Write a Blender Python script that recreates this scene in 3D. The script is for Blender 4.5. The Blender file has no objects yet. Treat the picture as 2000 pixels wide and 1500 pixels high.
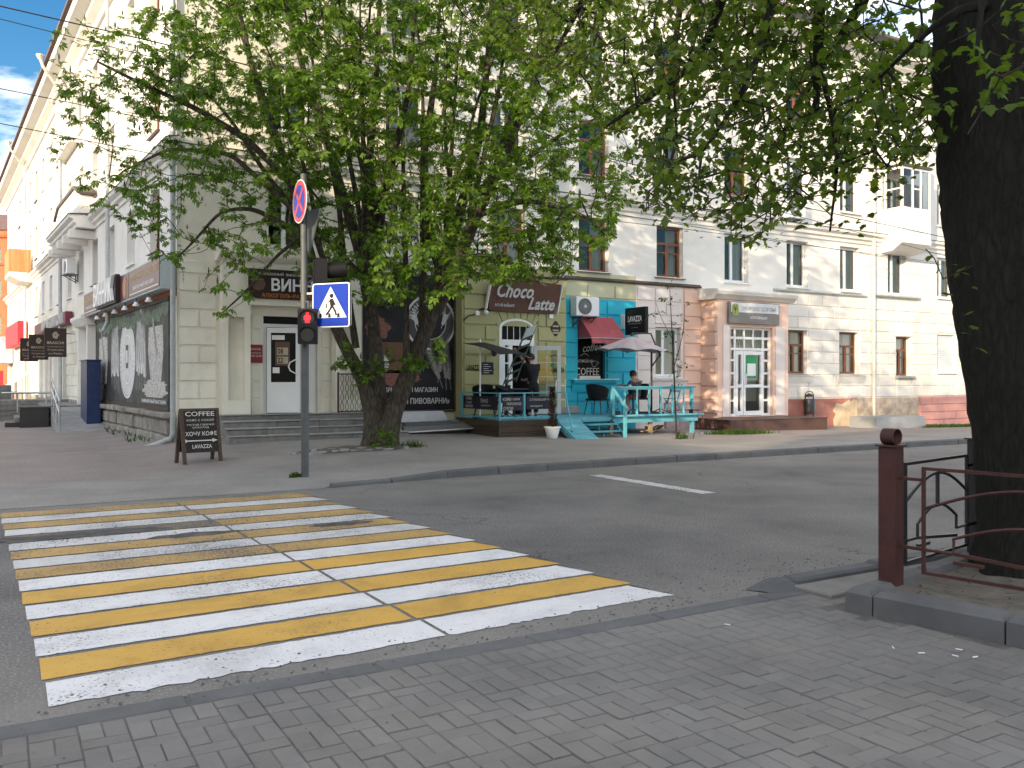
import bpy, bmesh, math, random
import numpy as np
from mathutils import Vector, Matrix
rad = math.radians
SC = bpy.context.scene
COL = SC.collection

# ---------------------------------------------------------------- camera, sky, sun, exposure
YAW = 59.6                                   # the street runs along +X; the view is turned 59.6 deg from it
FWD = Vector((math.cos(rad(YAW)), math.sin(rad(YAW)), 0)); RGT = Vector((math.sin(rad(YAW)), -math.cos(rad(YAW)), 0))
EYE = 1.6
cam_d = bpy.data.cameras.new('camera'); cam = bpy.data.objects.new('camera', cam_d); COL.objects.link(cam)
cam.location = (0, 0, EYE); cam.rotation_euler = (rad(90), 0, rad(YAW - 90))
cam_d.sensor_width = 36; cam_d.lens = 30.6; cam_d.shift_y = -.005; cam_d.clip_start = .05; cam_d.clip_end = 3000
SC.camera = cam
SUN_TO = Vector((-.89, -.45, 0)).normalized(); SUN_EL = 14.0
SKY_SEED = .3
world = bpy.data.worlds.new('World'); SC.world = world; world.use_nodes = True
wn = world.node_tree; bg = wn.nodes['Background']
sky = wn.nodes.new('ShaderNodeTexSky'); sky.sky_type = 'NISHITA'; sky.sun_disc = False
sky.sun_elevation = rad(SUN_EL + 6); sky.sun_rotation = math.atan2(SUN_TO.x, SUN_TO.y)
sky.air_density = 1.0; sky.dust_density = .5; sky.ozone_density = 1.0
# broken white cloud all over a blue sky
wtc = wn.nodes.new('ShaderNodeTexCoord'); wmp = wn.nodes.new('ShaderNodeMapping'); wmp.inputs['Scale'].default_value = (1, 1, 2.4); wmp.inputs['Location'].default_value = (SKY_SEED, .4, .2); wn.links.new(wtc.outputs['Generated'], wmp.inputs[0])
wno = wn.nodes.new('ShaderNodeTexNoise'); wno.inputs['Scale'].default_value = 2.6; wno.inputs['Detail'].default_value = 9; wno.inputs['Roughness'].default_value = .56; wno.inputs['Distortion'].default_value = .25; wn.links.new(wmp.outputs[0], wno.inputs['Vector'])
wrp = wn.nodes.new('ShaderNodeValToRGB'); wrp.color_ramp.elements[0].position = .47; wrp.color_ramp.elements[1].position = .68; wn.links.new(wno.outputs[0], wrp.inputs[0])
hsv = wn.nodes.new('ShaderNodeHueSaturation'); hsv.inputs['Saturation'].default_value = 1.5; hsv.inputs['Value'].default_value = 1.2; wn.links.new(sky.outputs[0], hsv.inputs['Color'])
wmx = wn.nodes.new('ShaderNodeMix'); wmx.data_type = 'RGBA'; wn.links.new(wrp.outputs[0], wmx.inputs[0]); wn.links.new(hsv.outputs[0], wmx.inputs[6]); wmx.inputs[7].default_value = (31, 29, 26.6, 1)
wn.links.new(wmx.outputs[2], bg.inputs[0]); bg.inputs[1].default_value = .06
sun_d = bpy.data.lights.new('sun', 'SUN'); sun = bpy.data.objects.new('sun', sun_d); COL.objects.link(sun)
sd = Vector((SUN_TO.x * math.cos(rad(SUN_EL)), SUN_TO.y * math.cos(rad(SUN_EL)), math.sin(rad(SUN_EL))))
sun.rotation_euler = (-sd).to_track_quat('-Z', 'Y').to_euler(); sun.location = sd * 60
sun_d.energy = 2.5; sun_d.angle = rad(.53); sun_d.color = (1, .8, .54)
SC.view_settings.view_transform = 'Standard'; SC.view_settings.look = 'None'
SC.view_settings.exposure = 1.45; SC.view_settings.gamma = 1; SC.view_settings.use_curve_mapping = False
SC.render.engine = 'CYCLES'; SC.cycles.use_denoising = True
try: SC.cycles.denoiser = 'OPENIMAGEDENOISE'
except Exception: pass
SC.cycles.max_bounces = 7; SC.cycles.transparent_max_bounces = 12; SC.cycles.sample_clamp_indirect = 6
SC.cycles.use_adaptive_sampling = True; SC.cycles.adaptive_threshold = .02

# ---------------------------------------------------------------- frames
W = 21.1                                     # plane of the street front
CX, CY = 3.47, W                             # corner of the house
AL = rad(93.7)
class Frame:
    def __init__(s, o, du, do): s.o = Vector(o); s.du = Vector(du); s.do = Vector(do)
    def p(s, u, o, z): return s.o + s.du * u + s.do * o + Vector((0, 0, z))
    def at(s, u, o, z): return Frame(s.p(u, o, z), s.du, s.do)
FR = Frame((0, W, 0), (1, 0, 0), (0, -1, 0))
DL = Vector((math.cos(AL), math.sin(AL), 0)); NL = Vector((-math.sin(AL), math.cos(AL), 0))
FL = Frame((CX, CY, 0), DL, NL)
FX = Frame((0, 0, 0), (1, 0, 0), (0, 1, 0))  # plain world axes
def unproj(x, y, d):                          # photo pixel at depth d metres
    a = (x - 1000) / 1700 * d
    return RGT * a + FWD * d + Vector((0, 0, EYE + (740 - y) / 1700 * d))

# ---------------------------------------------------------------- mesh builder
WM = {}
class MB:
    def __init__(s): s.v = []; s.f = []
    def add(s, vs, fs):
        n = len(s.v); s.v += [Vector(q) for q in vs]; s.f += [[i + n for i in f] for f in fs]; return s
    def box(s, fr, u0, u1, o0, o1, z0, z1, ch=0):
        P = fr.p
        if ch <= 0:
            vs = [P(u, o, z) for z in (z0, z1) for o in (o0, o1) for u in (u0, u1)]
            return s.add(vs, [(0, 1, 3, 2), (4, 6, 7, 5), (0, 4, 5, 1), (2, 3, 7, 6), (0, 2, 6, 4), (1, 5, 7, 3)])
        c = min(ch, abs(u1 - u0) * .45, abs(o1 - o0) * .45, abs(z1 - z0) * .45)
        vs = []
        for (zz, e) in ((z0, c), (z0 + c, 0), (z1 - c, 0), (z1, c)):
            for (u, o) in ((u0 + e, o0 + e), (u1 - e, o0 + e), (u1 - e, o1 - e), (u0 + e, o1 - e)): vs.append(P(u, o, zz))
        fs = [(3, 2, 1, 0), (12, 13, 14, 15)]
        for k in range(3):
            for i in range(4):
                j = (i + 1) % 4; fs.append((k * 4 + i, k * 4 + j, k * 4 + 4 + j, k * 4 + 4 + i))
        return s.add(vs, fs)
    def tube(s, p0, p1, r0, r1=None, n=8, cap=True):
        return s.sweep([p0, p1], [r0, r0 if r1 is None else r1], n, cap)
    def sweep(s, pts, rs, n=8, cap=True):
        pts = [Vector(p) for p in pts]
        if not hasattr(rs, '__len__'): rs = [rs] * len(pts)
        vs = []; fs = []; prev = None
        for i, p in enumerate(pts):
            t = (pts[min(i + 1, len(pts) - 1)] - pts[max(i - 1, 0)])
            if t.length < 1e-9: t = Vector((0, 0, 1))
            t.normalize()
            if prev is None:
                a = Vector((0, 0, 1)) if abs(t.z) < .9 else Vector((1, 0, 0))
                x = t.cross(a).normalized()
            else:
                x = (prev - t * prev.dot(t)).normalized()
            prev = x; y = t.cross(x)
            for k in range(n):
                an = 2 * math.pi * k / n
                vs.append(p + (x * math.cos(an) + y * math.sin(an)) * rs[i])
        for i in range(len(pts) - 1):
            for k in range(n):
                j = (k + 1) % n; fs.append((i * n + k, i * n + j, i * n + n + j, i * n + n + k))
        if cap:
            fs.append(tuple(range(n - 1, -1, -1))); fs.append(tuple((len(pts) - 1) * n + k for k in range(n)))
        return s.add(vs, fs)
    def bar(s, p0, p1, w, h, up=(0, 0, 1)):
        p0 = Vector(p0); p1 = Vector(p1); t = (p1 - p0).normalized(); up = Vector(up)
        if abs(t.dot(up)) > .98: up = Vector((1, 0, 0)) if abs(t.x) < .9 else Vector((0, 1, 0))
        x = t.cross(up).normalized() * (w / 2); y = x.cross(t).normalized() * (h / 2)
        vs = [p + x * a + y * b for p in (p0, p1) for (a, b) in ((-1, -1), (1, -1), (1, 1), (-1, 1))]
        return s.add(vs, [(3, 2, 1, 0), (4, 5, 6, 7)] + [(i, (i + 1) % 4, (i + 1) % 4 + 4, i + 4) for i in range(4)])
    def lathe(s, c, prof, n=16, ax=None):
        c = Vector(c); z = Vector(ax or (0, 0, 1)).normalized()
        x = z.cross(Vector((0, 0, 1)) if abs(z.z) < .9 else Vector((1, 0, 0))).normalized(); y = z.cross(x)
        vs = []; fs = []
        for (r, h) in prof:
            for k in range(n):
                a = 2 * math.pi * k / n; vs.append(c + z * h + (x * math.cos(a) + y * math.sin(a)) * r)
        for i in range(len(prof) - 1):
            for k in range(n):
                j = (k + 1) % n; fs.append((i * n + k, i * n + j, i * n + n + j, i * n + n + k))
        fs.append(tuple(range(n - 1, -1, -1))); fs.append(tuple((len(prof) - 1) * n + k for k in range(n)))
        return s.add(vs, fs)
    def prism(s, fr, pts, o0, o1):            # outline in (u, z), extruded along o
        n = len(pts)
        vs = [fr.p(u, o0, z) for (u, z) in pts] + [fr.p(u, o1, z) for (u, z) in pts]
        return s.add(vs, [tuple(range(n)), tuple(range(2 * n - 1, n - 1, -1))] + [(i, i + n, (i + 1) % n + n, (i + 1) % n) for i in range(n)])
    def uprism(s, fr, pts, u0, u1):           # outline in (o, z), extruded along u
        n = len(pts)
        vs = [fr.p(u0, o, z) for (o, z) in pts] + [fr.p(u1, o, z) for (o, z) in pts]
        return s.add(vs, [tuple(range(n)), tuple(range(2 * n - 1, n - 1, -1))] + [(i, i + n, (i + 1) % n + n, (i + 1) % n) for i in range(n)])
    def zprism(s, pts, z0, z1):               # outline in world (x, y)
        n = len(pts)
        vs = [(x, y, z0) for (x, y) in pts] + [(x, y, z1) for (x, y) in pts]
        return s.add(vs, [tuple(range(n - 1, -1, -1)), tuple(range(n, 2 * n))] + [(i, (i + 1) % n, (i + 1) % n + n, i + n) for i in range(n)])
    def quad(s, a, b, c, d): return s.add([a, b, c, d], [(0, 1, 2, 3)])
    def build(s, name, m, parent=None, smooth=False, recalc=True, origin=None):
        me = bpy.data.meshes.new(name)
        if parent is not None: M = WM.get(parent.name, Matrix.Identity(4))
        elif origin is not None: M = Matrix.Translation(Vector(origin))
        else: M = Matrix.Identity(4)
        Mi = M.inverted()
        me.from_pydata([tuple(Mi @ v) for v in s.v], [], [tuple(f) for f in s.f])
        if recalc and len(s.f) < 20000:
            bm = bmesh.new(); bm.from_mesh(me); bmesh.ops.recalc_face_normals(bm, faces=bm.faces); bm.to_mesh(me); bm.free()
        if smooth:
            me.polygons.foreach_set('use_smooth', [True] * len(me.polygons))
            try: me.set_sharp_from_angle(angle=rad(40))
            except Exception: pass
        me.materials.append(m)
        o = bpy.data.objects.new(name, me); COL.objects.link(o)
        if parent is not None: o.parent = parent
        elif origin is not None: o.location = origin
        WM[o.name] = M
        return o
def tag(o, label=None, cat=None, group=None, kind=None):
    if label: o['label'] = label
    if cat: o['category'] = cat
    if group: o['group'] = group
    if kind: o['kind'] = kind
    return o
def thing(name, loc, label=None, cat=None, group=None, rz=0, kind=None):
    o = bpy.data.objects.new(name, None); COL.objects.link(o); o.empty_display_size = .2
    o.location = loc; o.rotation_euler = (0, 0, rz)
    WM[o.name] = Matrix.Translation(Vector(loc)) @ Matrix.Rotation(rz, 4, 'Z')
    return tag(o, label, cat, group, kind)
def copy_tree(o, parent=None):
    c = o.copy(); COL.objects.link(c); c.parent = parent
    for ch in o.children: copy_tree(ch, c)
    return c

# ---------------------------------------------------------------- materials
MATS = {}
def nt(m):
    m.use_nodes = True; t = m.node_tree
    return t, t.nodes, t.links, t.nodes['Principled BSDF']
def ramp(n, stops):
    r = n.new('ShaderNodeValToRGB'); cr = r.color_ramp
    while len(cr.elements) < len(stops): cr.elements.new(.5)
    for e, (p, c) in zip(cr.elements, stops): e.position = p; e.color = (*c, 1) if len(c) == 3 else c
    return r
def mixc(n, l, fac, a, b, mode='MIX'):
    m = n.new('ShaderNodeMix'); m.data_type = 'RGBA'; m.blend_type = mode
    for sock, val in ((m.inputs[0], fac), (m.inputs[6], a), (m.inputs[7], b)):
        if isinstance(val, bpy.types.NodeSocket): l.new(val, sock)
        elif hasattr(val, '__len__'): sock.default_value = (*val, 1) if len(val) == 3 else val
        else: sock.default_value = val
    return m.outputs[2]
def noise(n, l, scale, detail=4, rough=.55, vec=None, dist=0):
    t = n.new('ShaderNodeTexNoise'); t.inputs['Scale'].default_value = scale; t.inputs['Detail'].default_value = detail
    t.inputs['Roughness'].default_value = rough; t.inputs['Distortion'].default_value = dist
    if vec is not None: l.new(vec, t.inputs['Vector'])
    return t.outputs[0]
def bump(n, l, b, h, strength, dist=.01):
    bp = n.new('ShaderNodeBump'); bp.inputs['Strength'].default_value = strength; bp.inputs['Distance'].default_value = dist
    l.new(h, bp.inputs['Height']); l.new(bp.outputs[0], b.inputs['Normal'])
def mat(name, col, rough=.7, var=.12, scale=3., bmp=0., bscale=40., metal=0., dirt=None, dscale=1.2, damt=.5, rnd=0., spec=.4, stretch=None, emit=None, bdist=.006, world=False):
    if name in MATS: return MATS[name]
    m = bpy.data.materials.new(name); t, n, l, b = nt(m); MATS[name] = m
    tc = n.new('ShaderNodeTexCoord'); vec = tc.outputs['Object']
    if world: vec = n.new('ShaderNodeNewGeometry').outputs['Position']
    if stretch:
        mp = n.new('ShaderNodeMapping'); mp.inputs['Scale'].default_value = stretch; l.new(vec, mp.inputs[0]); vec = mp.outputs[0]
    lo = tuple(c * (1 - var) for c in col); hi = tuple(min(1, c * (1 + var)) for c in col)
    r = ramp(n, [(.3, lo), (.7, hi)]); l.new(noise(n, l, scale, 6, .6, vec), r.inputs[0]); c = r.outputs[0]
    if dirt is not None:
        rr = ramp(n, [(.48, (0, 0, 0)), (.72, (damt,) * 3)]); l.new(noise(n, l, dscale, 8, .68, vec, .4), rr.inputs[0])
        c = mixc(n, l, rr.outputs[0], c, dirt)
    if rnd:
        oi = n.new('ShaderNodeObjectInfo'); rr = ramp(n, [(0, (1 - rnd,) * 3), (1, (1 + rnd,) * 3)])
        l.new(oi.outputs['Random'], rr.inputs[0]); c = mixc(n, l, 1., c, rr.outputs[0], 'MULTIPLY')
    l.new(c, b.inputs['Base Color'])
    b.inputs['Roughness'].default_value = rough; b.inputs['Metallic'].default_value = metal; b.inputs['Specular IOR Level'].default_value = spec
    if bmp: bump(n, l, b, noise(n, l, bscale, 5, .6, vec), bmp, bdist)
    if emit: b.inputs['Emission Color'].default_value = (*emit[:3], 1); b.inputs['Emission Strength'].default_value = emit[3]
    return m
def glass_mat():
    m = bpy.data.materials.new('window_glass'); t, n, l, b = nt(m); n.remove(b)
    gl = n.new('ShaderNodeBsdfGlossy'); gl.inputs['Roughness'].default_value = .02; gl.inputs['Color'].default_value = (.9, .93, .95, 1)
    tr = n.new('ShaderNodeBsdfTransparent'); tr.inputs['Color'].default_value = (.72, .76, .75, 1)
    fr = n.new('ShaderNodeFresnel'); fr.inputs['IOR'].default_value = 1.75
    mx = n.new('ShaderNodeMixShader'); l.new(fr.outputs[0], mx.inputs[0]); l.new(tr.outputs[0], mx.inputs[1]); l.new(gl.outputs[0], mx.inputs[2])
    l.new(mx.outputs[0], n['Material Output'].inputs[0]); return m
GLASS = glass_mat()
def leaf_mat(name, a, bcol, trans):
    m = bpy.data.materials.new(name); t, n, l, b = nt(m)
    geo = n.new('ShaderNodeNewGeometry'); r = ramp(n, [(0, a), (.55, tuple((x + y) / 2 for x, y in zip(a, bcol))), (1, bcol)])
    tc = n.new('ShaderNodeTexCoord')
    l.new(noise(n, l, 1.1, 4, .7, geo.outputs['Position']), r.inputs[0])
    ri = ramp(n, [(0, (.5, .55, .5)), (.6, (1, 1, 1)), (1, (1.75, 1.5, 1.3))]); l.new(geo.outputs['Random Per Island'], ri.inputs[0])
    c = mixc(n, l, 1., r.outputs[0], ri.outputs[0], 'MULTIPLY')
    l.new(c, b.inputs['Base Color']); b.inputs['Roughness'].default_value = .5; b.inputs['Specular IOR Level'].default_value = .35
    ts = n.new('ShaderNodeBsdfTranslucent'); c2 = mixc(n, l, 1., c, trans, 'MULTIPLY'); l.new(c2, ts.inputs[0])
    mx = n.new('ShaderNodeMixShader'); mx.inputs[0].default_value = .5
    l.new(b.outputs[0], mx.inputs[1]); l.new(ts.outputs[0], mx.inputs[2]); l.new(mx.outputs[0], n['Material Output'].inputs[0])
    return m
def asphalt_mat():
    m = bpy.data.materials.new('asphalt'); t, n, l, b = nt(m)
    geo = n.new('ShaderNodeNewGeometry'); P = geo.outputs['Position']
    r = ramp(n, [(.3, (.098, .095, .094)), (.5, (.148, .143, .138)), (.72, (.2, .19, .178))]); l.new(noise(n, l, .55, 8, .62, P, .3), r.inputs[0])
    sp = ramp(n, [(.33, (.62,) * 3), (.58, (1.1,) * 3), (.7, (2.5,) * 3)]); l.new(noise(n, l, 55, 3, .6, P), sp.inputs[0])
    c = mixc(n, l, 1., r.outputs[0], sp.outputs[0], 'MULTIPLY')
    # dust gathers along the kerbs (Y near 12.6 and 5)
    sx = n.new('ShaderNodeSeparateXYZ'); l.new(P, sx.inputs[0])
    dr = ramp(n, [(0, (.75,) * 3), (.12, (.25,) * 3), (.3, (0,) * 3), (.68, (0,) * 3), (.85, (.45,) * 3), (1, (.85,) * 3)])
    mr = n.new('ShaderNodeMapRange'); mr.inputs[1].default_value = 4.6; mr.inputs[2].default_value = 12.9; l.new(sx.outputs[1], mr.inputs[0]); l.new(mr.outputs[0], dr.inputs[0])
    nz = ramp(n, [(.3, (.3,) * 3), (.6, (1,) * 3)]); l.new(noise(n, l, 1.6, 6, .7, P), nz.inputs[0])
    f = mixc(n, l, 1., dr.outputs[0], nz.outputs[0], 'MULTIPLY')
    c = mixc(n, l, f, c, (.245, .23, .21))
    cr = n.new('ShaderNodeTexVoronoi'); cr.feature = 'DISTANCE_TO_EDGE'; cr.inputs['Scale'].default_value = .42
    wv = n.new('ShaderNodeVectorMath'); wv.operation = 'ADD'; l.new(P, wv.inputs[0])
    nn = n.new('ShaderNodeTexNoise'); nn.inputs['Scale'].default_value = 1.4; nn.inputs['Detail'].default_value = 6; l.new(P, nn.inputs['Vector']); l.new(nn.outputs[1], wv.inputs[1]); l.new(wv.outputs[0], cr.inputs['Vector'])
    ck = ramp(n, [(0, (1,) * 3), (.006, (0,) * 3)]); l.new(cr.outputs['Distance'], ck.inputs[0])
    ckn = ramp(n, [(.52, (0,) * 3), (.6, (.8,) * 3)]); l.new(noise(n, l, .35, 3, .5, P), ckn.inputs[0])
    ckf = mixc(n, l, 1., ck.outputs[0], ckn.outputs[0], 'MULTIPLY')
    c = mixc(n, l, ckf, c, (.03, .03, .032))
    l.new(c, b.inputs['Base Color']); b.inputs['Roughness'].default_value = .88; b.inputs['Specular IOR Level'].default_value = .3
    bump(n, l, b, noise(n, l, 70, 4, .7, P), .7, .006); return m
def paint_mat(name, col, wear):
    m = bpy.data.materials.new(name); t, n, l, b = nt(m)
    geo = n.new('ShaderNodeNewGeometry'); P = geo.outputs['Position']
    r = ramp(n, [(.28, tuple(c * .62 for c in col)), (.5, tuple(c * .88 for c in col)), (.72, col)]); l.new(noise(n, l, 1.5, 8, .7, P, .4), r.inputs[0])
    w1 = ramp(n, [(wear - .06, (1,) * 3), (wear + .02, (0,) * 3)])
    big = noise(n, l, .9, 5, .6, P); fine = noise(n, l, 48, 4, .72, P)
    ma = n.new('ShaderNodeMath'); ma.operation = 'MULTIPLY_ADD'; l.new(big, ma.inputs[0]); ma.inputs[1].default_value = .45; l.new(fine, ma.inputs[2])
    mb = n.new('ShaderNodeMath'); mb.operation = 'SUBTRACT'; l.new(ma.outputs[0], mb.inputs[0]); mb.inputs[1].default_value = .22
    l.new(mb.outputs[0], w1.inputs[0])
    c = mixc(n, l, w1.outputs[0], r.outputs[0], (.085, .085, .09))
    l.new(c, b.inputs['Base Color']); b.inputs['Roughness'].default_value = .75
    bump(n, l, b, noise(n, l, 70, 4, .7, P), .5, .005); return m
def pave_mat():
    m = bpy.data.materials.new('pavement'); t, n, l, b = nt(m)
    geo = n.new('ShaderNodeNewGeometry'); P = geo.outputs['Position']; sx = n.new('ShaderNodeSeparateXYZ'); l.new(P, sx.inputs[0])
    r = ramp(n, [(.28, (.215, .204, .192)), (.55, (.285, .27, .253)), (.8, (.34, .322, .3))]); l.new(noise(n, l, .8, 8, .6, P, .2), r.inputs[0])
    # red concrete tiles laid in front of the shop on the side street and beside the pink house front
    br = n.new('ShaderNodeTexBrick'); br.inputs['Scale'].default_value = 2.6; br.inputs['Color1'].default_value = (.3, .2, .185, 1); br.inputs['Color2'].default_value = (.34, .24, .22, 1)
    br.inputs['Mortar'].default_value = (.13, .115, .11, 1); br.inputs['Mortar Size'].default_value = .012; l.new(P, br.inputs['Vector'])
    fx = ramp(n, [(0, (1,) * 3), (.35, (.75,) * 3), (.5, (0,) * 3), (.92, (0,) * 3), (.96, (.75,) * 3)])
    mr = n.new('ShaderNodeMapRange'); mr.inputs[1].default_value = -3; mr.inputs[2].default_value = 17; 
    wob = n.new('ShaderNodeMath'); wob.operation = 'MULTIPLY_ADD'; wob.inputs[1].default_value = 3.; l.new(noise(n, l, .5, 4, .6, P), wob.inputs[0]); l.new(sx.outputs[0], wob.inputs[2])
    l.new(wob.outputs[0], mr.inputs[0]); l.new(mr.outputs[0], fx.inputs[0])
    fy = ramp(n, [(0, (0,) * 3), (.3, (0,) * 3), (.42, (.8,) * 3), (1, (.8,) * 3)]); my = n.new('ShaderNodeMapRange'); my.inputs[1].default_value = 12.5; my.inputs[2].default_value = 20; l.new(sx.outputs[1], my.inputs[0]); l.new(my.outputs[0], fy.inputs[0])
    f = mixc(n, l, 1., fx.outputs[0], fy.outputs[0], 'MULTIPLY')
    nz = ramp(n, [(.35, (.25,) * 3), (.65, (.8,) * 3)]); l.new(noise(n, l, 1.2, 5, .6, P), nz.inputs[0]); f = mixc(n, l, 1., f, nz.outputs[0], 'MULTIPLY')
    c = mixc(n, l, f, r.outputs[0], br.outputs[0])
    sp = ramp(n, [(.35, (.8,) * 3), (.7, (1.2,) * 3)]); l.new(noise(n, l, 45, 3, .6, P), sp.inputs[0]); c = mixc(n, l, 1., c, sp.outputs[0], 'MULTIPLY')
    l.new(c, b.inputs['Base Color']); b.inputs['Roughness'].default_value = .9; b.inputs['Specular IOR Level'].default_value = .25
    bump(n, l, b, noise(n, l, 40, 5, .7, P), .5, .005); return m
def wood_mat(name, a, bcol, rough=.6, rnd=.15, ax=(14, 14, 1.2)):
    m = bpy.data.materials.new(name); t, n, l, b = nt(m); tc = n.new('ShaderNodeTexCoord')
    mp = n.new('ShaderNodeMapping'); mp.inputs['Scale'].default_value = ax; l.new(tc.outputs['Object'], mp.inputs[0])
    r = ramp(n, [(.3, a), (.7, bcol)]); nz = noise(n, l, 2.2, 6, .65, mp.outputs[0], .6); l.new(nz, r.inputs[0])
    oi = n.new('ShaderNodeObjectInfo'); rr = ramp(n, [(0, (1 - rnd,) * 3), (1, (1 + rnd,) * 3)]); l.new(oi.outputs['Random'], rr.inputs[0])
    l.new(mixc(n, l, 1., r.outputs[0], rr.outputs[0], 'MULTIPLY'), b.inputs['Base Color']); b.inputs['Roughness'].default_value = rough
    bump(n, l, b, nz, .35, .004); return m
def bark_mat(name, a, bcol, sc=1.):
    m = bpy.data.materials.new(name); t, n, l, b = nt(m); geo = n.new('ShaderNodeNewGeometry')
    mp = n.new('ShaderNodeMapping'); mp.inputs['Scale'].default_value = (9 * sc, 9 * sc, 2.2 * sc); l.new(geo.outputs['Position'], mp.inputs[0])
    v = n.new('ShaderNodeTexVoronoi'); v.feature = 'DISTANCE_TO_EDGE'; v.inputs['Scale'].default_value = 1.6
    wv = n.new('ShaderNodeVectorMath'); wv.operation = 'ADD'; l.new(mp.outputs[0], wv.inputs[0])
    nn = n.new('ShaderNodeTexNoise'); nn.inputs['Scale'].default_value = .8; nn.inputs['Detail'].default_value = 5; l.new(mp.outputs[0], nn.inputs['Vector']); l.new(nn.outputs[1], wv.inputs[1]); l.new(wv.outputs[0], v.inputs['Vector'])
    nz = noise(n, l, 2.5, 8, .7, mp.outputs[0], .5); ma = n.new('ShaderNodeMath'); ma.operation = 'MULTIPLY_ADD'; ma.inputs[1].default_value = .9
    l.new(v.outputs['Distance'], ma.inputs[0]); l.new(nz, ma.inputs[2])
    r = ramp(n, [(.35, a), (.62, tuple((x + y) / 2 for x, y in zip(a, bcol))), (.95, bcol)]); l.new(ma.outputs[0], r.inputs[0])
    l.new(r.outputs[0], b.inputs['Base Color']); b.inputs['Roughness'].default_value = .9; b.inputs['Specular IOR Level'].default_value = .2
    bump(n, l, b, ma.outputs[0], 1., .035); return m
M_ASPH = asphalt_mat(); M_PAVE = pave_mat()
M_WHITE = mat('white_wall', (.8, .775, .73), .85, .05, .6, .25, 60, dirt=(.52, .47, .41), dscale=.5, damt=.4)
M_CREAM = mat('cream_wall', (.78, .75, .655), .88, .08, .8, .3, 50, dirt=(.42, .38, .29), dscale=.7, damt=.45, rnd=.05)
M_OLIVE = mat('olive_wall', (.4, .385, .2), .85, .06, 1.5, .25, 60, dirt=(.28, .26, .15), dscale=1., damt=.3, rnd=.05)
M_BLUE = mat('turquoise_wall', (.02, .43, .58), .6, .06, 1.5, .2, 60, dirt=(.03, .3, .4), dscale=1.2, damt=.3, rnd=.04)
M_POLIVE = mat('pale_olive_wall', (.52, .52, .36), .85, .06, 1.5, .2, 60, rnd=.04)
M_BLUSH = mat('blush_wall', (.74, .67, .64), .85, .05, 1.5, .2, 60, dirt=(.6, .52, .48), damt=.3, rnd=.04)
M_PINK = mat('pink_wall', (.76, .53, .43), .85, .05, 1.2, .2, 60, dirt=(.7, .54, .46), damt=.3, rnd=.04)
M_WBLOCK = mat('white_block', (.76, .725, .67), .85, .05, 1.2, .25, 60, dirt=(.56, .47, .38), dscale=.6, damt=.45, rnd=.04)
M_RED = mat('red_plinth', (.37, .15, .115), .85, .15, 1.5, .3, 30, dirt=(.5, .33, .26), dscale=1.5, damt=.5)
M_CORAL = mat('coral_plinth', (.58, .29, .26), .8, .08, 2, .2, 40, dirt=(.6, .42, .38), damt=.4, rnd=.05)
M_PEEL = mat('peeled_render', (.5, .4, .31), .95, .35, 3.2, .9, 14, dirt=(.3, .24, .2), dscale=2.2, damt=.8, bdist=.03)
M_STONE = mat('grey_stone', (.3, .28, .245), .92, .25, 3, .7, 18, dirt=(.11, .105, .09), dscale=1.6, damt=.8, rnd=.15, bdist=.02)
M_PSTONE = mat('mauve_stone', (.42, .3, .3), .92, .18, 4, .7, 16, rnd=.1, bdist=.02)
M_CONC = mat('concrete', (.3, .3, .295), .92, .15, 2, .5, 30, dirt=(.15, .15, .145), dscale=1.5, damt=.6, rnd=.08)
M_DCONC = mat('dark_concrete', (.115, .117, .12), .9, .22, 2.2, .5, 30, dirt=(.09, .09, .09), damt=.5, rnd=.06)
M_BLOCKY = mat('pale_concrete', (.27, .285, .3), .9, .1, 2, .3, 30, dirt=(.3, .3, .29), damt=.4)
M_PAVER = mat('paver_concrete', (.162, .157, .15), .9, .2, 1.3, .6, 70, dirt=(.225, .21, .185), dscale=.9, damt=.75, rnd=.075, world=True)
M_SAND = mat('joint_sand', (.12, .112, .1), .95, .25, 6, .5, 60)
M_EARTH = mat('earth', (.13, .115, .095), .95, .3, 5, .8, 30, dirt=(.2, .18, .15), dscale=3, damt=.7, bdist=.02)
M_LAND = mat('open_ground', (.12, .12, .1), .95, .2, .1)
M_PVC = mat('white_plastic', (.8, .81, .82), .35, .03, 2, spec=.5)
M_BROWN = wood_mat('brown_window_wood', (.13, .045, .022), (.22, .085, .045), .55)
M_DWOOD = wood_mat('dark_deck_wood', (.035, .022, .014), (.085, .055, .034), .75, .25, (1.4, 14, 14))
M_BWOOD = mat('blue_painted_wood', (.1, .36, .45), .55, .12, 6, .3, 40, dirt=(.2, .33, .36), dscale=3, damt=.45, rnd=.1)
M_SWOOD = wood_mat('bare_wood', (.22, .15, .085), (.38, .28, .17), .75)
M_OWOOD = wood_mat('orange_cladding', (.5, .2, .07), (.72, .33, .13), .6)
M_TIN = mat('dark_tin', (.09, .07, .06), .5, .2, 5, metal=.3)
M_GALV = mat('galvanised', (.48, .5, .51), .42, .12, 5, .1, 20, metal=.75, dirt=(.3, .3, .3), damt=.4)
M_PIPE = mat('painted_pipe', (.42, .45, .46), .55, .15, 5, metal=.2, dirt=(.55, .53, .5), dscale=3, damt=.6)
M_WPIPE = mat('cream_pipe', (.72, .68, .6), .55, .1, 5, dirt=(.5, .35, .25), dscale=3, damt=.4)
M_GREYP = mat('grey_paint', (.075, .084, .09), .5, .15, 8, dirt=(.2, .18, .16), damt=.35)
M_BLACK = mat('black_plastic', (.012, .012, .014), .5, .1, spec=.2)
M_BLACKM = mat('black_metal', (.02, .021, .024), .4, .2, 8, spec=.5)
M_RUST = mat('maroon_paint', (.062, .02, .018), .55, .25, 9, .4, 60, dirt=(.055, .022, .018), dscale=5, damt=.7)
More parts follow.
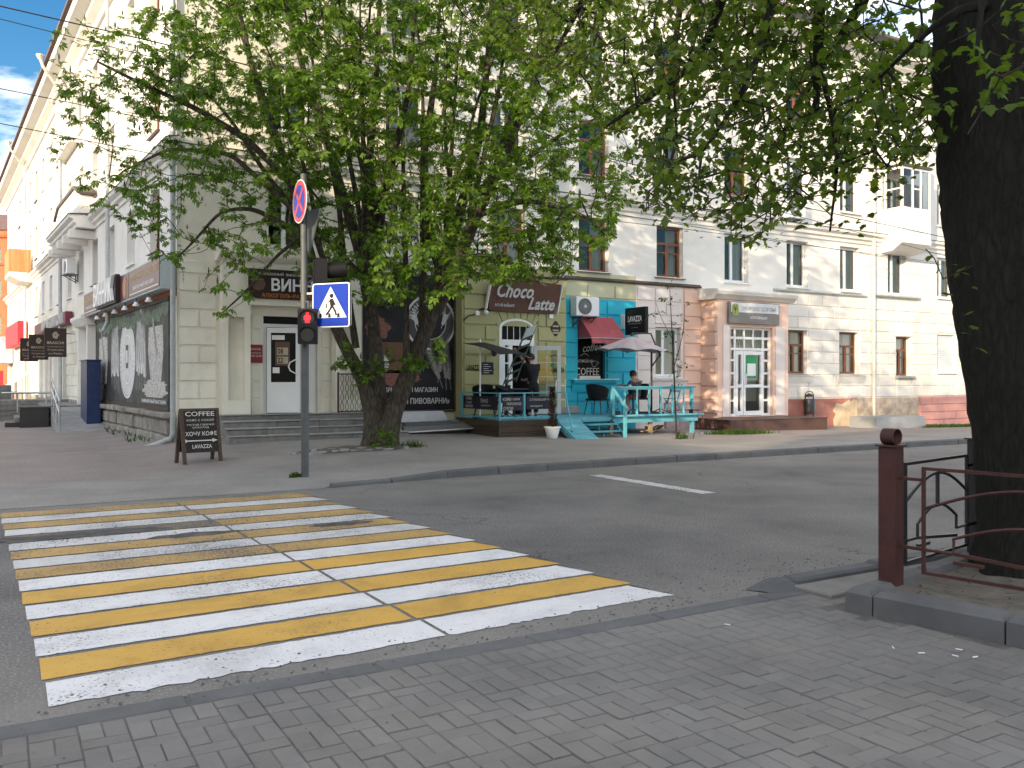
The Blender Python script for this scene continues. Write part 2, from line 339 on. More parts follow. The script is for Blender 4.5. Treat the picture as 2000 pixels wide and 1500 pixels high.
M_SIGNW = mat('sign_white', (.82, .82, .82), .4, .02)
M_SIGNB = mat('sign_blue', (.004, .036, .36), .4, .04, spec=.25)
M_SIGNR = mat('sign_red', (.5, .035, .045), .4, .05)
M_MAROON = mat('sign_maroon', (.12, .03, .042), .45, .08, dirt=(.2, .09, .09), damt=.2)
M_DMAROON = mat('sign_dark', (.028, .014, .014), .5, .1)
M_GOLD = mat('letter_gold', (.5, .27, .06), .45, .05)
M_ORANGE = mat('letter_orange', (.55, .2, .04), .45, .05)
M_GREYL = mat('letter_grey', (.55, .55, .55), .5, .05)
M_BRD = mat('chalk_board', (.02, .017, .016), .8, .3, 6, .2, 40, dirt=(.07, .065, .06), dscale=3, damt=.3)
M_CHALK = mat('chalk', (.62, .6, .57), .95, .15, 30)
M_NAVY = mat('navy_board', (.014, .016, .03), .6, .2, 6)
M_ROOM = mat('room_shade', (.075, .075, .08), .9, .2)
M_CURT = mat('curtain', (.62, .57, .46), .9, .08, 3)
M_WCURT = mat('white_curtain', (.7, .72, .72), .9, .06, 3)
M_MARN = mat('marine_steel', (.012, .03, .1), .45, .15, 5, dirt=(.05, .07, .15), dscale=4, damt=.4)
M_BLKST = mat('black_granite', (.02, .02, .022), .3, .2, 20)
M_TILE = mat('brown_tile', (.09, .045, .035), .5, .15, 5, rnd=.15)
M_GRAN = mat('grey_granite', (.2, .195, .185), .85, .25, 6, .4, 30, dirt=(.11, .105, .1), dscale=2, damt=.6, rnd=.12)
M_ROOF = mat('roof_metal', (.2, .12, .1), .6, .15, 2, metal=.2)
M_BRICK = mat('orange_brick', (.42, .16, .08), .9, .15, 1.5, .4, 20, rnd=.12)
M_SKIN = mat('skin', (.5, .29, .21), .55, .06, 12)
M_SKIN2 = mat('tanned_skin', (.3, .16, .11), .55, .06, 12)
M_HAIR = mat('dark_hair', (.018, .013, .01), .6, .3, 40, .4, 90)
M_SHIRT = mat('black_cotton', (.014, .015, .02), .85, .2, 10)
M_TROUS = mat('black_trousers', (.012, .012, .014), .85, .2, 10)
M_GRASS = leaf_mat('grass_blades', (.05, .11, .02), (.09, .17, .03), (1., 1.1, .6))
M_LEAFC = leaf_mat('chestnut_leaf', (.068, .155, .02), (.15, .235, .032), (1.35, 1.45, .5))
M_LEAFM = leaf_mat('maple_leaf', (.065, .125, .018), (.13, .19, .03), (1.4, 1.4, .5))
M_LEAFS = leaf_mat('sapling_leaf', (.07, .11, .02), (.12, .15, .03), (1.2, 1.2, .5))
M_BARKC = bark_mat('chestnut_bark', (.022, .019, .015), (.12, .1, .08))
M_BARKM = bark_mat('maple_bark', (.011, .012, .009), (.03, .03, .024), 1.3)
M_TWIG = mat('twig_bark', (.03, .024, .018), .9, .3, 8)
M_CABLE = mat('cable', (.02, .022, .03), .5, .1)

# ---------------------------------------------------------------- lettering
def text(s, o, xd, w=None, h=None, m=None, parent=None, depth=.006, bold=.0, shear=0., yd=(0, 0, 1), name='lettering', align='C', size=None):
    cu = bpy.data.curves.new('t', 'FONT'); cu.body = s; cu.resolution_u = 2; cu.shear = shear; cu.offset = bold; cu.align_x = 'CENTER'
    ob = bpy.data.objects.new('t', cu); me = bpy.data.meshes.new_from_object(ob)
    bpy.data.objects.remove(ob); bpy.data.curves.remove(cu)
    if len(me.vertices) == 0: return None
    co = np.zeros(len(me.vertices) * 3); me.vertices.foreach_get('co', co); co = co.reshape(-1, 3)
    lo = co.min(0); hi = co.max(0); ex = hi - lo
    sx = sy = None
    if w: sx = w / max(ex[0], 1e-6)
    if h: sy = h / max(ex[1], 1e-6)
    if sx is None: sx = sy
    if sy is None: sy = sx
    c = (lo + hi) / 2
    xd = Vector(xd).normalized(); yd = Vector(yd).normalized(); nd = xd.cross(yd); o = Vector(o)
    b = MB(); b.v = [o + xd * ((q[0] - c[0]) * sx) + yd * ((q[1] - c[1]) * sy) + nd * depth for q in co]
    nv = len(b.v)
    b.f = [list(p.vertices) for p in me.polygons]
    if depth > .004:                           # raised letters get their own thickness
        from collections import Counter
        ec = Counter()
        for f in b.f:
            for i in range(len(f)):
                e = (f[i], f[(i + 1) % len(f)]); ec[tuple(sorted(e))] += 1
        b.v += [v - nd * (depth * .9) for v in b.v]
        side = []
        for f in b.f:
            for i in range(len(f)):
                a, c2 = f[i], f[(i + 1) % len(f)]
                if ec[tuple(sorted((a, c2)))] == 1: side.append([a, a + nv, c2 + nv, c2])
        b.f += side
    bpy.data.meshes.remove(me)
    return b.build(name, m, parent, recalc=False)
def on_r(u, o, z): return FR.p(u, o, z)
# ================================================================ THE SETTING: ground, road, pavements
def sstep(a, b, x): t = min(1, max(0, (x - a) / (b - a))); return t * t * (3 - 2 * t)
def zg(X, Y):                                  # height of the far pavement
    zk = .115 * sstep(4.3, 6.6, X)
    zw = (.25 - .02 * max(0, X - 8)) * sstep(1.5, 5, X)
    if X > 34: zw = .25 - .02 * 26
    t = min(1, max(0, (Y - 13) / 7))
    return zk + (zw - zk) * t + .004
def ykerb(X): return 13.0 - .5 * math.exp(-max(0, X - 4.2) / 2.5)
b = MB(); b.quad((-900, -900, -.7), (900, -900, -.7), (900, 900, -.7), (-900, 900, -.7)); tag(b.build('ground', M_LAND), kind='structure')
b = MB()
b.box(FX, -5, 160, 4.62, 13.3, -.6, 0); b.box(FX, -18, -5.0, -90, 160, -.6, .001); b.box(FX, -160, -18, 4.62, 13.3, -.6, 0)
road = tag(b.build('road', M_ASPH), kind='structure')
# far pavement, a sheet that follows the fall of the street
b = MB(); xs = [-5 + i for i in range(0, 66)]; ys = [12.2, 12.6, 13, 14, 15, 16, 17, 18, 19, 20, 21.4]
def pz(X, Y): return zg(X, Y) if Y >= ykerb(X) - .01 or X < 4.2 else zg(X, 13)
for i in range(len(xs) - 1):
    for j in range(len(ys) - 1):
        def yy(X, k):
            if k == 0: return (12.35 if X < 4.2 else ykerb(X) + .0)
            if k == 1: return (12.6 if X < 4.2 else max(ykerb(X) + .05, 12.7))
            if k == 2: return 13.12
            return ys[k]
        q = [(xs[i + a], yy(xs[i + a], j + c)) for (a, c) in ((0, 0), (1, 0), (1, 1), (0, 1))]
        b.quad(*[(x, y, (.004 if (x <= 4 and y < 12.5) else zg(x, max(y, 13.0)) * (1 if x > 4 or y > 12.9 else .5) + (.002 if x <= 4 and y < 12.9 else 0))) for (x, y) in q])
for j in range(21, 130, 3):
    for (x0, x1) in ((-5, -1), (-1, 1), (1, 2.2), (2.2, 3.4)):
        y0 = 21.4 if j == 21 else j
        b.quad((x0, y0, zg(x0, y0)), (x1, y0, zg(x1, y0)), (x1, j + 3, zg(x1, j + 3)), (x0, j + 3, zg(x0, j + 3)))
bmv = b.build('pavement', M_PAVE, recalc=True); tag(bmv, kind='structure')
# kerb of the far pavement, one-metre stones
kerb = thing('kerb', (4.2, 13, 0), kind='structure')
for i in range(46):
    x0 = 4.2 + i * 1.0; x1 = x0 + .985; k = MB(); dz = -.045 if i == 0 else (-.015 if i == 1 else 0)
    rr = random.Random(i); j0 = rr.uniform(-.008, .008); top = .118 + dz + rr.uniform(-.006, .004)
    fr = Frame((0, 0, 0), (1, 0, 0), (0, 1, 0))
    vs = []
    for (x, yk) in ((x0, ykerb(x0) + j0), (x1, ykerb(x1) + j0)):
        top = max(.055, zg(x, 13) + .006) + rr.uniform(-.003, .003)
        for (dy, z) in ((-.16, -.3), (-.16, top - .02), (-.14, top), (.0, top), (.0, -.3)): vs.append((x, yk + dy, z))
    k.add(vs, [(0, 1, 2, 3, 4), (9, 8, 7, 6, 5)] + [(q, q + 5, (q + 1) % 5 + 5, (q + 1) % 5) for q in range(5)])
    k.build('kerb_stone', M_DCONC, kerb)
# near pavement: sand bed, flush edging, pavers
npv = thing('near_pavement', (0, 0, 0), kind='structure')
b = MB(); b.box(FX, -4.8, 60, -40, 4.6, -.5, -.0025); b.build('sand_bed', M_SAND, npv)
for i in range(11):
    x0 = -5.2 + i; k = MB(); k.box(FX, x0 + .006, x0 + .994, 4.47, 4.635, -.2, .006 if x0 < 5 else .004, .01); k.build('edging_stone', M_DCONC, npv)
pm = []
for (w_, h_) in ((.194, .094), (.094, .194)):
    k = MB(); k.box(FX, -w_ / 2, w_ / 2, -h_ / 2, h_ / 2, -.05, 0, .003); o = k.build('paver', M_PAVER); pm.append(o.data); COL.objects.unlink(o); bpy.data.objects.remove(o)
spots = []; rr = random.Random(7)
for ci in range(-22, 36):
    cx = ci * .2; y = 4.465
    if ci % 2: spots.append((cx, y - .05, 0)); y -= .1
    k = 0
    while y > .2:
        spots.append((cx - .05, y - .1, 1)); spots.append((cx + .05, y - .1, 1)); y -= .2
        spots.append((cx, y - .05, 0)); y -= .1
cand = []
for (x, y, t) in spots:
    a = x * RGT.x + y * RGT.y; d = x * FWD.x + y * FWD.y
    if (x > 4.95 + (4.0 - y) * .18 and y < 4.2): continue
    if d > 2.6 and abs(a / d) < .7: cand.append((d, x, y, t))
cand.sort(); left = MB(); n_pav = 0
for i, (d, x, y, t) in enumerate(cand):
    z = .003 + rr.uniform(-.003, .004); inview = abs((x * RGT.x + y * RGT.y) / d) < .6 and d > 3.35
    rz = rr.uniform(-.012, .012); rx = rr.uniform(-.01, .01); ry = rr.uniform(-.01, .01)
    if inview and n_pav < 300:
        n_pav += 1
        o = bpy.data.objects.new('paver', pm[t]); COL.objects.link(o); o.parent = npv
        o.location = (x, y, z); o.rotation_euler = (rx, ry, rz)
    else:
        w_, h_ = ((.194, .094), (.094, .194))[t]
        left.box(FX, x - w_ / 2, x + w_ / 2, y - h_ / 2, y + h_ / 2, -.04, z, .006)
tag(left.build('further_pavers', M_PAVER, npv, recalc=False), kind='stuff')
# the crossing: sixteen bars, each painted in two passes
M_PW = paint_mat('road_white', (.74, .74, .75), .4); M_PY = paint_mat('road_yellow', (.62, .37, .07), .38)
M_PWW = paint_mat('road_white_worn', (.6, .6, .6), .44); M_PYW = paint_mat('road_yellow_worn', (.5, .32, .1), .47); M_PYX = paint_mat('road_yellow_ruined', (.4, .27, .1), .6)
rr = random.Random(3)
for k in range(16):
    yl0 = 4.79 + k * .4525; yr0 = 4.95 + k * .442; xl = .2 - .21 * k / 15; xr = 4.24 - .6 * k / 15 ; seam = 2.4 - .45 * k / 15
    wd = .395
    for half in (0, 1):
        xa, xb = (xl, seam - .015) if half == 0 else (seam + .015, xr)
        white = k % 2 == 0
        mm = (M_PW if k < 3 else (M_PWW if k > 6 else M_PW)) if white else (M_PY if k < 6 else M_PYW)
        if k == 11 and half == 0: mm = M_PYX
        if k == 9 and half == 1: mm = M_PYW
        n = 40; k_ = MB(); lo = []; hi = []
        for i in range(n + 1):
            t = i / n; x = xa + (xb - xa) * t; f = (x - xl) / (xr - xl); yb = yl0 + (yr0 - yl0) * f
            e = (.02 if k == 0 else .007)
            lo.append((x + rr.uniform(-.004, .004) - .05 * (t == 1 and half == 1) * -1, yb + rr.uniform(-e, e), .005)); hi.append((x - (.07 if (half == 1 and i == n) else 0), yb + wd + rr.uniform(-.007, .007), .005))
        k_.add(lo + hi, [(i, i + 1, n + 2 + i, n + 1 + i) for i in range(n)])
        k_.build('crossing_stripe', mm, road, recalc=False)
b = MB(); n = 30; rr = random.Random(5); lo = []; hi = []
for i in range(n + 1):
    y = 9.08 + 2.7 * i / n; lo.append((8.38 + rr.uniform(-.015, .015), y, .005)); hi.append((8.64 + rr.uniform(-.015, .015), y, .005))
b.add(lo + hi, [(i, n + 1 + i, n + 2 + i, i + 1) for i in range(n)]); b.build('stop_line', M_PWW, road, recalc=False)
# broken, patched asphalt: thin uneven lenses lying on the road
M_PATCH = mat('fresh_asphalt', (.07, .068, .068), .9, .35, 6, .9, 60, dirt=(.15, .145, .138), dscale=5, damt=.95, bdist=.012)
for (cx, cy, rx, ry, sd_) in ((.75, 9.95, .9, .2, 1), (1.75, 9.35, .45, .13, 2), (3.25, 9.2, .36, .13, 4)):
    rr = random.Random(sd_); n = 26; k = MB(); vs = [(cx, cy, .011)]
    for ring, (s_, z) in enumerate(((.6, .010), (1, .0065))):
        for i in range(n):
            a = 2 * math.pi * i / n; q = s_ * rr.uniform(.72, 1.15); vs.append((cx + math.cos(a) * rx * q, cy + math.sin(a) * ry * q, z))
    fs = [(0, 1 + i, 1 + (i + 1) % n) for i in range(n)] + [(1 + i, 1 + n + i, 1 + n + (i + 1) % n, 1 + (i + 1) % n) for i in range(n)]
    k.add(vs, fs); k.build('asphalt_patch', M_PATCH, road)
# crumbs of stone along the kerbs and in the broken spots
b = MB(); rr = random.Random(11)
def crumb(x, y, z, s):
    h = s * rr.uniform(.4, .8); p = [(x + s * math.cos(a + rr.uniform(-.4, .4)) * rr.uniform(.7, 1.2), y + s * math.sin(a) * rr.uniform(.7, 1.2)) for a in (0, 1.57, 3.14, 4.71)]
    b.add([(*q, z) for q in p] + [(x, y, z + h)], [(0, 1, 4), (1, 2, 4), (2, 3, 4), (3, 0, 4)])
for i in range(900):
    t = rr.random()
    if t < .35: x = rr.uniform(3.8, 6.5) ; y = rr.gauss(5.0, .35); z = .001
    elif t < .6: x = rr.uniform(-.2, 4.3); y = rr.gauss(4.72, .12); z = .006
    elif t < .8: x = rr.uniform(0, 2.5); y = rr.gauss(9.7, .4); z = .006
    else: x = rr.uniform(4, 26); y = ykerb(x) - .2 - abs(rr.gauss(0, .25)); z = .001
    if y > 4.65 or z > .005: crumb(x, y, max(z, .002), rr.uniform(.004, .014))
for i in range(90): crumb(rr.uniform(0, 6), rr.uniform(2.3, 4.4), .008, rr.uniform(.004, .009))
tag(b.build('gravel_crumbs', M_DCONC, recalc=False), 'dark crumbs of stone scattered along the kerbs and potholes', 'gravel', kind='stuff')

# ================================================================ THE CORNER HOUSE
house = thing('corner_house', (CX, CY, 0), 'four-storey white plastered corner house with painted shop fronts', 'building')
def wall(fr, u0, u1, z0, z1, off, m, ops=(), reveal=.26, name='wall', sides=False, parent=None, label=None):
    ops = [o for o in ops if o[0] >= u0 - .01 and o[1] <= u1 + .01 and o[2] >= z0 - .01 and o[3] <= z1 + .01]
    us = sorted({u0, u1} | {o[0] for o in ops} | {o[1] for o in ops}); zs = sorted({z0, z1} | {o[2] for o in ops} | {o[3] for o in ops})
    k = MB()
    for i in range(len(us) - 1):
        for j in range(len(zs) - 1):
            uc = (us[i] + us[i + 1]) / 2; zc = (zs[j] + zs[j + 1]) / 2
            if any(o[0] < uc < o[1] and o[2] < zc < o[3] for o in ops): continue
            k.quad(fr.p(us[i], off, zs[j]), fr.p(us[i + 1], off, zs[j]), fr.p(us[i + 1], off, zs[j + 1]), fr.p(us[i], off, zs[j + 1]))
    for (a, c, e, g) in [o[:4] for o in ops]:
        for (q1, q2) in (((a, e), (c, e)), ((c, e), (c, g)), ((c, g), (a, g)), ((a, g), (a, e))):
            k.quad(fr.p(q1[0], off, q1[1]), fr.p(q2[0], off, q2[1]), fr.p(q2[0], off - reveal, q2[1]), fr.p(q1[0], off - reveal, q1[1]))
    if sides:
        for u in (u0, u1): k.quad(fr.p(u, off, z0), fr.p(u, -.02, z0), fr.p(u, -.02, z1), fr.p(u, off, z1))
        k.quad(fr.p(u0, off, z1), fr.p(u1, off, z1), fr.p(u1, -.02, z1), fr.p(u0, -.02, z1))
    o = k.build(name, m, house if parent is None else parent, recalc=False)
    if label: o['label'] = label
    return o
def blocks(fr, u0, u1, rows, off, m, parent, ops=(), bw=1.1, proud=.04, joint=.036, margin=.02, seed=0, lefts=None):
    for r in range(len(rows) - 1):
        za, zb = rows[r] + joint / 2, rows[r + 1] - joint / 2
        cuts = sorted({u0, u1} | {max(u0, min(u1, q)) for o in ops for q in (o[0] - margin, o[1] + margin)})
        for i in range(len(cuts) - 1):
            a, c = cuts[i], cuts[i + 1]
            if c - a < .12: continue
            mid = (a + c) / 2; zlo, zhi = za, zb
            for o in ops:
                if o[0] - margin < mid < o[1] + margin and o[2] - margin < zb and o[3] + margin > za:
                    up = zb - max(za, o[3] + margin); dn = min(zb, o[2] - margin) - za
                    if up >= dn: zlo = max(zlo, o[3] + margin)
                    else: zhi = min(zhi, o[2] - margin)
            if zhi - zlo < .09: continue
            x = a; first = True; start = ((r + seed) % 2) * bw / 2
            edges = [a]; q = u0 + start
            while q < c:
                if q > a + .22 and q < c - .22: edges.append(q)
                q += bw
            edges.append(c)
            for e0, e1 in zip(edges[:-1], edges[1:]):
                s0, s1 = e0 + joint / 2, e1 - joint / 2; k = MB(); c_ = .014
                vs = [fr.p(u, off - .005, z) for (u, z) in ((s0, zlo), (s1, zlo), (s1, zhi), (s0, zhi))] + [fr.p(u, off + proud, z) for (u, z) in ((s0 + c_, zlo + c_), (s1 - c_, zlo + c_), (s1 - c_, zhi - c_), (s0 + c_, zhi - c_))]
                k.add(vs, [(4, 5, 6, 7), (0, 1, 5, 4), (1, 2, 6, 5), (2, 3, 7, 6), (3, 0, 4, 7)])
                k.build('block', m, parent, recalc=True)
RWS = [.71 + .415 * i for i in range(9)] + [4.36]
# window openings along the street front (bottom at 4.8, 7.65, 10.6)
cols = [5.52, 8.6, 11.72, 14.66, 17.6, 20.46, 23.36, 26.1, 28.78, 31.8, 34.8, 37.8, 40.8]
OPW = 1.08
up_ops = [(u, u + OPW, z, z + h) for z, h in ((4.8, 1.6), (7.65, 1.62), (10.6, 1.55)) for u in cols]
lcols = [1.75 + 3.05 * i for i in range(20)]
lcols = [v for v in lcols if v < 46]
l_ops = [(v, v + OPW, z, z + h) for z, h in ((4.8, 1.5), (7.75, 1.62), (10.7, 1.55)) for v in lcols]
door1 = (5.44, 6.78, .74, 3.12)
w_corner = wall(FR, CX, 10.57, -.4, 13.6, 0, M_CREAM, [door1] + up_ops, label='cream plastered wall beside the corner shop door')
w_upper = wall(FR, 10.57, 48, 4.74, 13.6, 0, M_WHITE, up_ops)
adoor = (11.71, 12.83, .6, 3.05)
w_olive = wall(FR, 10.57, 13.9, -.4, 4.42, .45, M_OLIVE, [adoor], sides=True, label='olive green shop front wall')
wall(FR, 10.57, 13.9, 4.42, 4.74, .0, M_OLIVE)
cwin = (14.62, 15.62, 1.6, 3.25)
w_blue = wall(FR, 13.9, 16.78, -.4, 3.98, 0, M_BLUE, [cwin], label='turquoise painted shop front wall')
w_pol = wall(FR, 13.9, 16.78, 3.98, 4.74, 0, M_POLIVE)
pwin = (17.55, 18.58, 1.66, 3.22)
w_blush = wall(FR, 16.78, 18.66, -.4, 4.5, 0, M_BLUSH, [pwin])
w_pink = wall(FR, 18.66, 19.45, -.4, 4.5, 0, M_PINK, [], label='pink painted wall')
wall(FR, 16.78, 19.45, 4.5, 4.74, 0, M_WHITE)
gops = [(23.32, 24.38, 1.78, 3.3), (26.06, 27.12, 1.78, 3.3), (29.26, 30.12, 1.72, 3.2), (31.8, 32.95, 1.86, 3.35), (34.8, 35.9, 1.8, 3.3), (37.8, 38.9, 1.8, 3.3)]
w_right = wall(FR, 19.45, 48, .85, 4.74, 0, M_WHITE, gops)
# rusticated ground floor blocks
zone = [(4.3, 5.06, 0, 4.6), (7.15, 8.0, 0, 4.6)]
blocks(FR, CX + .02, 7.85, RWS, 0, M_CREAM, w_corner, [(4.38, 5.1, -1, 9), (7.12, 7.9, -1, 9), (5.0, 7.2, 3.15, 9), (door1[0] - .06, door1[1] + .06, 0, 3.2)], bw=.95)
blocks(FR, 10.60, 13.88, [.62 + .405 * i for i in range(10)], .45, M_OLIVE, w_olive, [(adoor[0] - .08, adoor[1] + .08, .5, 3.5)], bw=1.3)
# splayed stones over the arched door
for i in range(7):
    a0 = rad(52 + i * 11); a1 = rad(52 + (i + 1) * 11 - 1.2); k = MB(); c = (12.27, 2.25)
    pts = [(c[0] - math.cos(a) * r, c[1] + math.sin(a) * r) for (a, r) in ((a0, 1.02), (a1, 1.02), (a1, 1.3), (a0, 1.3))]
    k.prism(FR, pts, .44, .482); k.build('arch_stone', M_OLIVE, w_olive)
blocks(FR, 13.95, 16.76, [.5 + .43 * i for i in range(9)], 0, M_BLUE, w_blue, [(cwin[0] - .02, cwin[1] + .02, 1.2, 3.27)], bw=1.15)
blocks(FR, 13.95, 16.76, [4.0, 4.42], 0, M_POLIVE, w_pol, [], bw=1.0)
blocks(FR, 16.8, 18.64, [1.0 + .43 * i for i in range(9)], 0, M_BLUSH, w_blush, [(pwin[0] - .02, pwin[1] + .1, 1.1, 3.3)], bw=1.15)
blocks(FR, 18.68, 19.43, [1.0 + .43 * i for i in range(9)], 0, M_PINK, w_pink, [], bw=1.5)
blocks(FR, 22.62, 44, [.92 + .405 * i for i in range(10)], 0, M_WBLOCK, w_right, [(a - .02, c + .02, e - .05, g + .05) for (a, c, e, g) in gops], bw=1.25)
b = MB(); b.uprism(FR, [(0, 4.5), (.06, 4.5), (.09, 4.54), (.0, 4.62)], 13.9, 19.4); b.uprism(FR, [(.0, 4.42), (.5, 4.42), (.53, 4.46), (0, 4.52)], 10.5, 13.96)
b.build('ledge', M_TIN, house)
b = MB(); b.uprism(FR, [(0, 4.6), (.07, 4.6), (.1, 4.64), (0, 4.7)], 22.7, 27.5); b.uprism(FR, [(0, 4.66), (.12, 4.66), (.15, 4.7), (0, 4.78)], 27.9, 30.6); b.build('ledge', M_PIPE, house)
# plinths
def plinth(fr, u0, u1, z0, z1, off, m, label=None):
    k = MB(); k.box(fr, u0, u1, -.1, off, z0, z1, .02); o = k.build('plinth', m, house); 
    if label: o['label'] = label
    return o
plinth(FR, 22.62, 26.9, -.5, .9, .06, M_RED, 'faded red painted plinth')
b = MB(); rr = random.Random(2)                 # bare patch where the red render has fallen off
def blob(fr, cu, cz, ru, rz_, o0, o1, n=30, seed=0, zmin=-9):
    r_ = random.Random(seed); pts = []
    for i in range(n):
        a = 2 * math.pi * i / n; q = r_.uniform(.78, 1.12); pts.append((cu + math.cos(a) * ru * q, max(zmin, cz + math.sin(a) * rz_ * q)))
    k = MB(); k.prism(fr, pts, o0, o1); return k
M_BARE = mat('bare_render', (.62, .48, .32), .95, .2, 3, .6, 20, dirt=(.4, .3, .22), damt=.6, bdist=.02)
blob(FR, 26.5, .25, .85, .62, .0, .07, 40, 4).build('bare_patch', M_BARE, house)
plinth(FR, 26.93, 30.5, -.5, .9, .075, M_PEEL, 'bare weathered plinth with the render fallen off')
pk = plinth(FR, 30.55, 46, -.5, .92, .05, M_CORAL)
blocks(FR, 30.6, 44, [-.3 + .3 * i for i in range(5)], .05, M_CORAL, pk, [], bw=1.5)
rr = random.Random(9)
for r in range(3):                              # rough pink stones under the pink wall
    for c in range(3):
        u0 = 17.9 + c * .56 + (r % 2) * .2; u1 = min(u0 + .53, 19.5)
        k = MB(); k.box(FR, u0, u1, -.05, .12 + rr.uniform(-.02, .03), .0 + r * .3, .285 + r * .3, .035); k.build('plinth_stone', M_PSTONE, house)
b = MB(); b.box(FR, 13.6, 14.35, -.05, .5, .6, .82, .03); b.build('door_step', M_CONC, house)
# string course between the storeys and the main eaves
prof = [(0, 6.55), (.05, 6.55), (.05, 6.66), (.14, 6.7), (.14, 6.8), (.26, 6.86), (.28, 6.95), (.0, 7.02)]
b = MB(); b.uprism(FR, prof, CX - .25, 46); b.build('string_course', M_WHITE, house)
b = MB(); b.uprism(FR, [(0, 7.0), (.29, 6.952), (.3, 6.972), (0, 7.05)], CX - .25, 46); b.build('flashing', M_TIN, house)
prof2 = [(0, 12.95), (.08, 12.95), (.1, 13.15), (.3, 13.3), (.32, 13.42), (.62, 13.5), (.66, 13.72), (.0, 13.9)]
b = MB(); b.uprism(FR, prof2, CX - .6, 48); b.build('eaves_cornice', M_WHITE, house)
b = MB(); b.uprism(FL, [(q[0], q[1] + .1) for q in prof], -.25, 11.2); b.uprism(FL, [(q[0], q[1] + .1) for q in prof], 17.6, 48.2); b.build('string_course', M_WHITE, house)
b = MB(); b.uprism(FL, [(0, 7.1), (.29, 7.052), (.3, 7.072), (0, 7.15)], -.25, 11.2); b.uprism(FL, [(0, 7.1), (.29, 7.052), (.3, 7.072), (0, 7.15)], 17.6, 48.2); b.build('flashing', M_TIN, house)
b = MB(); b.uprism(FL, [(q[0] * 1.15, q[1] + .25) for q in prof2], -.7, 48.6); b.build('eaves_cornice', M_WHITE, house)
# roof sheet
b = MB(); P = [FR.p(CX - .7, .95, 13.98), FR.p(48, .95, 13.98), FR.p(48, -7, 17.2), FR.p(CX + 6, -7, 17.2)]
b.quad(*P); Q = [FL.p(-.95, .85, 14.2), FL.p(48.6, .85, 14.2), FL.p(48.6, -7, 17.4), FL.p(7, -7, 17.4)]; b.quad(*Q)
b.quad(FR.p(CX - .7, .95, 13.98), FR.p(48, .95, 13.98), FR.p(48, .95, 13.9), FR.p(CX - .7, .95, 13.9)); b.quad(FL.p(-.95, .85, 14.2), FL.p(48.6, .85, 14.2), FL.p(48.6, .85, 14.1), FL.p(-.95, .85, 14.1))
b.build('roof', M_ROOF, house, recalc=False)
# side street front
lgo = [(11.25, 13.0, .85, 3.3), (19.5, 21.2, .8, 3.2), (22.4, 24.2, .8, 3.2), (27.5, 29.6, .8, 3.3), (33, 35, .9, 3.2), (38, 40, .9, 3.2), (44, 46, .9, 3.2)]
wl_low = wall(FL, 0, 48, -.4, 4.6, 0, M_CREAM, lgo); wl_up = wall(FL, 0, 48, 4.6, 13.9, 0, M_WHITE, l_ops)
b = MB()
for q in (FL.p(48.6, 0, -.4),): b.box(FL, 47.9, 48, -12, 0, -.4, 14); b.box(FR, 47.9, 48, -12, 0, -.4, 14)
b.build('end_wall', M_WHITE, house)
blocks(FL, 13.3, 34, [.9 + .415 * i for i in range(8)], 0, M_CREAM, wl_low, [(a - .3, c + .3, 0, 9) for (a, c, e, g) in lgo], bw=1.0)
for (v0, v1) in ((13.6, 14.3), (18.4, 19.2), (21.4, 22.1), (24.5, 25.3), (26.6, 27.3), (29.9, 30.7)):
    k = MB(); k.box(FL, v0, v1, -.05, .14, .7, 3.5, .02); k.build('pilaster', M_WHITE, house)
b = MB(); b.box(FL, 11.0, 11.2, -.05, .3, .7, 3.4); b.box(FL, 13.05, 13.3, -.05, .3, .7, 3.4); b.uprism(FL, [(0, 3.4), (.34, 3.4), (.42, 3.5), (.5, 3.62), (.5, 3.72), (0, 3.8)], 10.9, 13.5); b.build('door_surround', M_WHITE, house)
b = MB(); b.uprism(FL, [(0, 3.35), (.34, 3.35), (.42, 3.45), (.5, 3.55), (0, 3.7)], 29.3, 33); b.build('door_surround', M_WHITE, house)
# stone plinth of the side street
pl = plinth(FL, .02, 11.2, -.4, .7, .1, M_STONE, 'stained rough stone plinth under the banner')
rr = random.Random(21); v = .02
while v < 11.0:
    w_ = rr.uniform(.7, 1.15)
    k = MB(); k.box(FL, v, min(v + w_ - .02, 11.2), .05, .26 + rr.uniform(-.02, .03), .68 + rr.uniform(-.01, .02), .82 + rr.uniform(-.02, .03), .025); k.build('coping_stone', M_STONE, pl); 
    z = -.1
    for r in range(2):
        h = .38; k = MB(); k.box(FL, v + (.2 if r else 0), min(v + w_ - .025 + (.2 if r else 0), 11.2), .06, .15 + rr.uniform(-.02, .04), z + .01, z + h - .015, .04); k.build('rubble_stone', M_STONE, pl); z += h
    v += w_
plinth(FL, 13.05, 48, -.4, .8, .12, M_STONE)
# projecting bay with beam brackets
b = MB(); b.uprism(FL, [(q[0] + .55 if q[0] > 0 else 0, q[1] + .1) for q in prof], 11.2, 17.6); b.build('bay_cornice', M_WHITE, house)
b = MB(); b.uprism(FL, [(0, 7.1), (.84, 7.06), (.85, 7.08), (0, 7.16)], 11.15, 17.65); b.build('flashing', M_TIN, house)
b = MB(); b.prism(FL, [(11.3, 7.15), (17.5, 7.15), (17.5, 7.75), (16.5, 8.1), (12.3, 8.1), (11.3, 7.75)], .0, .5); b.build('parapet', M_WHITE, house)
b = MB(); b.prism(FL, [(11.2, 7.76), (12.25, 8.12), (16.55, 8.12), (17.6, 7.76), (17.6, 7.84), (16.6, 8.2), (12.2, 8.2), (11.2, 7.84)], -.02, .58); b.build('parapet_coping', M_TIN, house)
for v in (11.5, 13.0, 14.5, 16.0, 17.1):
    k = MB(); k.box(FL, v, v + .28, -.02, .78, 6.32, 6.62, .02); k.build('beam_bracket', M_WHITE, house)
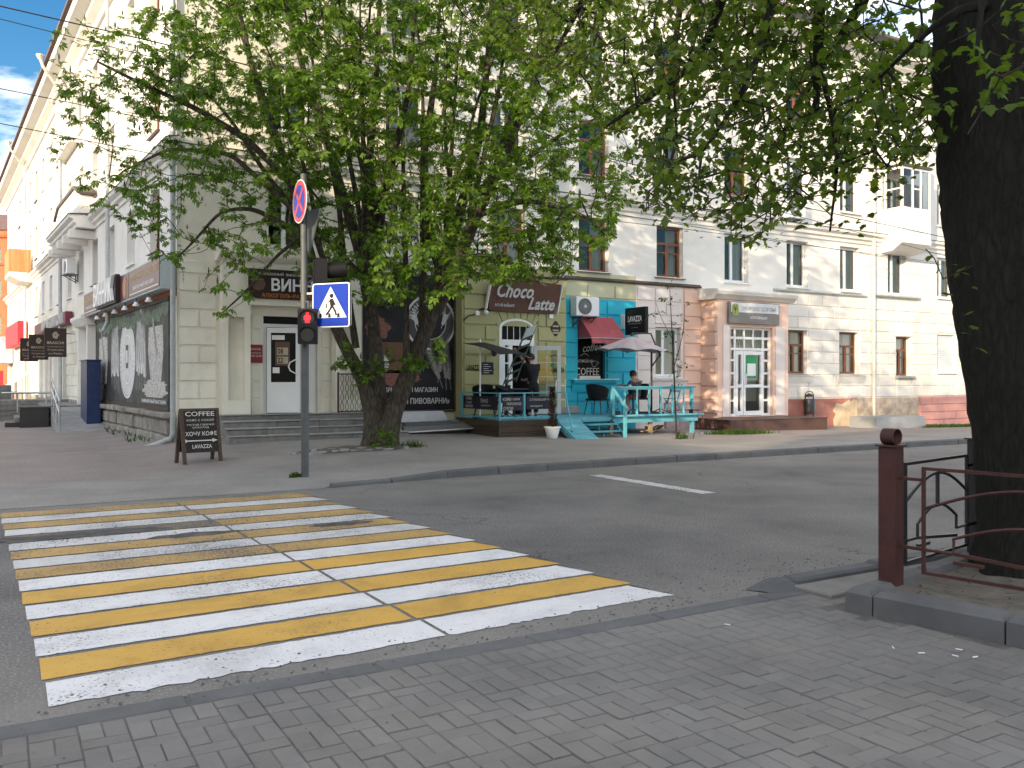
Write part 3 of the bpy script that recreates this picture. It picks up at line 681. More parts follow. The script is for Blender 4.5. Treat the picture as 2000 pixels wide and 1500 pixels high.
# upper floor pediment block seen against the sky
b = MB(); b.prism(FL, [(15, 10.4), (19, 10.4), (19, 12.9), (15, 12.9)], 0, .35); b.uprism(FL, [(0, 12.9), (.45, 12.9), (.5, 13.0), (0, 13.08)], 14.8, 19.2); b.build('bay', M_WHITE, house)

# ---------------- windows
def win_proto(kind, w, h, curtain):
    k = MB(); F = Frame((0, 0, 0), (1, 0, 0), (0, -1, 0)); o0, o1 = -.24, -.17; fw = .065 if kind != 'white' else .075
    m = M_PVC if kind == 'white' else M_BROWN
    x0, x1 = -w / 2 + .012, w / 2 - .012; z0, z1 = .012, h - .012
    k.box(F, x0, x0 + fw, o0, o1, z0, z1); k.box(F, x1 - fw, x1, o0, o1, z0, z1); k.box(F, x0 + fw, x1 - fw, o0, o1, z0, z0 + fw); k.box(F, x0 + fw, x1 - fw, o0, o1, z1 - fw, z1)
    panes = []
    if kind == 'white':
        mx = -w * .08; k.box(F, mx - .05, mx + .05, o0, o1 + .004, z0 + fw, z1 - fw)
        panes = [(x0 + fw, mx - .05, z0 + fw, z1 - fw), (mx + .05, x1 - fw, z0 + fw, z1 - fw)]
    else:
        tz = h * .66; k.box(F, x0 + fw, x1 - fw, o0, o1 + .004, tz - .04, tz + .04); k.box(F, -.05, .05, o0, o1 + .006, z0 + fw, tz - .04)
        k.box(F, x0 + fw, -.05, o0 + .01, o1 - .01, tz - .3, tz - .265)
        k.box(F, .05, x1 - fw, o0 + .01, o1 - .01, tz - .3, tz - .265)
        panes = [(x0 + fw, x1 - fw, tz + .04, z1 - fw), (x0 + fw, -.05, z0 + fw, tz - .04), (.05, x1 - fw, z0 + fw, tz - .04)]
    root = k.build('window', m)
    for (a, c, e, g) in panes:
        q = MB(); q.quad(F.p(a, -.205, e), F.p(c, -.205, e), F.p(c, -.205, g), F.p(a, -.205, g)); q.build('pane', GLASS, root, recalc=False)
    q = MB(); q.uprism(F, [(-.2, -.02), (.09, -.055), (.09, -.035), (-.2, .008)], -w / 2 - .08 if kind != 'white' else -w / 2 - .05, w / 2 + .06); q.build('sill', M_TIN if kind != 'white' else M_PVC, root)
    q = MB(); d = -1.0; e_ = .02
    A = [F.p(x, o, z) for o in (-.26, d) for (x, z) in ((-w / 2 - e_, -e_), (w / 2 + e_, -e_), (w / 2 + e_, h + e_), (-w / 2 - e_, h + e_))]
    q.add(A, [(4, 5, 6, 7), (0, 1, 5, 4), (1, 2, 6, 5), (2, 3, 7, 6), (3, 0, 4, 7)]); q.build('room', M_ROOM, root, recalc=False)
    for (a, c) in curtain:
        q = MB(); n = 22; pts = []
        for i in range(n + 1): pts.append((a + (c - a) * i / n, -.36 - .025 * math.sin(i * 1.9)))
        vs = [F.p(x, o, .06) for (x, o) in pts] + [F.p(x, o, h - .04) for (x, o) in pts]
        q.add(vs, [(i, i + 1, n + 2 + i, n + 1 + i) for i in range(n)]); q.build('curtain', M_CURT if kind == 'brown' else M_WCURT if len(curtain) > 1 else M_CURT, root, recalc=False)
    return root
protos = {}
def place_win(fr, op, kind, cur=((0, .5),), off=0):
    w = op[1] - op[0]; h = op[3] - op[2]; key = (kind, round(w, 2), round(h, 2), cur)
    rz = 0 if fr is FR else rad(-86.3)
    if key not in protos:
        protos[key] = win_proto(kind, w, h, cur); o = protos[key]
    else: o = copy_tree(protos[key])
    o.parent = house; o.matrix_parent_inverse = Matrix.Identity(4)
    p = WM[house.name].inverted() @ fr.p((op[0] + op[1]) / 2, off, op[2]); o.location = p; o.rotation_euler = (0, 0, rz); return o
CA = ((-.05, .5),); CB = ((-.5, -.2), (.1, .5)); CC = ((-.5, .5),)
for i, op in enumerate(up_ops):
    fl, ci = divmod(i, len(cols)); kind = 'white'
    if fl == 0 and ci in (2, 3, 4): kind = 'brown'
    if fl == 1 and ci in (5, 3): kind = 'brown'
    if fl == 2 and ci in (4, 6): kind = 'brown'
    place_win(FR, op, kind, (CA, CB, CA, CC)[(ci + fl) % 4] if kind == 'white' else ((.1, .5),))
for i, op in enumerate(l_ops): place_win(FL, op, 'white' if i % 3 else 'brown', (CA, CB)[i % 2])
place_win(FR, gops[0], 'brown', CB); place_win(FR, gops[1], 'brown', CB); place_win(FR, gops[4], 'white', CA); place_win(FR, gops[5], 'white', CA)
place_win(FR, pwin, 'white', CB)
for op in lgo[1:3] + lgo[4:]: place_win(FL, op, 'white', CC)
# arched brown window beside the drainpipe
op = gops[2]; aw = place_win(FR, op, 'brown', ((.0, .43),))
b = MB(); uc = (op[0] + op[1]) / 2; n = 12; r = .58
pts = [(uc - r + .0, 3.2), ] ; pts = [(uc + r * math.cos(rad(180 - 180 * i / n)), 3.22 + .3 * math.sin(rad(180 * i / n))) for i in range(n + 1)]
b.prism(FR, pts, .0, .06); b.build('window_hood', M_WBLOCK, house)
b = MB(); b.box(FR, op[0] - .1, op[1] + .12, -.02, .16, 1.6, 1.71, .02); b.build('stone_sill', M_CONC, house)
# roller-shuttered window
op = gops[3]; b = MB(); b.box(FR, op[0], op[1], -.2, -.1, op[2], op[3]); sh = b.build('roller_shutter', mat('shutter_grey', (.62, .65, .68), .5, .04), house)
for i in range(18):
    z = op[2] + .02 + i * (op[3] - op[2] - .04) / 18; k = MB(); k.box(FR, op[0] + .03, op[1] - .03, -.101, -.085, z, z + .07, .006); k.build('slat', MATS['shutter_grey'], sh)
b = MB(); b.box(FR, op[0] - .08, op[1] + .08, -.02, .1, op[2] - .06, op[2], .01); b.build('sill', M_PVC, house)
for op in gops[:2]:                              # plaster sills under the brown ground floor windows
    b = MB(); b.uprism(FR, [(0, op[2] - .32), (.06, op[2] - .32), (.12, op[2] - .12), (.16, op[2] - .06), (0, op[2] - .03)], op[0] - .15, op[1] + .2); b.build('sill_moulding', M_WBLOCK, house)
b = MB(); b.uprism(FR, [(0, 1.22), (.06, 1.22), (.1, 1.42), (.18, 1.5), (.18, 1.56), (0, 1.58)], cwin[0] - .25, cwin[1] + .3); b.build('sill_moulding', M_BLUE, house)
b = MB(); b.box(FR, cwin[0] - .3, cwin[1] + .36, -.1, .24, 1.57, 1.6, .006); b.build('sill', M_PVC, house)
b = MB(); b.uprism(FR, [(0, 1.35), (.06, 1.35), (.1, 1.5), (.16, 1.56), (0, 1.6)], pwin[0] - .15, pwin[1] + .2); b.build('sill_moulding', M_BLUSH, house)
# drainpipes
def drain(fr, u, o, z1, z0, m, r=.055, foot=.35, du=0):
    k = MB(); k.sweep([fr.p(u, o, z1), fr.p(u, o, z0 + .35), fr.p(u + du * .4, o + .04, z0 + .22), fr.p(u + du, o + foot, z0 + .06), fr.p(u + du * 1.1, o + foot + .1, z0 + .03)], r, 10); p = k.build('drainpipe', m, house, smooth=True)
    z = z0 + .8
    while z < z1:
        q = MB(); q.lathe(fr.p(u, o, z), [(r + .008, 0), (r + .008, .04)], 10); q.build('bracket', m, p); z += 1.6
drain(FR, 27.82, .12, 13.4, -.05, M_WPIPE); drain(FR, 13.75, .1, 13.3, 4.5, M_PIPE, foot=.3)
drain(FL, -.06, .1, 13.4, .0, M_PIPE, .06, .45, .25); drain(FL, 7.8, .2, 13.6, 3.0, M_PIPE, .06, .12); drain(FL, 18.3, .25, 13.6, .1, M_PIPE, .07, .35, -.3); drain(FL, 33.4, .2, 13.6, .1, M_WPIPE, .06, .3)
for v in (18.3, 33.4):                          # swan neck and hopper under the eaves
    k = MB(); k.sweep([FL.p(v, .25, 12.9), FL.p(v, .3, 13.2), FL.p(v - .4, .9, 13.9), FL.p(v - .4, 1.0, 14.2)], .06, 8); k.lathe(FL.p(v - .4, 1.0, 14.15), [(.07, 0), (.15, .15), (.15, .2)], 8); k.build('rain_hopper', M_WPIPE, house)

# ---------------- corner shop door: portal, sign, steps
b = MB(); portal = thing('shop_portal', FR.p(6.1, 0, .7)); portal.parent = house; portal.location = FR.p(6.1, 0, .7) - Vector((CX, CY, 0))
WM[portal.name] = Matrix.Translation(FR.p(6.1, 0, .7))
for (u0, u1) in ((4.41, 5.06), (7.14, 7.8)):
    k = MB(); k.box(FR, u0, u1, -.02, .12, .5, 3.35); k.box(FR, u0, u0 + .14, .12, .32, .5, 3.35); k.box(FR, u1 - .14, u1, .12, .32, .5, 3.35); k.box(FR, u0 + .14, u1 - .14, .12, .32, .5, 1.1); k.box(FR, u0 + .14, u1 - .14, .12, .32, 3.05, 3.35); k.build('pilaster', M_CREAM, portal)
b = MB(); b.box(FR, 4.41, 7.8, -.02, .325, 3.35, 4.36); b.build('entablature', M_CREAM, portal)
b = MB(); b.uprism(FR, [(0, 4.36), (.36, 4.36), (.5, 4.46), (.52, 4.52), (0, 4.6)], 4.3, 7.92); b.build('portal_cornice', M_CREAM, portal)
dr = thing('shop_door', FR.p(6.1, 0, .74)); dr.parent = house; dr.location = FR.p(6.1, 0, .74) - Vector((CX, CY, 0)); WM[dr.name] = Matrix.Translation(FR.p(6.1, 0, .74))
b = MB(); b.box(FR, 5.45, 5.54, -.2, -.12, .74, 2.86); b.box(FR, 6.68, 6.77, -.2, -.12, .74, 2.86); b.box(FR, 5.45, 6.77, -.2, -.12, 2.86, 2.94); b.box(FR, 6.34, 6.68, -.18, -.13, .76, 2.86); b.build('frame', M_PVC, dr)
b = MB(); b.box(FR, 5.45, 6.77, -.24, -.2, 2.94, 3.12); b.build('transom', M_BLACK, dr)
b = MB(); A = [FR.p(x, o, z) for o in (-.25, -1.4) for (x, z) in ((5.42, .72), (6.8, .72), (6.8, 3.14), (5.42, 3.14))]; b.add(A, [(4, 5, 6, 7), (0, 1, 5, 4), (1, 2, 6, 5), (2, 3, 7, 6), (3, 0, 4, 7)]); b.build('hallway', M_ROOM, dr, recalc=False)
DLF = Frame(FR.p(5.55, -.11, 0), (math.cos(rad(-16)), math.sin(rad(-16)), 0), (math.sin(rad(-16)), -math.cos(rad(-16)), 0))   # leaf standing ajar, hinged left
b = MB(); b.box(DLF, 0, .1, 0, .06, .78, 2.84); b.box(DLF, .68, .78, 0, .06, .78, 2.84); b.box(DLF, .1, .68, 0, .06, .78, .88); b.box(DLF, .1, .68, 0, .06, 2.72, 2.84); b.box(DLF, .1, .68, 0, .06, 1.4, 1.52); b.box(DLF, .1, .68, .015, .045, .88, 1.4)
lf = b.build('door_leaf', M_PVC, dr)
q = MB(); q.quad(DLF.p(.1, .03, 1.52), DLF.p(.68, .03, 1.52), DLF.p(.68, .03, 2.72), DLF.p(.1, .03, 2.72)); q.build('pane', mat('dark_glass', (.012, .013, .015), .15, .1, spec=.05), lf, recalc=False)
q = MB(); q.sweep([DLF.p(.71, .06, 1.72), DLF.p(.66, .13, 1.74), DLF.p(.55, .15, 1.8), DLF.p(.51, .15, 1.9), DLF.p(.55, .15, 2.0), DLF.p(.66, .13, 2.06), DLF.p(.71, .06, 2.08)], .016, 8); q.build('pull_handle', M_PVC, lf, smooth=True)
M_POST = mat('poster_brown', (.12, .07, .04), .6, .2)
q = MB(); q.box(DLF, .2, .54, .032, .036, 1.92, 2.5); q.build('poster', M_POST, lf)
q = MB(); q.box(DLF, .24, .5, .037, .04, 2.18, 2.36); q.box(DLF, .24, .5, .037, .04, 1.97, 2.14); q.build('poster_panel', mat('poster_cream', (.45, .38, .27), .6), lf)
text('08', DLF.p(.32, .041, 2.27), DLF.du, .13, .13, M_BLACK, lf, .002, .02); text('22', DLF.p(.32, .041, 2.055), DLF.du, .13, .13, M_BLACK, lf, .002, .02)
q = MB(); q.box(DLF, .12, .42, .032, .034, 2.55, 2.66); q.build('sticker', M_SIGNW, lf); q = MB(); q.box(DLF, .14, .3, .032, .034, 1.74, 1.88); q.build('sticker', M_SIGNW, lf)
def ftext(s, fr, u, o, z, w, h, m, parent, depth=.006, bold=0., shear=0., name='lettering'):
    xd = fr.du if fr is not FL else -fr.du
    return text(s, fr.p(u, o, z), xd, w, h, m, parent, depth, bold, shear, name=name)
vs = thing('shop_sign', FR.p(6.17, .33, 3.45), 'dark shop sign reading ВИННИК above the portal door', 'sign')
b = MB(); b.box(FR, 5.0, 7.34, .33, .4, 3.5, 4.2, .01); b.build('board', M_DMAROON, vs)
ftext('ФИРМЕННЫЙ  ВИНО-ВОДОЧНЫЙ  МАГАЗИН', FR, 6.2, .4, 4.09, 1.95, .09, M_GREYL, vs, .008, .01)
ftext('ВИННИК', FR, 6.3, .4, 3.84, 1.55, .3, M_SIGNW, vs, .03, .02); ftext('АЛКОГОЛЬ•РАЗЛИВНОЕ ПИВО', FR, 6.25, .4, 3.58, 1.9, .1, M_ORANGE, vs, .008, .01)
b = MB(); b.lathe(FR.p(5.22, .4, 3.84), [(.17, 0), (.15, .015)], 8, (0, -1, 0)); b.build('emblem', M_POST, vs)
hp = thing('hours_plate', FR.p(5.25, .04, 2.0), 'small red plate with shop hours beside the door', 'plate')
b = MB(); b.box(FR, 5.09, 5.41, .035, .05, 1.98, 2.42, .004); b.build('plate', mat('plate_red', (.23, .02, .03), .45, .08), hp)
for (s, z, h, w_) in (('ВИННИК', 2.31, .055, .25), ('РЕЖИМ РАБОТЫ', 2.22, .03, .25), ('8.00-22.00', 2.15, .05, .27)): ftext(s, FR, 5.25, .05, z, w_, h, M_GREYL, hp, .002, .01)
st = thing('shop_steps', (5.7, 19.9, .1), 'worn grey stone steps up to the corner shop door', 'steps')
rr = random.Random(4)
for i, (yf, zt) in enumerate(((19.15, .33), (19.58, .47), (20.05, .61), (20.5, .74))):
    u = 4.2 + .04 * i
    while u < 8.35:
        w_ = rr.uniform(.75, 1.25); u1 = min(u + w_, 8.4)
        k = MB(); k.box(FX, u, u1 - .008, yf + rr.uniform(-.012, .012), 21.09 if i == 3 else yf + .6, zt - (.15 if i else .3), zt + rr.uniform(-.006, .006), .012); sp_ = k.build('step', M_GRAN, st); k = MB(); k.box(FX, u + .004, u1 - .012, yf - .035, yf + .3, zt + .007, zt + .035 + rr.uniform(-.004, .004), .012); k.build('lit_nosing', M_CONC, sp_); u = u1  # paler slabs added for chipped edges and treads that look lit above the risers
rl = thing('landing_railing', (7.6, 20.5, .74), 'black wrought iron railing panel on the shop landing', 'railing')
b = MB(); RF = Frame((7.12, 20.55, 0), (1, -.0, 0), (0, -1, 0))
for z in (.8, 1.72): b.bar(RF.p(0, 0, z), RF.p(.95, 0, z), .03, .03)
b.bar(RF.p(0, 0, .74), RF.p(0, 0, 1.76), .04, .04); b.bar(RF.p(.95, 0, .74), RF.p(.95, 0, 1.76), .04, .04); b.build('rail', M_RUST, rl)
for i in range(7):
    u = .1 + i * .125; k = MB(); n = 12
    for sg in (-1, 1): k.sweep([RF.p(u + sg * .045 * math.sin(4 * math.pi * j / n), 0, .8 + .92 * j / n) for j in range(n + 1)], .007, 4)
    k.build('scroll', M_BLACKM, rl)
# ---------------- photo pixel -> place on the two fronts
def _ray(px): k = (px - 1000) / 1700; return RGT.x * k + FWD.x, RGT.y * k + FWD.y
def uR(px, off=0): dx, dy = _ray(px); return dx / dy * (W - off)
def zR(px, py, off=0): dx, dy = _ray(px); return EYE + (740 - py) / 1700 * ((W - off) / dy)
def _tL(px, off):
    dx, dy = _ray(px); P = FL.p(0, off, 0); return (P.x * NL.x + P.y * NL.y) / (dx * NL.x + dy * NL.y)
def vL(px, off=0):
    dx, dy = _ray(px); t = _tL(px, off); P = FL.p(0, off, 0); return (dx * t - P.x) * DL.x + (dy * t - P.y) * DL.y
def zL(px, py, off=0): return EYE + (740 - py) / 1700 * _tL(px, off)
def sub(name, loc, parent=None):               # a part that groups its own pieces
    o = thing(name, loc); par = parent or house; o.parent = par; o.matrix_parent_inverse = Matrix.Identity(4)
    o.location = WM[par.name].inverted() @ Vector(loc); WM[o.name] = Matrix.Translation(Vector(loc)); return o
def roombox(fr, u0, u1, z0, z1, o0, o1, m, parent, name='hallway'):
    k = MB(); A = [fr.p(x, o, z) for o in (o0, o1) for (x, z) in ((u0, z0), (u1, z0), (u1, z1), (u0, z1))]
    k.add(A, [(4, 5, 6, 7), (0, 1, 5, 4), (1, 2, 6, 5), (2, 3, 7, 6), (3, 0, 4, 7)]); return k.build(name, m, parent, recalc=False)
def pane(fr, u0, u1, z0, z1, o, m, parent, name='pane'):
    k = MB(); k.quad(fr.p(u0, o, z0), fr.p(u1, o, z0), fr.p(u1, o, z1), fr.p(u0, o, z1)); return k.build(name, m, parent, recalc=False)

# ---------------- pink portal of the health shop
pw0, pw1 = 19.43, 22.6; pd = (20.0, 21.88, .4, 3.26)
w_p = wall(FR, pw0, pw1, -.4, 4.12, .75, M_PINK, [pd], sides=True, label='pink projecting portal of the health shop')
b = MB(); b.uprism(FR, [(0, 4.12), (.8, 4.12), (.88, 4.2), (.96, 4.26), (1.0, 4.36), (.98, 4.42), (0, 4.5)], pw0 - .2, pw1 + .22); b.build('portal_cornice', M_WBLOCK, house)
for (u0, u1) in ((pw0 + .22, 19.9), (21.98, pw1 - .2)):
    k = MB(); k.box(FR, u0, u1, .74, .79, .4, 3.3, .01); k.build('pilaster', M_BLUSH, house)
SB = Frame((pw0, 0, 0), (0, 1, 0), (-1, 0, 0))
blocks(SB, W - .74, W - .02, [.5 + .43 * i for i in range(9)], 0, M_PINK, w_p, [], bw=3)
pdm = sub('glazed_door', FR.p(20.94, .6, .4))
b = MB(); o0, o1 = .56, .63; u0, u1, z0, z1 = pd
ue = [u0, u0 + .3, u0 + .96, u0 + 1.56, u1]; zt = [z0, .86, 1.32, 1.78, 2.24, 2.62, 2.94, z1]
for u in (u0 + .03, u0 + .3, u0 + 1.56, u1 - .03): b.box(FR, u - .035, u + .035, o0, o1, z0, z1)
for z in (2.56, z1 - .03, 2.92): b.box(FR, u0, u1, o0 + .002, o1 - .002, z - .04, z + .04)
for z in (z0 + .04, .9, 1.34, 1.78, 2.2):
    b.box(FR, u0, u0 + .3, o0 + .002, o1 - .002, z - .035, z + .035); b.box(FR, u0 + 1.56, u1, o0 + .002, o1 - .002, z - .035, z + .035)
for u in (u0 + .72, u0 + 1.12): b.box(FR, u - .03, u + .03, o0 + .003, o1 - .003, 2.6, z1)
b.build('frame', M_PVC, pdm)
pane(FR, u0, u1, z0, z1, .585, GLASS, pdm)
b = MB()
for (a, c) in ((u0 + .34, u0 + .66), (u0 + .68, u0 + 1.52)):
    b.box(FR, a, a + .08, .57, .645, z0 + .02, 2.5); b.box(FR, c - .08, c, .57, .645, z0 + .02, 2.5); b.box(FR, a + .08, c - .08, .57, .645, z0 + .02, z0 + .16); b.box(FR, a + .08, c - .08, .57, .645, 2.38, 2.5); b.box(FR, a + .08, c - .08, .57, .645, 1.32, 1.42)
b.build('door_leaf', M_PVC, pdm)
b = MB(); b.sweep([FR.p(u0 + .72, .65, 1.42), FR.p(u0 + .72, .72, 1.44), FR.p(u0 + .72, .72, 1.76), FR.p(u0 + .72, .65, 1.78)], .014, 6); b.build('handle', M_PVC, pdm)
roombox(FR, u0 - .02, u1 + .02, z0 - .02, z1 + .02, .48, -.9, mat('lobby', (.42, .4, .37), .9), pdm, 'lobby')
b = MB(); b.box(FR, u0 + .82, u0 + 1.3, .6, .606, 1.62, 2.36, .002); po = b.build('notice', mat('notice_green', (.03, .28, .1), .5), pdm)
b = MB(); b.box(FR, u0 + .87, u0 + 1.25, .607, .609, 1.7, 2.1); b.build('notice_sheet', M_SIGNW, po)
b = MB()
for i in range(6): b.bar(FR.p(u0 + .05 + i * .12, .54, 2.62), FR.p(u0 + .2 + i * .12, .54, 3.22), .012, .012); b.bar(FR.p(u0 + .2 + i * .12, .535, 2.62), FR.p(u0 + .05 + i * .12, .535, 3.22), .012, .012)
b.build('security_grille', M_BLACKM, pdm)
hs = thing('shop_sign', FR.p(20.95, .8, 3.3), 'grey and white shop sign with green tree over the pink portal', 'sign')
b = MB(); b.box(FR, 19.82, 22.06, .79, .87, 3.36, 4.06, .008); b.build('board', mat('sign_taupe', (.2, .185, .17), .5), hs)
b = MB(); b.box(FR, 19.9, 22.02, .868, .876, 3.72, 4.03); b.build('white_band', mat('sign_pale', (.62, .63, .65), .4), hs)
ftext('СИБИРСКОЕ ЗДОРОВЬЕ', FR, 21.12, .877, 3.84, 1.55, .15, mat('letter_taupe', (.16, .15, .15), .5), hs, .003); ftext('КОРПОРАЦИЯ', FR, 21.12, .87, 3.56, .75, .1, M_SIGNW, hs, .003)
b = MB(); pts = [(20.08 + .14 * math.copysign(abs(math.cos(a)) ** .6, math.cos(a)), 3.8 + .19 * math.copysign(abs(math.sin(a)) ** .6, math.sin(a))) for a in [2 * math.pi * i / 24 for i in range(24)]]; b.prism(FR, pts, .872, .884); em = b.build('emblem', mat('emblem_green', (.3, .36, .1), .5), hs)
b = MB(); b.bar(FR.p(20.08, .886, 3.66), FR.p(20.08, .886, 3.85), .02, .005); 
for (dx, dz) in ((-.08, .1), (.08, .1), (-.05, .14), (.05, .14), (-.09, .03), (.09, .03)): b.bar(FR.p(20.08, .886, 3.78), FR.p(20.08 + dx, .886, 3.8 + dz), .014, .004)
b.build('emblem_tree', mat('emblem_dark', (.1, .1, .03), .6), em)
pf = thing('entrance_platform', (21, 19.9, 0), 'low brown tiled platform before the pink portal', 'platform')
b = MB(); b.box(FX, 18.56, 22.74, 18.87, 20.4, -.3, .365); b.build('core', M_TILE, pf)
for i in range(9):
    for j in range(3):
        k = MB(); k.box(FX, 18.54 + i * .47, 18.54 + i * .47 + .464, 18.85 + j * .5, 18.85 + j * .5 + .494, .355, .385, .006); k.build('tile', M_TILE, pf)
hb = thing('wall_lamp', FR.p(19.9, .76, 3.0), 'tiny white electric box beside the pink portal', 'box'); hb.location = FR.p(19.25, .03, 2.95); WM[hb.name] = Matrix.Translation(hb.location)
b = MB(); b.box(FR, 19.2, 19.3, .03, .09, 2.9, 3.02, .01); b.build('case', M_PVC, hb)
b = MB()
for i in (0, 1):
    for j in (0, 1): b.box(FR, 19.215 + i * .045, 19.24 + i * .045, .09, .093, 2.92 + j * .05, 2.95 + j * .05)
b.build('slots', M_BLACK, hb)
# ---------------- enclosed balcony
bal = sub('balcony', FR.p(29.2, .4, 6.4)); BU0, BU1, BO = 28.4, 30.05, .9
b = MB(); b.uprism(FR, [(0, 6.3), (.5, 6.35), (.82, 6.55), (BO, 6.6), (BO, 6.8), (0, 6.8)], BU0 - .03, BU1 + .03); b.build('slab', M_WHITE, bal)
for i in range(9):
    z = 6.8 + i * .115; k = MB()
    k.box(FR, BU0, BU1, BO - .05, BO - .012 * (i % 1), z, z + .108, .008); k.box(FR, BU0, BU0 + .04, 0, BO - .052, z, z + .108, .008); k.build('cladding_board', M_PVC, bal)
b = MB()
for u in (BU0 + .03, BU0 + .62, BU0 + 1.1, BU1 - .03): b.box(FR, u - .035, u + .035, BO - .08, BO - .01, 7.84, 9.4)
for z in (7.88, 9.36): b.box(FR, BU0, BU1, BO - .079, BO - .011, z - .04, z + .04); b.box(FR, BU0, BU0 + .06, 0, BO - .08, z - .04, z + .04)
b.box(FR, BU0 + .65, BU0 + 1.07, BO - .077, BO - .013, 8.6, 8.65); b.box(FR, BU0, BU0 + .055, .12, .2, 7.9, 9.32); b.box(FR, BU0, BU0 + .055, .2, .8, 8.58, 8.63)
b.build('frame', M_PVC, bal)
b = MB(); b.box(FR, BU0 - .04, BU1 + .04, -.02, BO + .05, 9.4, 9.5); b.build('balcony_roof', M_TIN, bal)
b = MB(); b.uprism(FR, [(0, 9.5), (.75, 9.5), (.8, 9.56), (.8, 9.95), (.9, 10.02), (0, 10.1)], BU0, BU1); b.build('upper_slab', M_WHITE, bal)
pane(FR, BU0 + .03, BU1 - .03, 7.9, 9.33, BO - .045, GLASS, bal); k = MB(); k.quad(FR.p(BU0 + .03, .05, 7.9), FR.p(BU0 + .03, BO - .05, 7.9), FR.p(BU0 + .03, BO - .05, 9.33), FR.p(BU0 + .03, .05, 9.33)); k.build('pane', GLASS, bal, recalc=False)
k = MB(); n = 30; vs = [FR.p(BU0 + .15 + 1.4 * i / n, BO - .25 - .03 * math.sin(i * 1.7), z) for z in (7.86, 8.85) for i in range(n + 1)]; k.add(vs, [(i, i + 1, n + 2 + i, n + 1 + i) for i in range(n)]); k.build('curtain', mat('tan_curtain', (.5, .36, .25), .9), bal, recalc=False)

# ---------------- olive cafe front
cdm = sub('arched_door', FR.p(12.27, .3, .6)); a0, a1 = 11.71, 12.83; uc = (a0 + a1) / 2
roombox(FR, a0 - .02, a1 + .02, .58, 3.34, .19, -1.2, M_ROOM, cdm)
n = 14; arc = lambda r, dz: [(uc + r * math.cos(rad(180 - 180 * i / n)), 3.0 + dz * math.sin(rad(180 * i / n))) for i in range(n + 1)]
b = MB(); outer = arc(.56, .27); inner = arc(.48, .2)
vs = [FR.p(u, o, z) for o in (.36, .46) for (u, z) in outer] + [FR.p(u, o, z) for o in (.36, .46) for (u, z) in inner]; N = n + 1
fs = []
for i in range(n): fs += [(N + i, N + i + 1, 3 * N + i + 1, 3 * N + i), (2 * N + i, 2 * N + i + 1, 3 * N + i + 1, 3 * N + i)]
b.add(vs, fs); b.box(FR, a0, a0 + .08, .36, .46, .6, 3.0); b.box(FR, a1 - .08, a1, .36, .46, .6, 3.0); b.box(FR, a0 + .08, a1 - .08, .36, .462, 2.52, 2.68)
b.box(FR, a0 + .08, a0 + .18, .36, .455, .6, 2.52); b.box(FR, a0 + .3, a0 + .42, .36, .455, .6, 2.52)
for i in range(5): b.box(FR, a0 + .18, a0 + .3, .37, .45, .75 + i * .42, .79 + i * .42)
for i in range(4): b.box(FR, a0 + .27 + i * .2, a0 + .285 + i * .2, .4, .42, 2.68, 3.22)
b.build('frame', M_PVC, cdm)
fill = MB(); fill.prism(FR, [(a0, 3.05), (a0, 3.0)] + outer[1:-1] + [(a1, 3.0), (a1, 3.05), (a1, 3.32), (a0, 3.32)], .2, .448)
wall(FR, a0 - .01, a1 + .01, 3.05, 3.34, .2, M_ROOM, name='lintel')
k = MB(); k.prism(FR, inner + [(a1 - .08, 2.68), (a0 + .08, 2.68)], .39, .395); k.build('pane', MATS['dark_glass'], cdm)
k = MB(); pts = [(a0 - .02, 3.0)] + outer + [(a1 + .02, 3.0), (a1 + .02, 3.06), (a0 - .02, 3.06)]
# open leaf, swung out to the right
OL = Frame(FR.p(a1 - .02, .46, 0), (math.cos(rad(-28)), math.sin(rad(-28)), 0), (math.sin(rad(-28)), -math.cos(rad(-28)), 0))
b = MB(); b.box(OL, 0, .1, 0, .05, .63, 2.52); b.box(OL, .66, .76, 0, .05, .63, 2.52); b.box(OL, .1, .66, 0, .05, .63, .8); b.box(OL, .1, .66, 0, .05, 2.4, 2.52); b.box(OL, .36, .375, .02, .03, .8, 2.4)
for z in (1.25, 1.65, 2.05): b.box(OL, .1, .66, .021, .029, z, z + .015)
lf = b.build('door_leaf', M_GREYL if False else mat('silver_frame', (.55, .57, .57), .4, .05), cdm)
pane(OL, .1, .66, .8, 2.4, .026, GLASS, lf)
b = MB(); b.sweep([OL.p(.7, .05, 1.2), OL.p(.62, .1, 1.22), OL.p(.62, .1, 1.55), OL.p(.7, .05, 1.57)], .014, 6); b.build('handle', M_PVC, lf)
b = MB(); b.lathe(OL.p(.52, .03, 1.98), [(.06, 0), (.06, .004)], 14, OL.do); b.build('sticker', mat('sticker_green', (.02, .2, .08), .5), lf)
cs = thing('cafe_sign', FR.p(12.7, .5, 3.5), 'brown tilted board with silver script over the arched door', 'sign')
z0, z1, cu0, cu1 = 3.42, 4.28, 11.25, 13.52
TF = lambda u, z, o=0: FR.p(u, .5 + (z - z0) * .32 + o, z)
b = MB(); pts = [(cu0 + .08, z0 + .03), (12.2, z0), (cu1 - .1, z0 + .01), (cu1, z0 + .4), (cu1 - .03, z1 - .05), (12.6, z1), (cu0 + .1, z1), (cu0, z0 + .5)]
vs = [TF(u, z, o) for o in (0, .06) for (u, z) in pts]; n = len(pts); b.add(vs, [tuple(range(n)), tuple(range(2 * n - 1, n - 1, -1))] + [(i, i + n, (i + 1) % n + n, (i + 1) % n) for i in range(n)])
b.build('board', wood_mat('sign_wood', (.085, .036, .024), (.15, .068, .046), .5, .02, (10, 10, 1)), cs)
yd = (TF(12, z1) - TF(12, z0)).normalized()
M_SILV = mat('letter_silver', (.6, .6, .6), .4, .05)
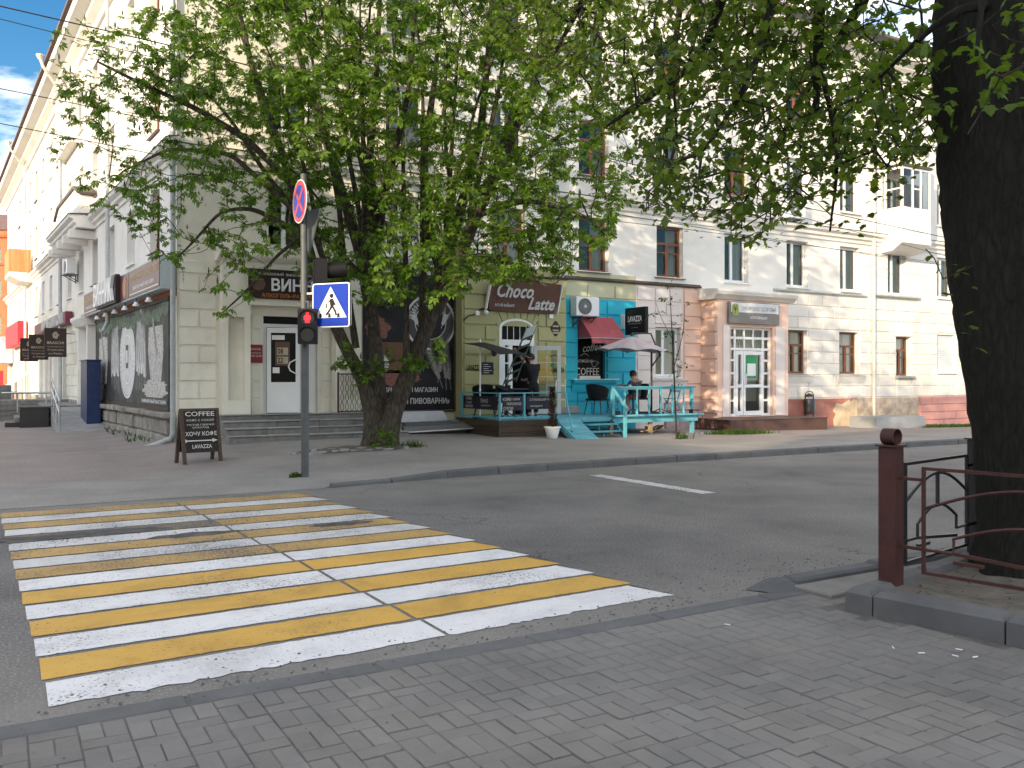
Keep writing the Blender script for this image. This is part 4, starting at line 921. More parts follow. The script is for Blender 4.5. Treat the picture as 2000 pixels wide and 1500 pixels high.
text('Choco', TF(12.05, 4.0, .065), (1, 0, 0), 1.15, .4, M_SILV, cs, .03, .02, .25, yd); text('Latte', TF(12.95, 3.68, .065), (1, 0, 0), .85, .34, M_SILV, cs, .03, .02, .25, yd); text('кофейня', TF(11.78, 3.6, .065), (1, 0, 0), .6, .13, M_GREYL, cs, .012, .01, 0, yd)
for (ua, ub, zb) in ((cu0 - .015, cu0 + .015, z1), (cu1 + .015, cu1 + .02, z1 - .05)): b = MB(); b.bar(TF(ua, z0, .03), TF(ub, zb, .03), .03, .09); b.build('edge_trim', M_PVC, cs)
for (uu, lab) in ((11.0, 'small white junction box near the brown cafe sign bulb'), (13.35, 'small white junction box above the dark octagonal plaque')):
    k = MB(); k.box(FR, uu - .06, uu + .06, .48, .54, 3.3, 3.42, .01); o = k.build('junction_box', M_PVC, None, origin=FR.p(uu, .48, 3.3)); tag(o, lab, 'junction box')
bl = thing('globe_lamp', FR.p(11.2, .5, 3.4), 'round white bulb on black bracket beside the brown cafe sign', 'lamp')
b = MB(); b.lathe(FR.p(11.22, .6, 3.38), [(.01, -.07), (.05, -.05), (.07, 0), (.05, .05), (.01, .07)], 12); b.build('bulb', M_PVC, bl, smooth=True); b = MB(); b.sweep([FR.p(11.3, .48, 3.44), FR.p(11.27, .58, 3.5), FR.p(11.22, .6, 3.45)], .015, 6); b.build('bracket', M_BLACKM, bl)
k = MB(); k.sweep([FR.p(10.6, .5, 3.15), FR.p(10.72, .52, 3.28), FR.p(10.95, .52, 3.33), FR.p(11.15, .52, 3.5), FR.p(11.4, .52, 3.44)], .018, 6); o = k.build('power_cable', M_CABLE, None, origin=FR.p(10.6, .5, 3.15)); tag(o, 'black cable curving up the olive wall to the cafe sign', 'cable')
pq = thing('plaque', FR.p(13.5, .49, 2.95), 'dark brown scalloped plaque with cream lines on olive wall', 'plaque')
b = MB(); pts = [(13.52 + .15 * math.cos(a) * (1 + .12 * math.cos(4 * a)), 3.02 + .2 * math.sin(a) * (1 + .1 * math.cos(4 * a))) for a in [2 * math.pi * i / 32 for i in range(32)]]; b.prism(FR, pts, .48, .5); b.build('plate', M_DMAROON, pq)
b = MB()
for z in (3.09, 2.97, 2.9): b.box(FR, 13.42, 13.62, .5, .503, z - .02, z + .02)
b.build('cream_lines', mat('poster_cream', (.45, .38, .27), .6), pq)
mb_ = thing('menu_board', FR.p(11.35, .49, 1.72), 'small dark framed menu board on olive wall by the arched door', 'board')
b = MB(); b.box(FR, 11.15, 11.5, .48, .51, 1.72, 2.05, .004); b.build('board', M_NAVY, mb_); b = MB(); rr = random.Random(8)
for i in range(5): b.box(FR, 11.19, 11.25 + rr.uniform(.08, .2), .511, .513, 1.76 + i * .055, 1.775 + i * .055)
b.build('chalk_lines', M_CHALK, mb_)
for (uu, zz, lab) in ((10.9, 1.9, 'dark flat letters on olive wall behind the black parasol pole'), (13.6, 1.85, 'dark flat letters on olive wall beside the turquoise wall')):
    t_ = thing('wall_lettering', FR.p(uu, .49, zz), lab, 'lettering'); ftext('LAVAZZA', FR, uu, .49, zz, .42, .15, M_BLACK, t_, .006, .03)
wl = thing('wall_lantern', FR.p(11.45, .5, 2.2), 'small black carriage lantern under the black parasol', 'lamp')
b = MB(); b.lathe(FR.p(11.45, .64, 2.2), [(.02, 0), (.07, .05), (.08, .16), (.03, .22)], 6); b.build('lantern_body', M_BLACKM, wl); b = MB(); b.sweep([FR.p(11.45, .47, 2.3), FR.p(11.45, .6, 2.5), FR.p(11.45, .64, 2.42)], .012, 6); b.build('bracket', M_BLACKM, wl)
# white repaint patches at the right edge of the olive wall
for i, (z0_, z1_) in enumerate(((.63, 1.02), (1.04, 1.42), (1.44, 1.6), (2.0, 2.2))):
    k = MB(); k.box(FR, 13.22 + .02 * i, 13.87, .46, .486, z0_, z1_, .01); k.build('whitewash_patch', M_WHITE, house)
# ---------------- turquoise front: coffee hatch, awning, air conditioner, blade sign
cwm = sub('coffee_hatch', FR.p(15.1, 0, 1.6)); c0, c1, cz0, cz1 = cwin
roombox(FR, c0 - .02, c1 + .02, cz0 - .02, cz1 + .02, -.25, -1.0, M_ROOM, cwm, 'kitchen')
pane(FR, c0, c1, cz0, cz1, -.12, MATS['dark_glass'], cwm)
b = MB(); b.box(FR, c0 + .1, c0 + .85, -.1, -.04, cz0, cz0 + .09); b.build('hatch_tray', M_PVC, cwm)
text('coffee', FR.p(15.22, -.11, 2.55), (1, 0, .12), .68, .24, M_CHALK, cwm, .003, .0, .3)
text('COFFEE', FR.p(15.05, -.11, 1.82), (1, 0, 0), .84, .22, M_CHALK, cwm, .003); text('КОФЕЙНЯ', FR.p(14.95, -.11, 2.14), (1, 0, 0), .55, .12, M_CHALK, cwm, .003)
b = MB(); b.sweep([FR.p(15.3 + .1 * math.cos(a), -.11, 2.1 - .14 * abs(math.sin(a))) for a in [math.pi * i / 10 for i in range(11)]] + [FR.p(15.4, -.11, 2.14), FR.p(15.2, -.11, 2.14)], .006, 4); b.sweep([FR.p(15.41, -.11, 2.12), FR.p(15.47, -.11, 2.09), FR.p(15.4, -.11, 2.02)], .006, 4); b.sweep([FR.p(14.8 + .3 * i / 8, -.11, 2.28 + .07 * math.sin(math.pi * i / 8)) for i in range(9)], .006, 4); b.build('cup_drawing', M_CHALK, cwm)
aw = thing('awning', FR.p(15.1, .3, 2.7), 'faded red cloth awning over the coffee window', 'awning'); M_AWN = mat('awning_cloth', (.4, .085, .1), .85, .1, 4, .3, 30, dirt=(.48, .2, .2), dscale=2, damt=.5)
b = MB(); n = 14; u0, u1 = 14.62, 15.86; vs = []
for j, (o, z) in enumerate(((.03, 3.45), (.2, 3.3), (.4, 3.1), (.6, 2.9), (.7, 2.78), (.71, 2.64))):
    for i in range(n + 1):
        t = i / n; sag = .025 * math.sin(math.pi * t * 3) * (j / 5) + .05 * math.sin(math.pi * t) * (1 if 0 < j < 5 else 0) * -.6
        vs.append(FR.p(u0 + (u1 - u0) * t, o + sag * .5, z + sag * .6 - (.03 * abs(math.sin(t * 9)) if j == 5 else 0)))
fs = [(j * (n + 1) + i, j * (n + 1) + i + 1, (j + 1) * (n + 1) + i + 1, (j + 1) * (n + 1) + i) for j in range(5) for i in range(n)]
b.add(vs, fs); b.build('cloth', M_AWN, aw, smooth=True, recalc=False)
for u in (u0, u1): b = MB(); b.add([FR.p(u, .03, 3.44), FR.p(u, .7, 2.77), FR.p(u, .03, 2.77)], [(0, 1, 2)]); b.build('side_cloth', M_AWN, aw, recalc=False)
b = MB(); b.tube(FR.p(u0 - .02, .7, 2.78), FR.p(u1 + .02, .7, 2.78), .014); b.tube(FR.p(u0, .0, 2.78), FR.p(u0, .7, 2.78), .012); b.tube(FR.p(u1, .0, 2.78), FR.p(u1, .7, 2.78), .012); b.build('frame', M_GALV, aw)
def aircon(fr, u, o, z, label, w=.8, h=.56, d=.3):
    t = thing('air_conditioner', fr.p(u, o, z), label, 'air conditioner'); k = MB(); k.box(fr, u - w / 2, u + w / 2, o + .1, o + .1 + d, z, z + h, .02); k.build('case', M_PVC, t)
    s = 1 if fr is FR else -1; cu = u - .1 * s; f = o + .1 + d
    k = MB(); k.lathe(fr.p(cu, f, z + h / 2), [(.235, 0), (.235, .012), (.2, .016), (.2, .004)], 24, fr.do); g = k.build('fan_grille', mat('grille_grey', (.11, .12, .13), .5), t)
    k = MB()
    for i in range(20): a = 2 * math.pi * i / 20; k.bar(fr.p(cu + .04 * math.cos(a), f + .02, z + h / 2 + .04 * math.sin(a)), fr.p(cu + .22 * math.cos(a), f + .02, z + h / 2 + .22 * math.sin(a)), .004, .004)
    k.lathe(fr.p(cu, f + .012, z + h / 2), [(.05, 0), (.045, .015)], 12, fr.do); k.build('guard', M_GREYL, g)
    for uu in (u - w * .32, u + w * .32):
        k = MB(); k.bar(fr.p(uu, o, z - .03), fr.p(uu, o + .5, z - .03), .04, .04); k.bar(fr.p(uu, o + .02, z - .3), fr.p(uu, o + .02, z), .04, .04); k.bar(fr.p(uu, o, z - .28), fr.p(uu, o + .4, z - .05), .03, .03); k.build('bracket', M_GREYP, t)
    return t
aircon(FR, 14.68, .03, 3.42, 'white air conditioner with dark round fan on turquoise wall'); aircon(FR, 23.4, .03, 6.98 + .1, 'white air conditioner high on the white wall under a window'); aircon(FL, 15.3, .03, 5.5, 'white air conditioner beside beam brackets of the side street front')
ls = thing('blade_sign', FR.p(16.25, .1, 2.95), 'black projecting coffee sign on turquoise wall', 'sign')
b = MB(); b.box(FR, 16.2, 16.32, .22, 1.16, 2.92, 3.72, .012); b.build('board', M_BLACK, ls); b = MB(); b.box(FR, 16.17, 16.35, .0, .2, 3.1, 3.55, .01); b.build('bracket_box', M_PVC, ls)
bx = Vector((0, -1, 0))
text('LAVAZZA', FR.p(16.2, .68, 3.38), bx, .66, .17, M_SIGNW, ls, .004, .03, .15); text("ITALY'S FAVOURITE COFFEE", FR.p(16.2, .68, 3.24), bx, .58, .035, M_GREYL, ls, .003); text('кофейня', FR.p(16.2, .68, 3.12), bx, .28, .04, M_GREYL, ls, .003)
# ---------------- black brewery banner
bn = thing('brewery_banner', FR.p(9.3, .05, .8), 'tall black brewery banner with round emblem and wheat behind the chestnut', 'banner'); bu0, bu1 = 7.95, 10.52
M_BAN = mat('banner_black', (.012, .012, .016), .5, .4, 3, dirt=(.035, .032, .036), dscale=1.5, damt=.5, spec=.2)
b = MB(); b.box(FR, bu0, bu1, .02, .05, .78, 4.3, .004); b.build('sheet', M_BAN, bn)
b = MB(); b.bar(FR.p(bu0, .06, .74), FR.p(bu1, .06, .74), .06, .06); b.bar(FR.p(bu1 + .03, .06, .74), FR.p(bu1 + .03, .06, 4.3), .05, .05); b.bar(FR.p(bu0, .06, 4.33), FR.p(bu1, .06, 4.33), .05, .05); b.build('frame', M_DWOOD, bn)
ec = (9.84, 3.1)
def ring(fr, c, r0, r1, o0, o1, n=48):
    k = MB(); A = [fr.p(c[0] + r * math.cos(2 * math.pi * i / n), o, c[1] + r * math.sin(2 * math.pi * i / n)) for o in (o0, o1) for r in (r0, r1) for i in range(n)]
    k.add(A, [(2 * n + i, 2 * n + (i + 1) % n, 3 * n + (i + 1) % n, 3 * n + i) for i in range(n)] + [(n + i, n + (i + 1) % n, 3 * n + (i + 1) % n, 3 * n + i) for i in range(n)]); return k
M_PRW = mat('print_white', (.55, .54, .54), .6, .1, 8); M_PRG = mat('print_grey', (.25, .235, .23), .6, .4, 14); M_PRB = mat('print_brown', (.2, .075, .055), .6, .5, 18); M_PRX = mat('print_beer', (.13, .06, .03), .6, .2, 4)
ring(FR, ec, .68, .74, .05, .056).build('emblem_ring', M_PRW, bn, recalc=False); ring(FR, ec, .44, .46, .05, .056).build('emblem_ring', M_PRW, bn, recalc=False); ring(FR, ec, .47, .67, .05, .054).build('emblem_band', mat('print_dark', (.05, .05, .055), .6), bn, recalc=False)
for i, ch in enumerate('ДИН'):
    a = rad(168 - 17 * i); text(ch, FR.p(ec[0] + .57 * math.cos(a), .055, ec[1] + .57 * math.sin(a)), (math.sin(a), 0, -math.cos(a)), None, .14, M_PRW, bn, .002, .02, 0, (math.cos(a), 0, math.sin(a)))
def ear(fr, u, z, ang, L, m, parent, o=.056, s=1.):
    k = MB(); d = Vector((math.cos(ang), math.sin(ang))); p = Vector((-d.y, d.x)); n = int(L / (.06 * s))
    for i in range(n):
        c = Vector((u, z)) + d * (L * .25 + L * .72 * i / n)
        for sg in (-1, 1):
            q = [c, c + p * sg * .05 * s + d * .03 * s, c + p * sg * .045 * s + d * .12 * s, c + d * .07 * s]; k.add([fr.p(x.x, o + .001 * (i % 2), x.y) for x in q], [(0, 1, 2, 3)])
            k.add([fr.p(x.x, o + .002, x.y) for x in (c + p * sg * .04 * s + d * .1 * s, c + p * sg * .05 * s + d * .1 * s, c + p * sg * .14 * s + d * .42 * s)], [(0, 1, 2)])
    k.add([fr.p(x.x, o, x.y) for x in (Vector((u, z)) - p * .008, Vector((u, z)) + p * .008, Vector((u, z)) + d * L * .4 + p * .008, Vector((u, z)) + d * L * .4 - p * .008)], [(0, 1, 2, 3)])
    return k.build('wheat_ear', m, parent, recalc=False)
for (u, z, a, L) in ((10.2, 1.35, 112, 1.05), (10.3, 1.3, 92, 1.2), (10.05, 1.5, 80, 1.1), (10.45, 1.3, 100, 1.1), (9.5, 2.95, 115, .35), (10.15, 2.95, 68, .38)): ear(FR, u, z, rad(a), L, M_PRG if z < 2 else M_PRW, bn)
blob(FR, 8.7, 1.62, .8, .2, .05, .054, 40, 5).build('malt_heap', M_PRB, bn); blob(FR, 8.35, 2.9, .35, .3, .05, .054, 30, 6).build('malt_heap', M_PRB, bn); k = MB(); k.prism(FR, [(8.25, 1.75), (9.0, 1.75), (9.1, 2.55), (8.2, 2.55)], .05, .054); k.build('beer_glass', M_PRX, bn)
ftext('ФИРМЕННЫЙ МАГАЗИН', FR, 9.22, .055, 1.33, 1.65, .17, M_PRW, bn, .002, .02); ftext('КАЛУЖСКОЙ ПИВОВАРНИ»', FR, 9.25, .055, 1.04, 2.3, .2, M_PRW, bn, .002, .02)
k = MB(); k.lathe(FR.p(8.42, .055, 2.0), [(.24, 0), (.22, .004)], 24, (0, -1, 0)); k.build('round_badge', M_PRW, bn); ftext('22', FR, 8.46, .06, 2.0, .2, .14, M_BLACK, bn, .003, .02)
ht = thing('cellar_hatch', (9.7, 20.2, .2), 'grey sheet metal cellar hatch under the brewery banner', 'hatch')
b = MB(); b.box(FX, 8.7, 10.5, 20.1, 21.05, .0, .5); b.build('base', M_DCONC, ht); b = MB(); b.add([(8.55, 19.75, .3), (10.45, 19.6, .36), (10.35, 20.5, .52), (8.75, 20.45, .5)] + [(8.55, 19.75, .27), (10.45, 19.6, .33), (10.35, 20.5, .49), (8.75, 20.45, .47)], [(0, 1, 2, 3), (7, 6, 5, 4), (0, 4, 5, 1), (1, 5, 6, 2), (2, 6, 7, 3), (3, 7, 4, 0)]); b.build('plate', M_GALV, ht)
b = MB(); b.add([(8.75, 20.46, .5), (10.1, 20.5, .5), (10.05, 20.72, .76), (8.8, 20.7, .76)], [(0, 1, 2, 3)]); b.build('back_sheet', M_GALV, ht)

# ================================================================ CAFE DECKS
ZD = .6
d1 = thing('cafe_deck', (11.2, 19.4, .2), 'dark brown boarded deck with low rail before the olive cafe', 'deck'); X0, X1, Y0, Y1 = 10.38, 12.08, 18.3, 20.6
for i in range(3):
    z = .14 + i * .152
    k = MB(); k.box(FX, X0, X1, Y0, Y0 + .025, z, z + .146, .004); k.build('fascia_board', M_DWOOD, d1); k = MB(); k.box(FX, X0 - .001, X0 + .025, Y0 + .03, Y1, z, z + .146, .004); k.build('fascia_board', M_DWOOD, d1)
for i in range(16):
    y = Y0 + .03 + i * .143; k = MB(); k.box(FX, X0 + .03, X1, y, y + .138, ZD - .04, ZD, .004); k.build('floor_board', M_BWOOD, d1)
posts = [(X0 + .03, 20.35), (X0 + .03, Y0 + .03), (11.1, Y0 + .03), (11.95, Y0 + .03)]
for (x, y) in posts: k = MB(); k.box(FX, x - .025, x + .025, y - .025, y + .025, .15 if y < 19 else ZD, 1.24, .004); k.build('post', M_BWOOD, d1)
b = MB(); b.bar((X0 + .03, 20.35, 1.25), (X0 + .03, Y0, 1.25), .05, .03); b.build('rail', M_BWOOD, d1); b = MB(); b.bar((X0, Y0 + .03, 1.252), (12.2, Y0 + .03, 1.252), .05, .03); b.build('rail', M_BWOOD, d1)
b = MB(); b.bar((X0 + .03, 20.3, ZD + .05), (X0 + .03, Y0, ZD + .05), .04, .04); b.bar((X0, Y0 + .03, ZD + .052), (12.0, Y0 + .03, ZD + .052), .04, .04); b.build('lower_rail', M_BWOOD, d1)
def chalk_banner(p0, p1, z0, z1, lines, label):
    p0 = Vector(p0); p1 = Vector(p1); xd = (p1 - p0).normalized(); L = (p1 - p0).length; nd = xd.cross(Vector((0, 0, 1)))
    t = thing('chalk_banner', p0 + Vector((0, 0, z0)), label, 'banner'); fr = Frame(p0, xd, nd); k = MB(); n = 8
    vs = [fr.p(L * i / n, .012 * math.sin(i * 1.3), z) for z in (z0, z1) for i in range(n + 1)]; k.add(vs, [(i, i + 1, n + 2 + i, n + 1 + i) for i in range(n)]); k.build('sheet', M_NAVY, t, recalc=False)
    for (s, u, z, w_, h, sh) in lines: text(s, fr.p(L * u, .018, z0 + (z1 - z0) * z), xd, w_, h, M_CHALK, t, .003, 0, sh)
chalk_banner((X0 + .0, 20.2, 0), (X0 + .0, 18.4, 0), .84, 1.17, (('КОФЕ', .2, .8, .3, .08, 0), ('С СОБОЙ', .2, .5, .3, .06, 0), ('НАПИТКИ', .2, .2, .4, .07, 0), ('ПАННО', .65, .65, .4, .1, 0), ('ручной работы', .7, .3, .5, .06, .2)), 'navy chalk lettered banner along the short side of the cafe deck rail')
chalk_banner((X0 + .08, Y0 - .0, 0), (11.05, Y0 - .0, 0), .83, 1.17, (('КОФЕ', .2, .8, .22, .08, 0), ('с собой', .6, .82, .26, .06, .2), ('МОРОЖЕНОЕ', .55, .48, .42, .065, .1), ('-СМУЗИ', .25, .16, .3, .07, 0)), 'navy chalk banner with ice cream lettering on the cafe deck rail')
chalk_banner((11.15, Y0 - .0, 0), (11.92, Y0 - .0, 0), .85, 1.17, (('СОГРЕВАЮЩИЙ ЧАЙ', .5, .75, .62, .08, 0), ('холодный', .35, .25, .36, .06, .1)), 'navy chalk banner with tea lettering behind the dried conifer')
# turquoise deck with stairs and ramp
d2 = thing('turquoise_deck', (14.5, 19.6, .2), 'turquoise wooden deck with turned balusters before the coffee window', 'deck')
for i in range(18):
    y = 18.45 + i * .144; k = MB(); k.box(FX, 12.1, 16.75, y, y + .139, ZD - .04, ZD, .004); k.build('floor_board', M_BWOOD, d2)
b = MB(); b.box(FX, 13.85, 16.95, 18.28, 18.56, ZD - .002, ZD + .045, .008); b.build('ledge', M_BWOOD, d2); b = MB(); b.box(FX, 13.9, 16.85, 18.42, 18.449, ZD - .17, ZD - .004, .004); b.build('fascia_board', M_BWOOD, d2); b = MB(); b.box(FX, 12.1, 13.85, 18.42, 18.449, ZD - .11, ZD - .004, .004); b.build('fascia_board', M_BWOOD, d2)
for (x, y, m) in ((16.7, 18.5, M_BWOOD), (15.25, 18.55, M_SWOOD), (13.95, 18.6, M_SWOOD), (12.3, 18.6, M_SWOOD)): k = MB(); k.box(FX, x - .05, x + .05, y - .04, y + .04, zg(x, y) - .03, ZD - .04, .004); k.build('leg', m, d2)
for x in (13.88, 16.62): k = MB(); k.box(FX, x - .04, x + .04, 18.38, 18.46, ZD + .04, 1.36, .004); k.build('newel_post', M_BWOOD, d2)
b = MB(); b.box(FX, 13.8, 16.72, 18.36, 18.48, 1.36, 1.4, .008); b.box(FX, 13.85, 16.65, 18.395, 18.445, 1.315, 1.36); b.build('rail', M_BWOOD, d2)
for i in range(6):
    x = 14.28 + i * .41; k = MB(); k.lathe((x, 18.42, ZD + .045), [(.032, 0), (.032, .08), (.022, .1), (.034, .18), (.038, .24), (.02, .34), (.028, .4), (.02, .46), (.036, .56), (.022, .62), (.032, .64), (.032, .72)], 8); k.build('baluster', M_BWOOD, d2, smooth=True)
sk = -.33                                        # the stairs and the ramp leave the deck at a slight angle
for i, (y, z) in enumerate(((18.12, .45), (17.78, .29))):
    x = 12.9 + sk * (18.45 - y); k = MB(); k.box(FX, x, x + .95, y - .16, y + .16, z - .035, z, .005); k.build('tread', M_BWOOD, d2); k = MB(); k.box(FX, x + .4, x + .45, y - .02, y + .02, z - .15, z - .036); k.build('tread_prop', M_BWOOD, d2)
b = MB(); b.bar((13.85, 18.42, .5), (13.5, 17.4, .12), .03, .12); b.build('stringer', M_BWOOD, d2); b = MB(); b.box(FX, 13.46, 13.53, 17.36, 17.43, zg(13.5, 17.4), .85, .004); b.build('stair_post', M_BWOOD, d2); b = MB(); b.bar((13.86, 18.42, 1.37), (13.49, 17.3, .84), .07, .05); b.build('stair_rail', M_BWOOD, d2)
rp = thing('access_ramp', (12.2, 17.9, .2), 'sloping turquoise board ramp beside the wooden stairs', 'ramp')
pa = Vector((12.08, 18.42, ZD)); pb = Vector((11.83, 17.15, .15)); xw = Vector((.68, .0, 0)); n = 10
for i in range(n):
    q0 = pa.lerp(pb, i / n + .004); q1 = pa.lerp(pb, (i + 1) / n - .004); k = MB(); dn = Vector((0, 0, -.035)); k.add([q0, q0 + xw, q1 + xw, q1, q0 + dn, q0 + xw + dn, q1 + xw + dn, q1 + dn], [(0, 1, 2, 3), (7, 6, 5, 4), (0, 4, 5, 1), (1, 5, 6, 2), (2, 6, 7, 3), (3, 7, 4, 0)]); k.build('ramp_board', M_BWOOD, rp)
b = MB(); dn = Vector((0, 0, -.09)); b.bar(pa + dn, pb + dn, .05, .1); b.bar(pa + xw + dn, pb + xw + dn, .05, .1); b.build('joist', M_BWOOD, rp); b = MB(); b.bar((12.0, 18.33, 1.26), (12.3, 18.3, 1.26), .03, .03); b.bar((12.3, 18.3, 1.27), (12.0, 17.55, .32), .035, .035); b.build('handrail', M_BWOOD, rp)
rr = random.Random(6); lp = thing('timber_offcuts', (15.6, 18.9, .1), 'loose timber offcuts lying under the turquoise deck', 'timber')
for i in range(6): x = 15.2 + .12 * i; k = MB(); k.bar((x, 18.7 + rr.uniform(0, .2), zg(x, 19) + .04 + .03 * (i % 3)), (x + rr.uniform(.3, .6), 18.9 + rr.uniform(0, .4), zg(x, 19) + .12 + .03 * (i % 3)), .09, .025); k.build('plank', M_SWOOD, lp)
# ---------------- furniture
def tub_chair(loc, rz, label, group=None):
    t = thing('tub_chair', loc, label, 'chair', group, rz); M = WM[t.name]; k = MB(); F = Frame(M @ Vector((0, 0, 0)), M.to_3x3() @ Vector((1, 0, 0)), M.to_3x3() @ Vector((0, 1, 0)))
    k.box(F, -.25, .25, -.24, .24, .4, .45, .02); k.build('seat', M_BLACK, t); k = MB(); n = 14; vs = []
    for (r, z, tilt) in ((.25, .45, 0), (.3, .68, .0), (.33, .86, .0)):
        for i in range(n + 1): a = rad(-15 + 210 * i / n); hh = z - (.16 * (abs(i / n - .5) * 2) ** 2 if z > .6 else 0); vs.append(F.p(r * math.cos(a), r * math.sin(a), hh))
    vs += [v + (F.o + Vector((0, 0, v.z - F.o.z)) - v) * .07 for v in vs]; N = 3 * (n + 1); fs = []
    for s_ in (0, N):
        for j in range(2):
            for i in range(n): fs.append((s_ + j * (n + 1) + i, s_ + j * (n + 1) + i + 1, s_ + (j + 1) * (n + 1) + i + 1, s_ + (j + 1) * (n + 1) + i))
    for i in range(n): fs.append((2 * (n + 1) + i, 2 * (n + 1) + i + 1, N + 2 * (n + 1) + i + 1, N + 2 * (n + 1) + i))
    k.add(vs, fs); k.build('backrest', M_BLACK, t, recalc=False)
    for (x, y) in ((-.2, -.2), (.2, -.2), (-.2, .2), (.2, .2)): k = MB(); k.tube(F.p(x, y, .41), F.p(x * 1.35, y * 1.35, 0), .018, .014, 6); k.build('leg', M_BLACKM, t)
    return t
tub_chair((14.35, 19.75, ZD), rad(115), 'black wicker tub chair with dark cushion under the coffee window')
b = MB(); b.lathe((14.37, 19.72, ZD + .45), [(.05, 0), (.2, .03), (.22, .08), (.16, .13), (.03, .15)], 10); o = b.build('cushion', mat('dark_cushion', (.03, .025, .035), .9), None, True, origin=(14.37, 19.72, ZD + .45)); tag(o, 'dark cushion lying on the tub chair by the coffee window', 'cushion')
tub_chair((10.85, 19.9, ZD), rad(150), 'black tub chair beside the white parasol pole'); tub_chair((11.0, 18.95, ZD), rad(40), 'black tub chair behind the ice cream chalk banner')
tub_chair((15.95, 19.95, ZD), rad(-80), 'black tub chair under the seated man')
def table(loc, w, d, label, rz=0):
    t = thing('cafe_table', loc, label, 'table', None, rz); M = WM[t.name]; F = Frame(M @ Vector((0, 0, 0)), M.to_3x3() @ Vector((1, 0, 0)), M.to_3x3() @ Vector((0, 1, 0)))
    k = MB(); k.box(F, -w / 2, w / 2, -d / 2, d / 2, .72, .75, .008); k.build('table_top', M_BLACKM, t); k = MB(); k.tube(F.p(0, 0, .05), F.p(0, 0, .72), .03); k.build('column', M_BLACKM, t)
    for a in range(4): k = MB(); c, s = math.cos(rad(45 + 90 * a)), math.sin(rad(45 + 90 * a)); k.sweep([F.p(0, 0, .16), F.p(.16 * c, .16 * s, .08), F.p(.32 * c, .32 * s, .015)], .016, 6); k.build('foot', M_BLACKM, t)
table((15.3, 19.35, ZD), .7, .7, 'small black square table in front of the seated man'); table((16.15, 19.2, ZD), .75, .7, 'small black table under the beige parasol'); table((11.25, 19.5, ZD), 1.0, .6, 'low black table with napkin box on the cafe deck')
for (x, y, w_, d_, h, m, nm, lab) in ((11.0, 19.4, .28, .14, .07, M_SIGNW, 'napkin_box', 'white napkin box on the low black cafe table'), (11.28, 19.38, .1, .1, .09, M_BLACK, 'sugar_jar', 'small black jar on the low cafe table'), (15.1, 19.25, .08, .08, .09, M_SIGNW, 'coffee_cup', 'white cup in front of the seated man')):
    k = MB()
    if nm == 'napkin_box': k.box(FX, x - w_ / 2, x + w_ / 2, y - d_ / 2, y + d_ / 2, ZD + .75, ZD + .75 + h, .01)
    else: k.lathe((x, y, ZD + .75), [(w_ * .35, 0), (w_ * .5, h), (w_ * .45, h), (w_ * .3, .02)], 12)
    tag(k.build(nm, m, None, origin=(x, y, ZD + .75)), lab, nm.split('_')[1])
fc = thing('folding_chair', (16.5, 19.0, ZD), 'turquoise slatted folding chair behind the balusters', 'chair')
for s in (-.2, .2):
    k = MB(); k.bar((16.3, 19.0 + s, ZD), (16.6, 19.0 + s, ZD + .85), .03, .03); k.build('leg', M_BWOOD, fc); k = MB(); k.bar((16.68, 19.0 + s, ZD), (16.3, 19.0 + s, ZD + .45), .03, .03); k.build('leg', M_BWOOD, fc)
for i in range(5): k = MB(); k.box(FX, 16.26 + i * .065, 16.31 + i * .065, 18.78, 19.22, ZD + .44, ZD + .455); k.build('slat', M_BWOOD, fc)
for z in (.62, .74): k = MB(); k.box(FX, 16.52 + (z - .62) * .35, 16.54 + (z - .62) * .35, 18.78, 19.22, ZD + z, ZD + z + .07); k.build('back_slat', M_BWOOD, fc)
# ---------------- parasols
pu = thing('black_parasol', (10.5, 19.5, ZD), 'black tilted parasol on a thin white pole', 'parasol')
b = MB(); b.tube((10.5, 19.5, ZD), (10.5, 19.5, 2.5), .02, .018, 10); pp = b.build('pole', M_PVC, pu, True); b = MB(); b.lathe((10.5, 19.5, ZD + 0), [(.2, 0), (.2, .03), (.03, .05)], 16); b.build('base_plate', M_BLACKM, pu); b = MB(); b.lathe((10.5, 19.5, 1.3), [(.03, 0), (.03, .05)], 8); b.build('collar', M_PVC, pu)
ax = (RGT * .97 + Vector((0, 0, -.2))).normalized(); ay = (FWD * .97 + Vector((0, 0, .12))).normalized(); ap = Vector((10.5, 19.5, 2.53)); cen = ap + RGT * .42 + Vector((0, 0, -.2))
n = 4; crn = [cen - ax * .87, cen - ay * .85 + ax * .1, cen + ax * .9, cen + ay * .85 + ax * .1]; k = MB(); vs = [ap + RGT * .12]; seg = 6
for i in range(4):
    for j in range(seg): t = j / seg; p = crn[i].lerp(crn[(i + 1) % 4], t); vs.append(p + Vector((0, 0, .05 * math.sin(math.pi * t))))
N = 4 * seg; vs2 = [v + Vector((0, 0, -.012)) for v in vs]
k.add(vs + vs2, [(0, 1 + i, 1 + (i + 1) % N) for i in range(N)] + [(N + 1, N + 2 + (i + 1) % N, N + 2 + i) for i in range(N)] + [(1 + i, N + 2 + i, N + 2 + (i + 1) % N, 1 + (i + 1) % N) for i in range(N)]); k.build('canopy', mat('black_cloth', (.02, .02, .023), .85, .15, 6), pu, recalc=False)
for c in crn: k = MB(); k.tube(ap + RGT * .1 + Vector((0, 0, -.04)), c + Vector((0, 0, -.02)), .008, n=5); k.build('rib', M_PVC, pu)
k = MB(); k.lathe(ap + Vector((0, 0, .0)), [(.03, 0), (.035, .04), (.012, .09)], 8); k.build('finial', M_PVC, pu)
bp = thing('beige_parasol', (16.12, 19.55, ZD), 'pale beige cantilever parasol on a black side pole', 'parasol'); ap = Vector((15.45, 19.6, 2.82)); R_ = 1.03; k = MB(); vs = [ap]; N = 32
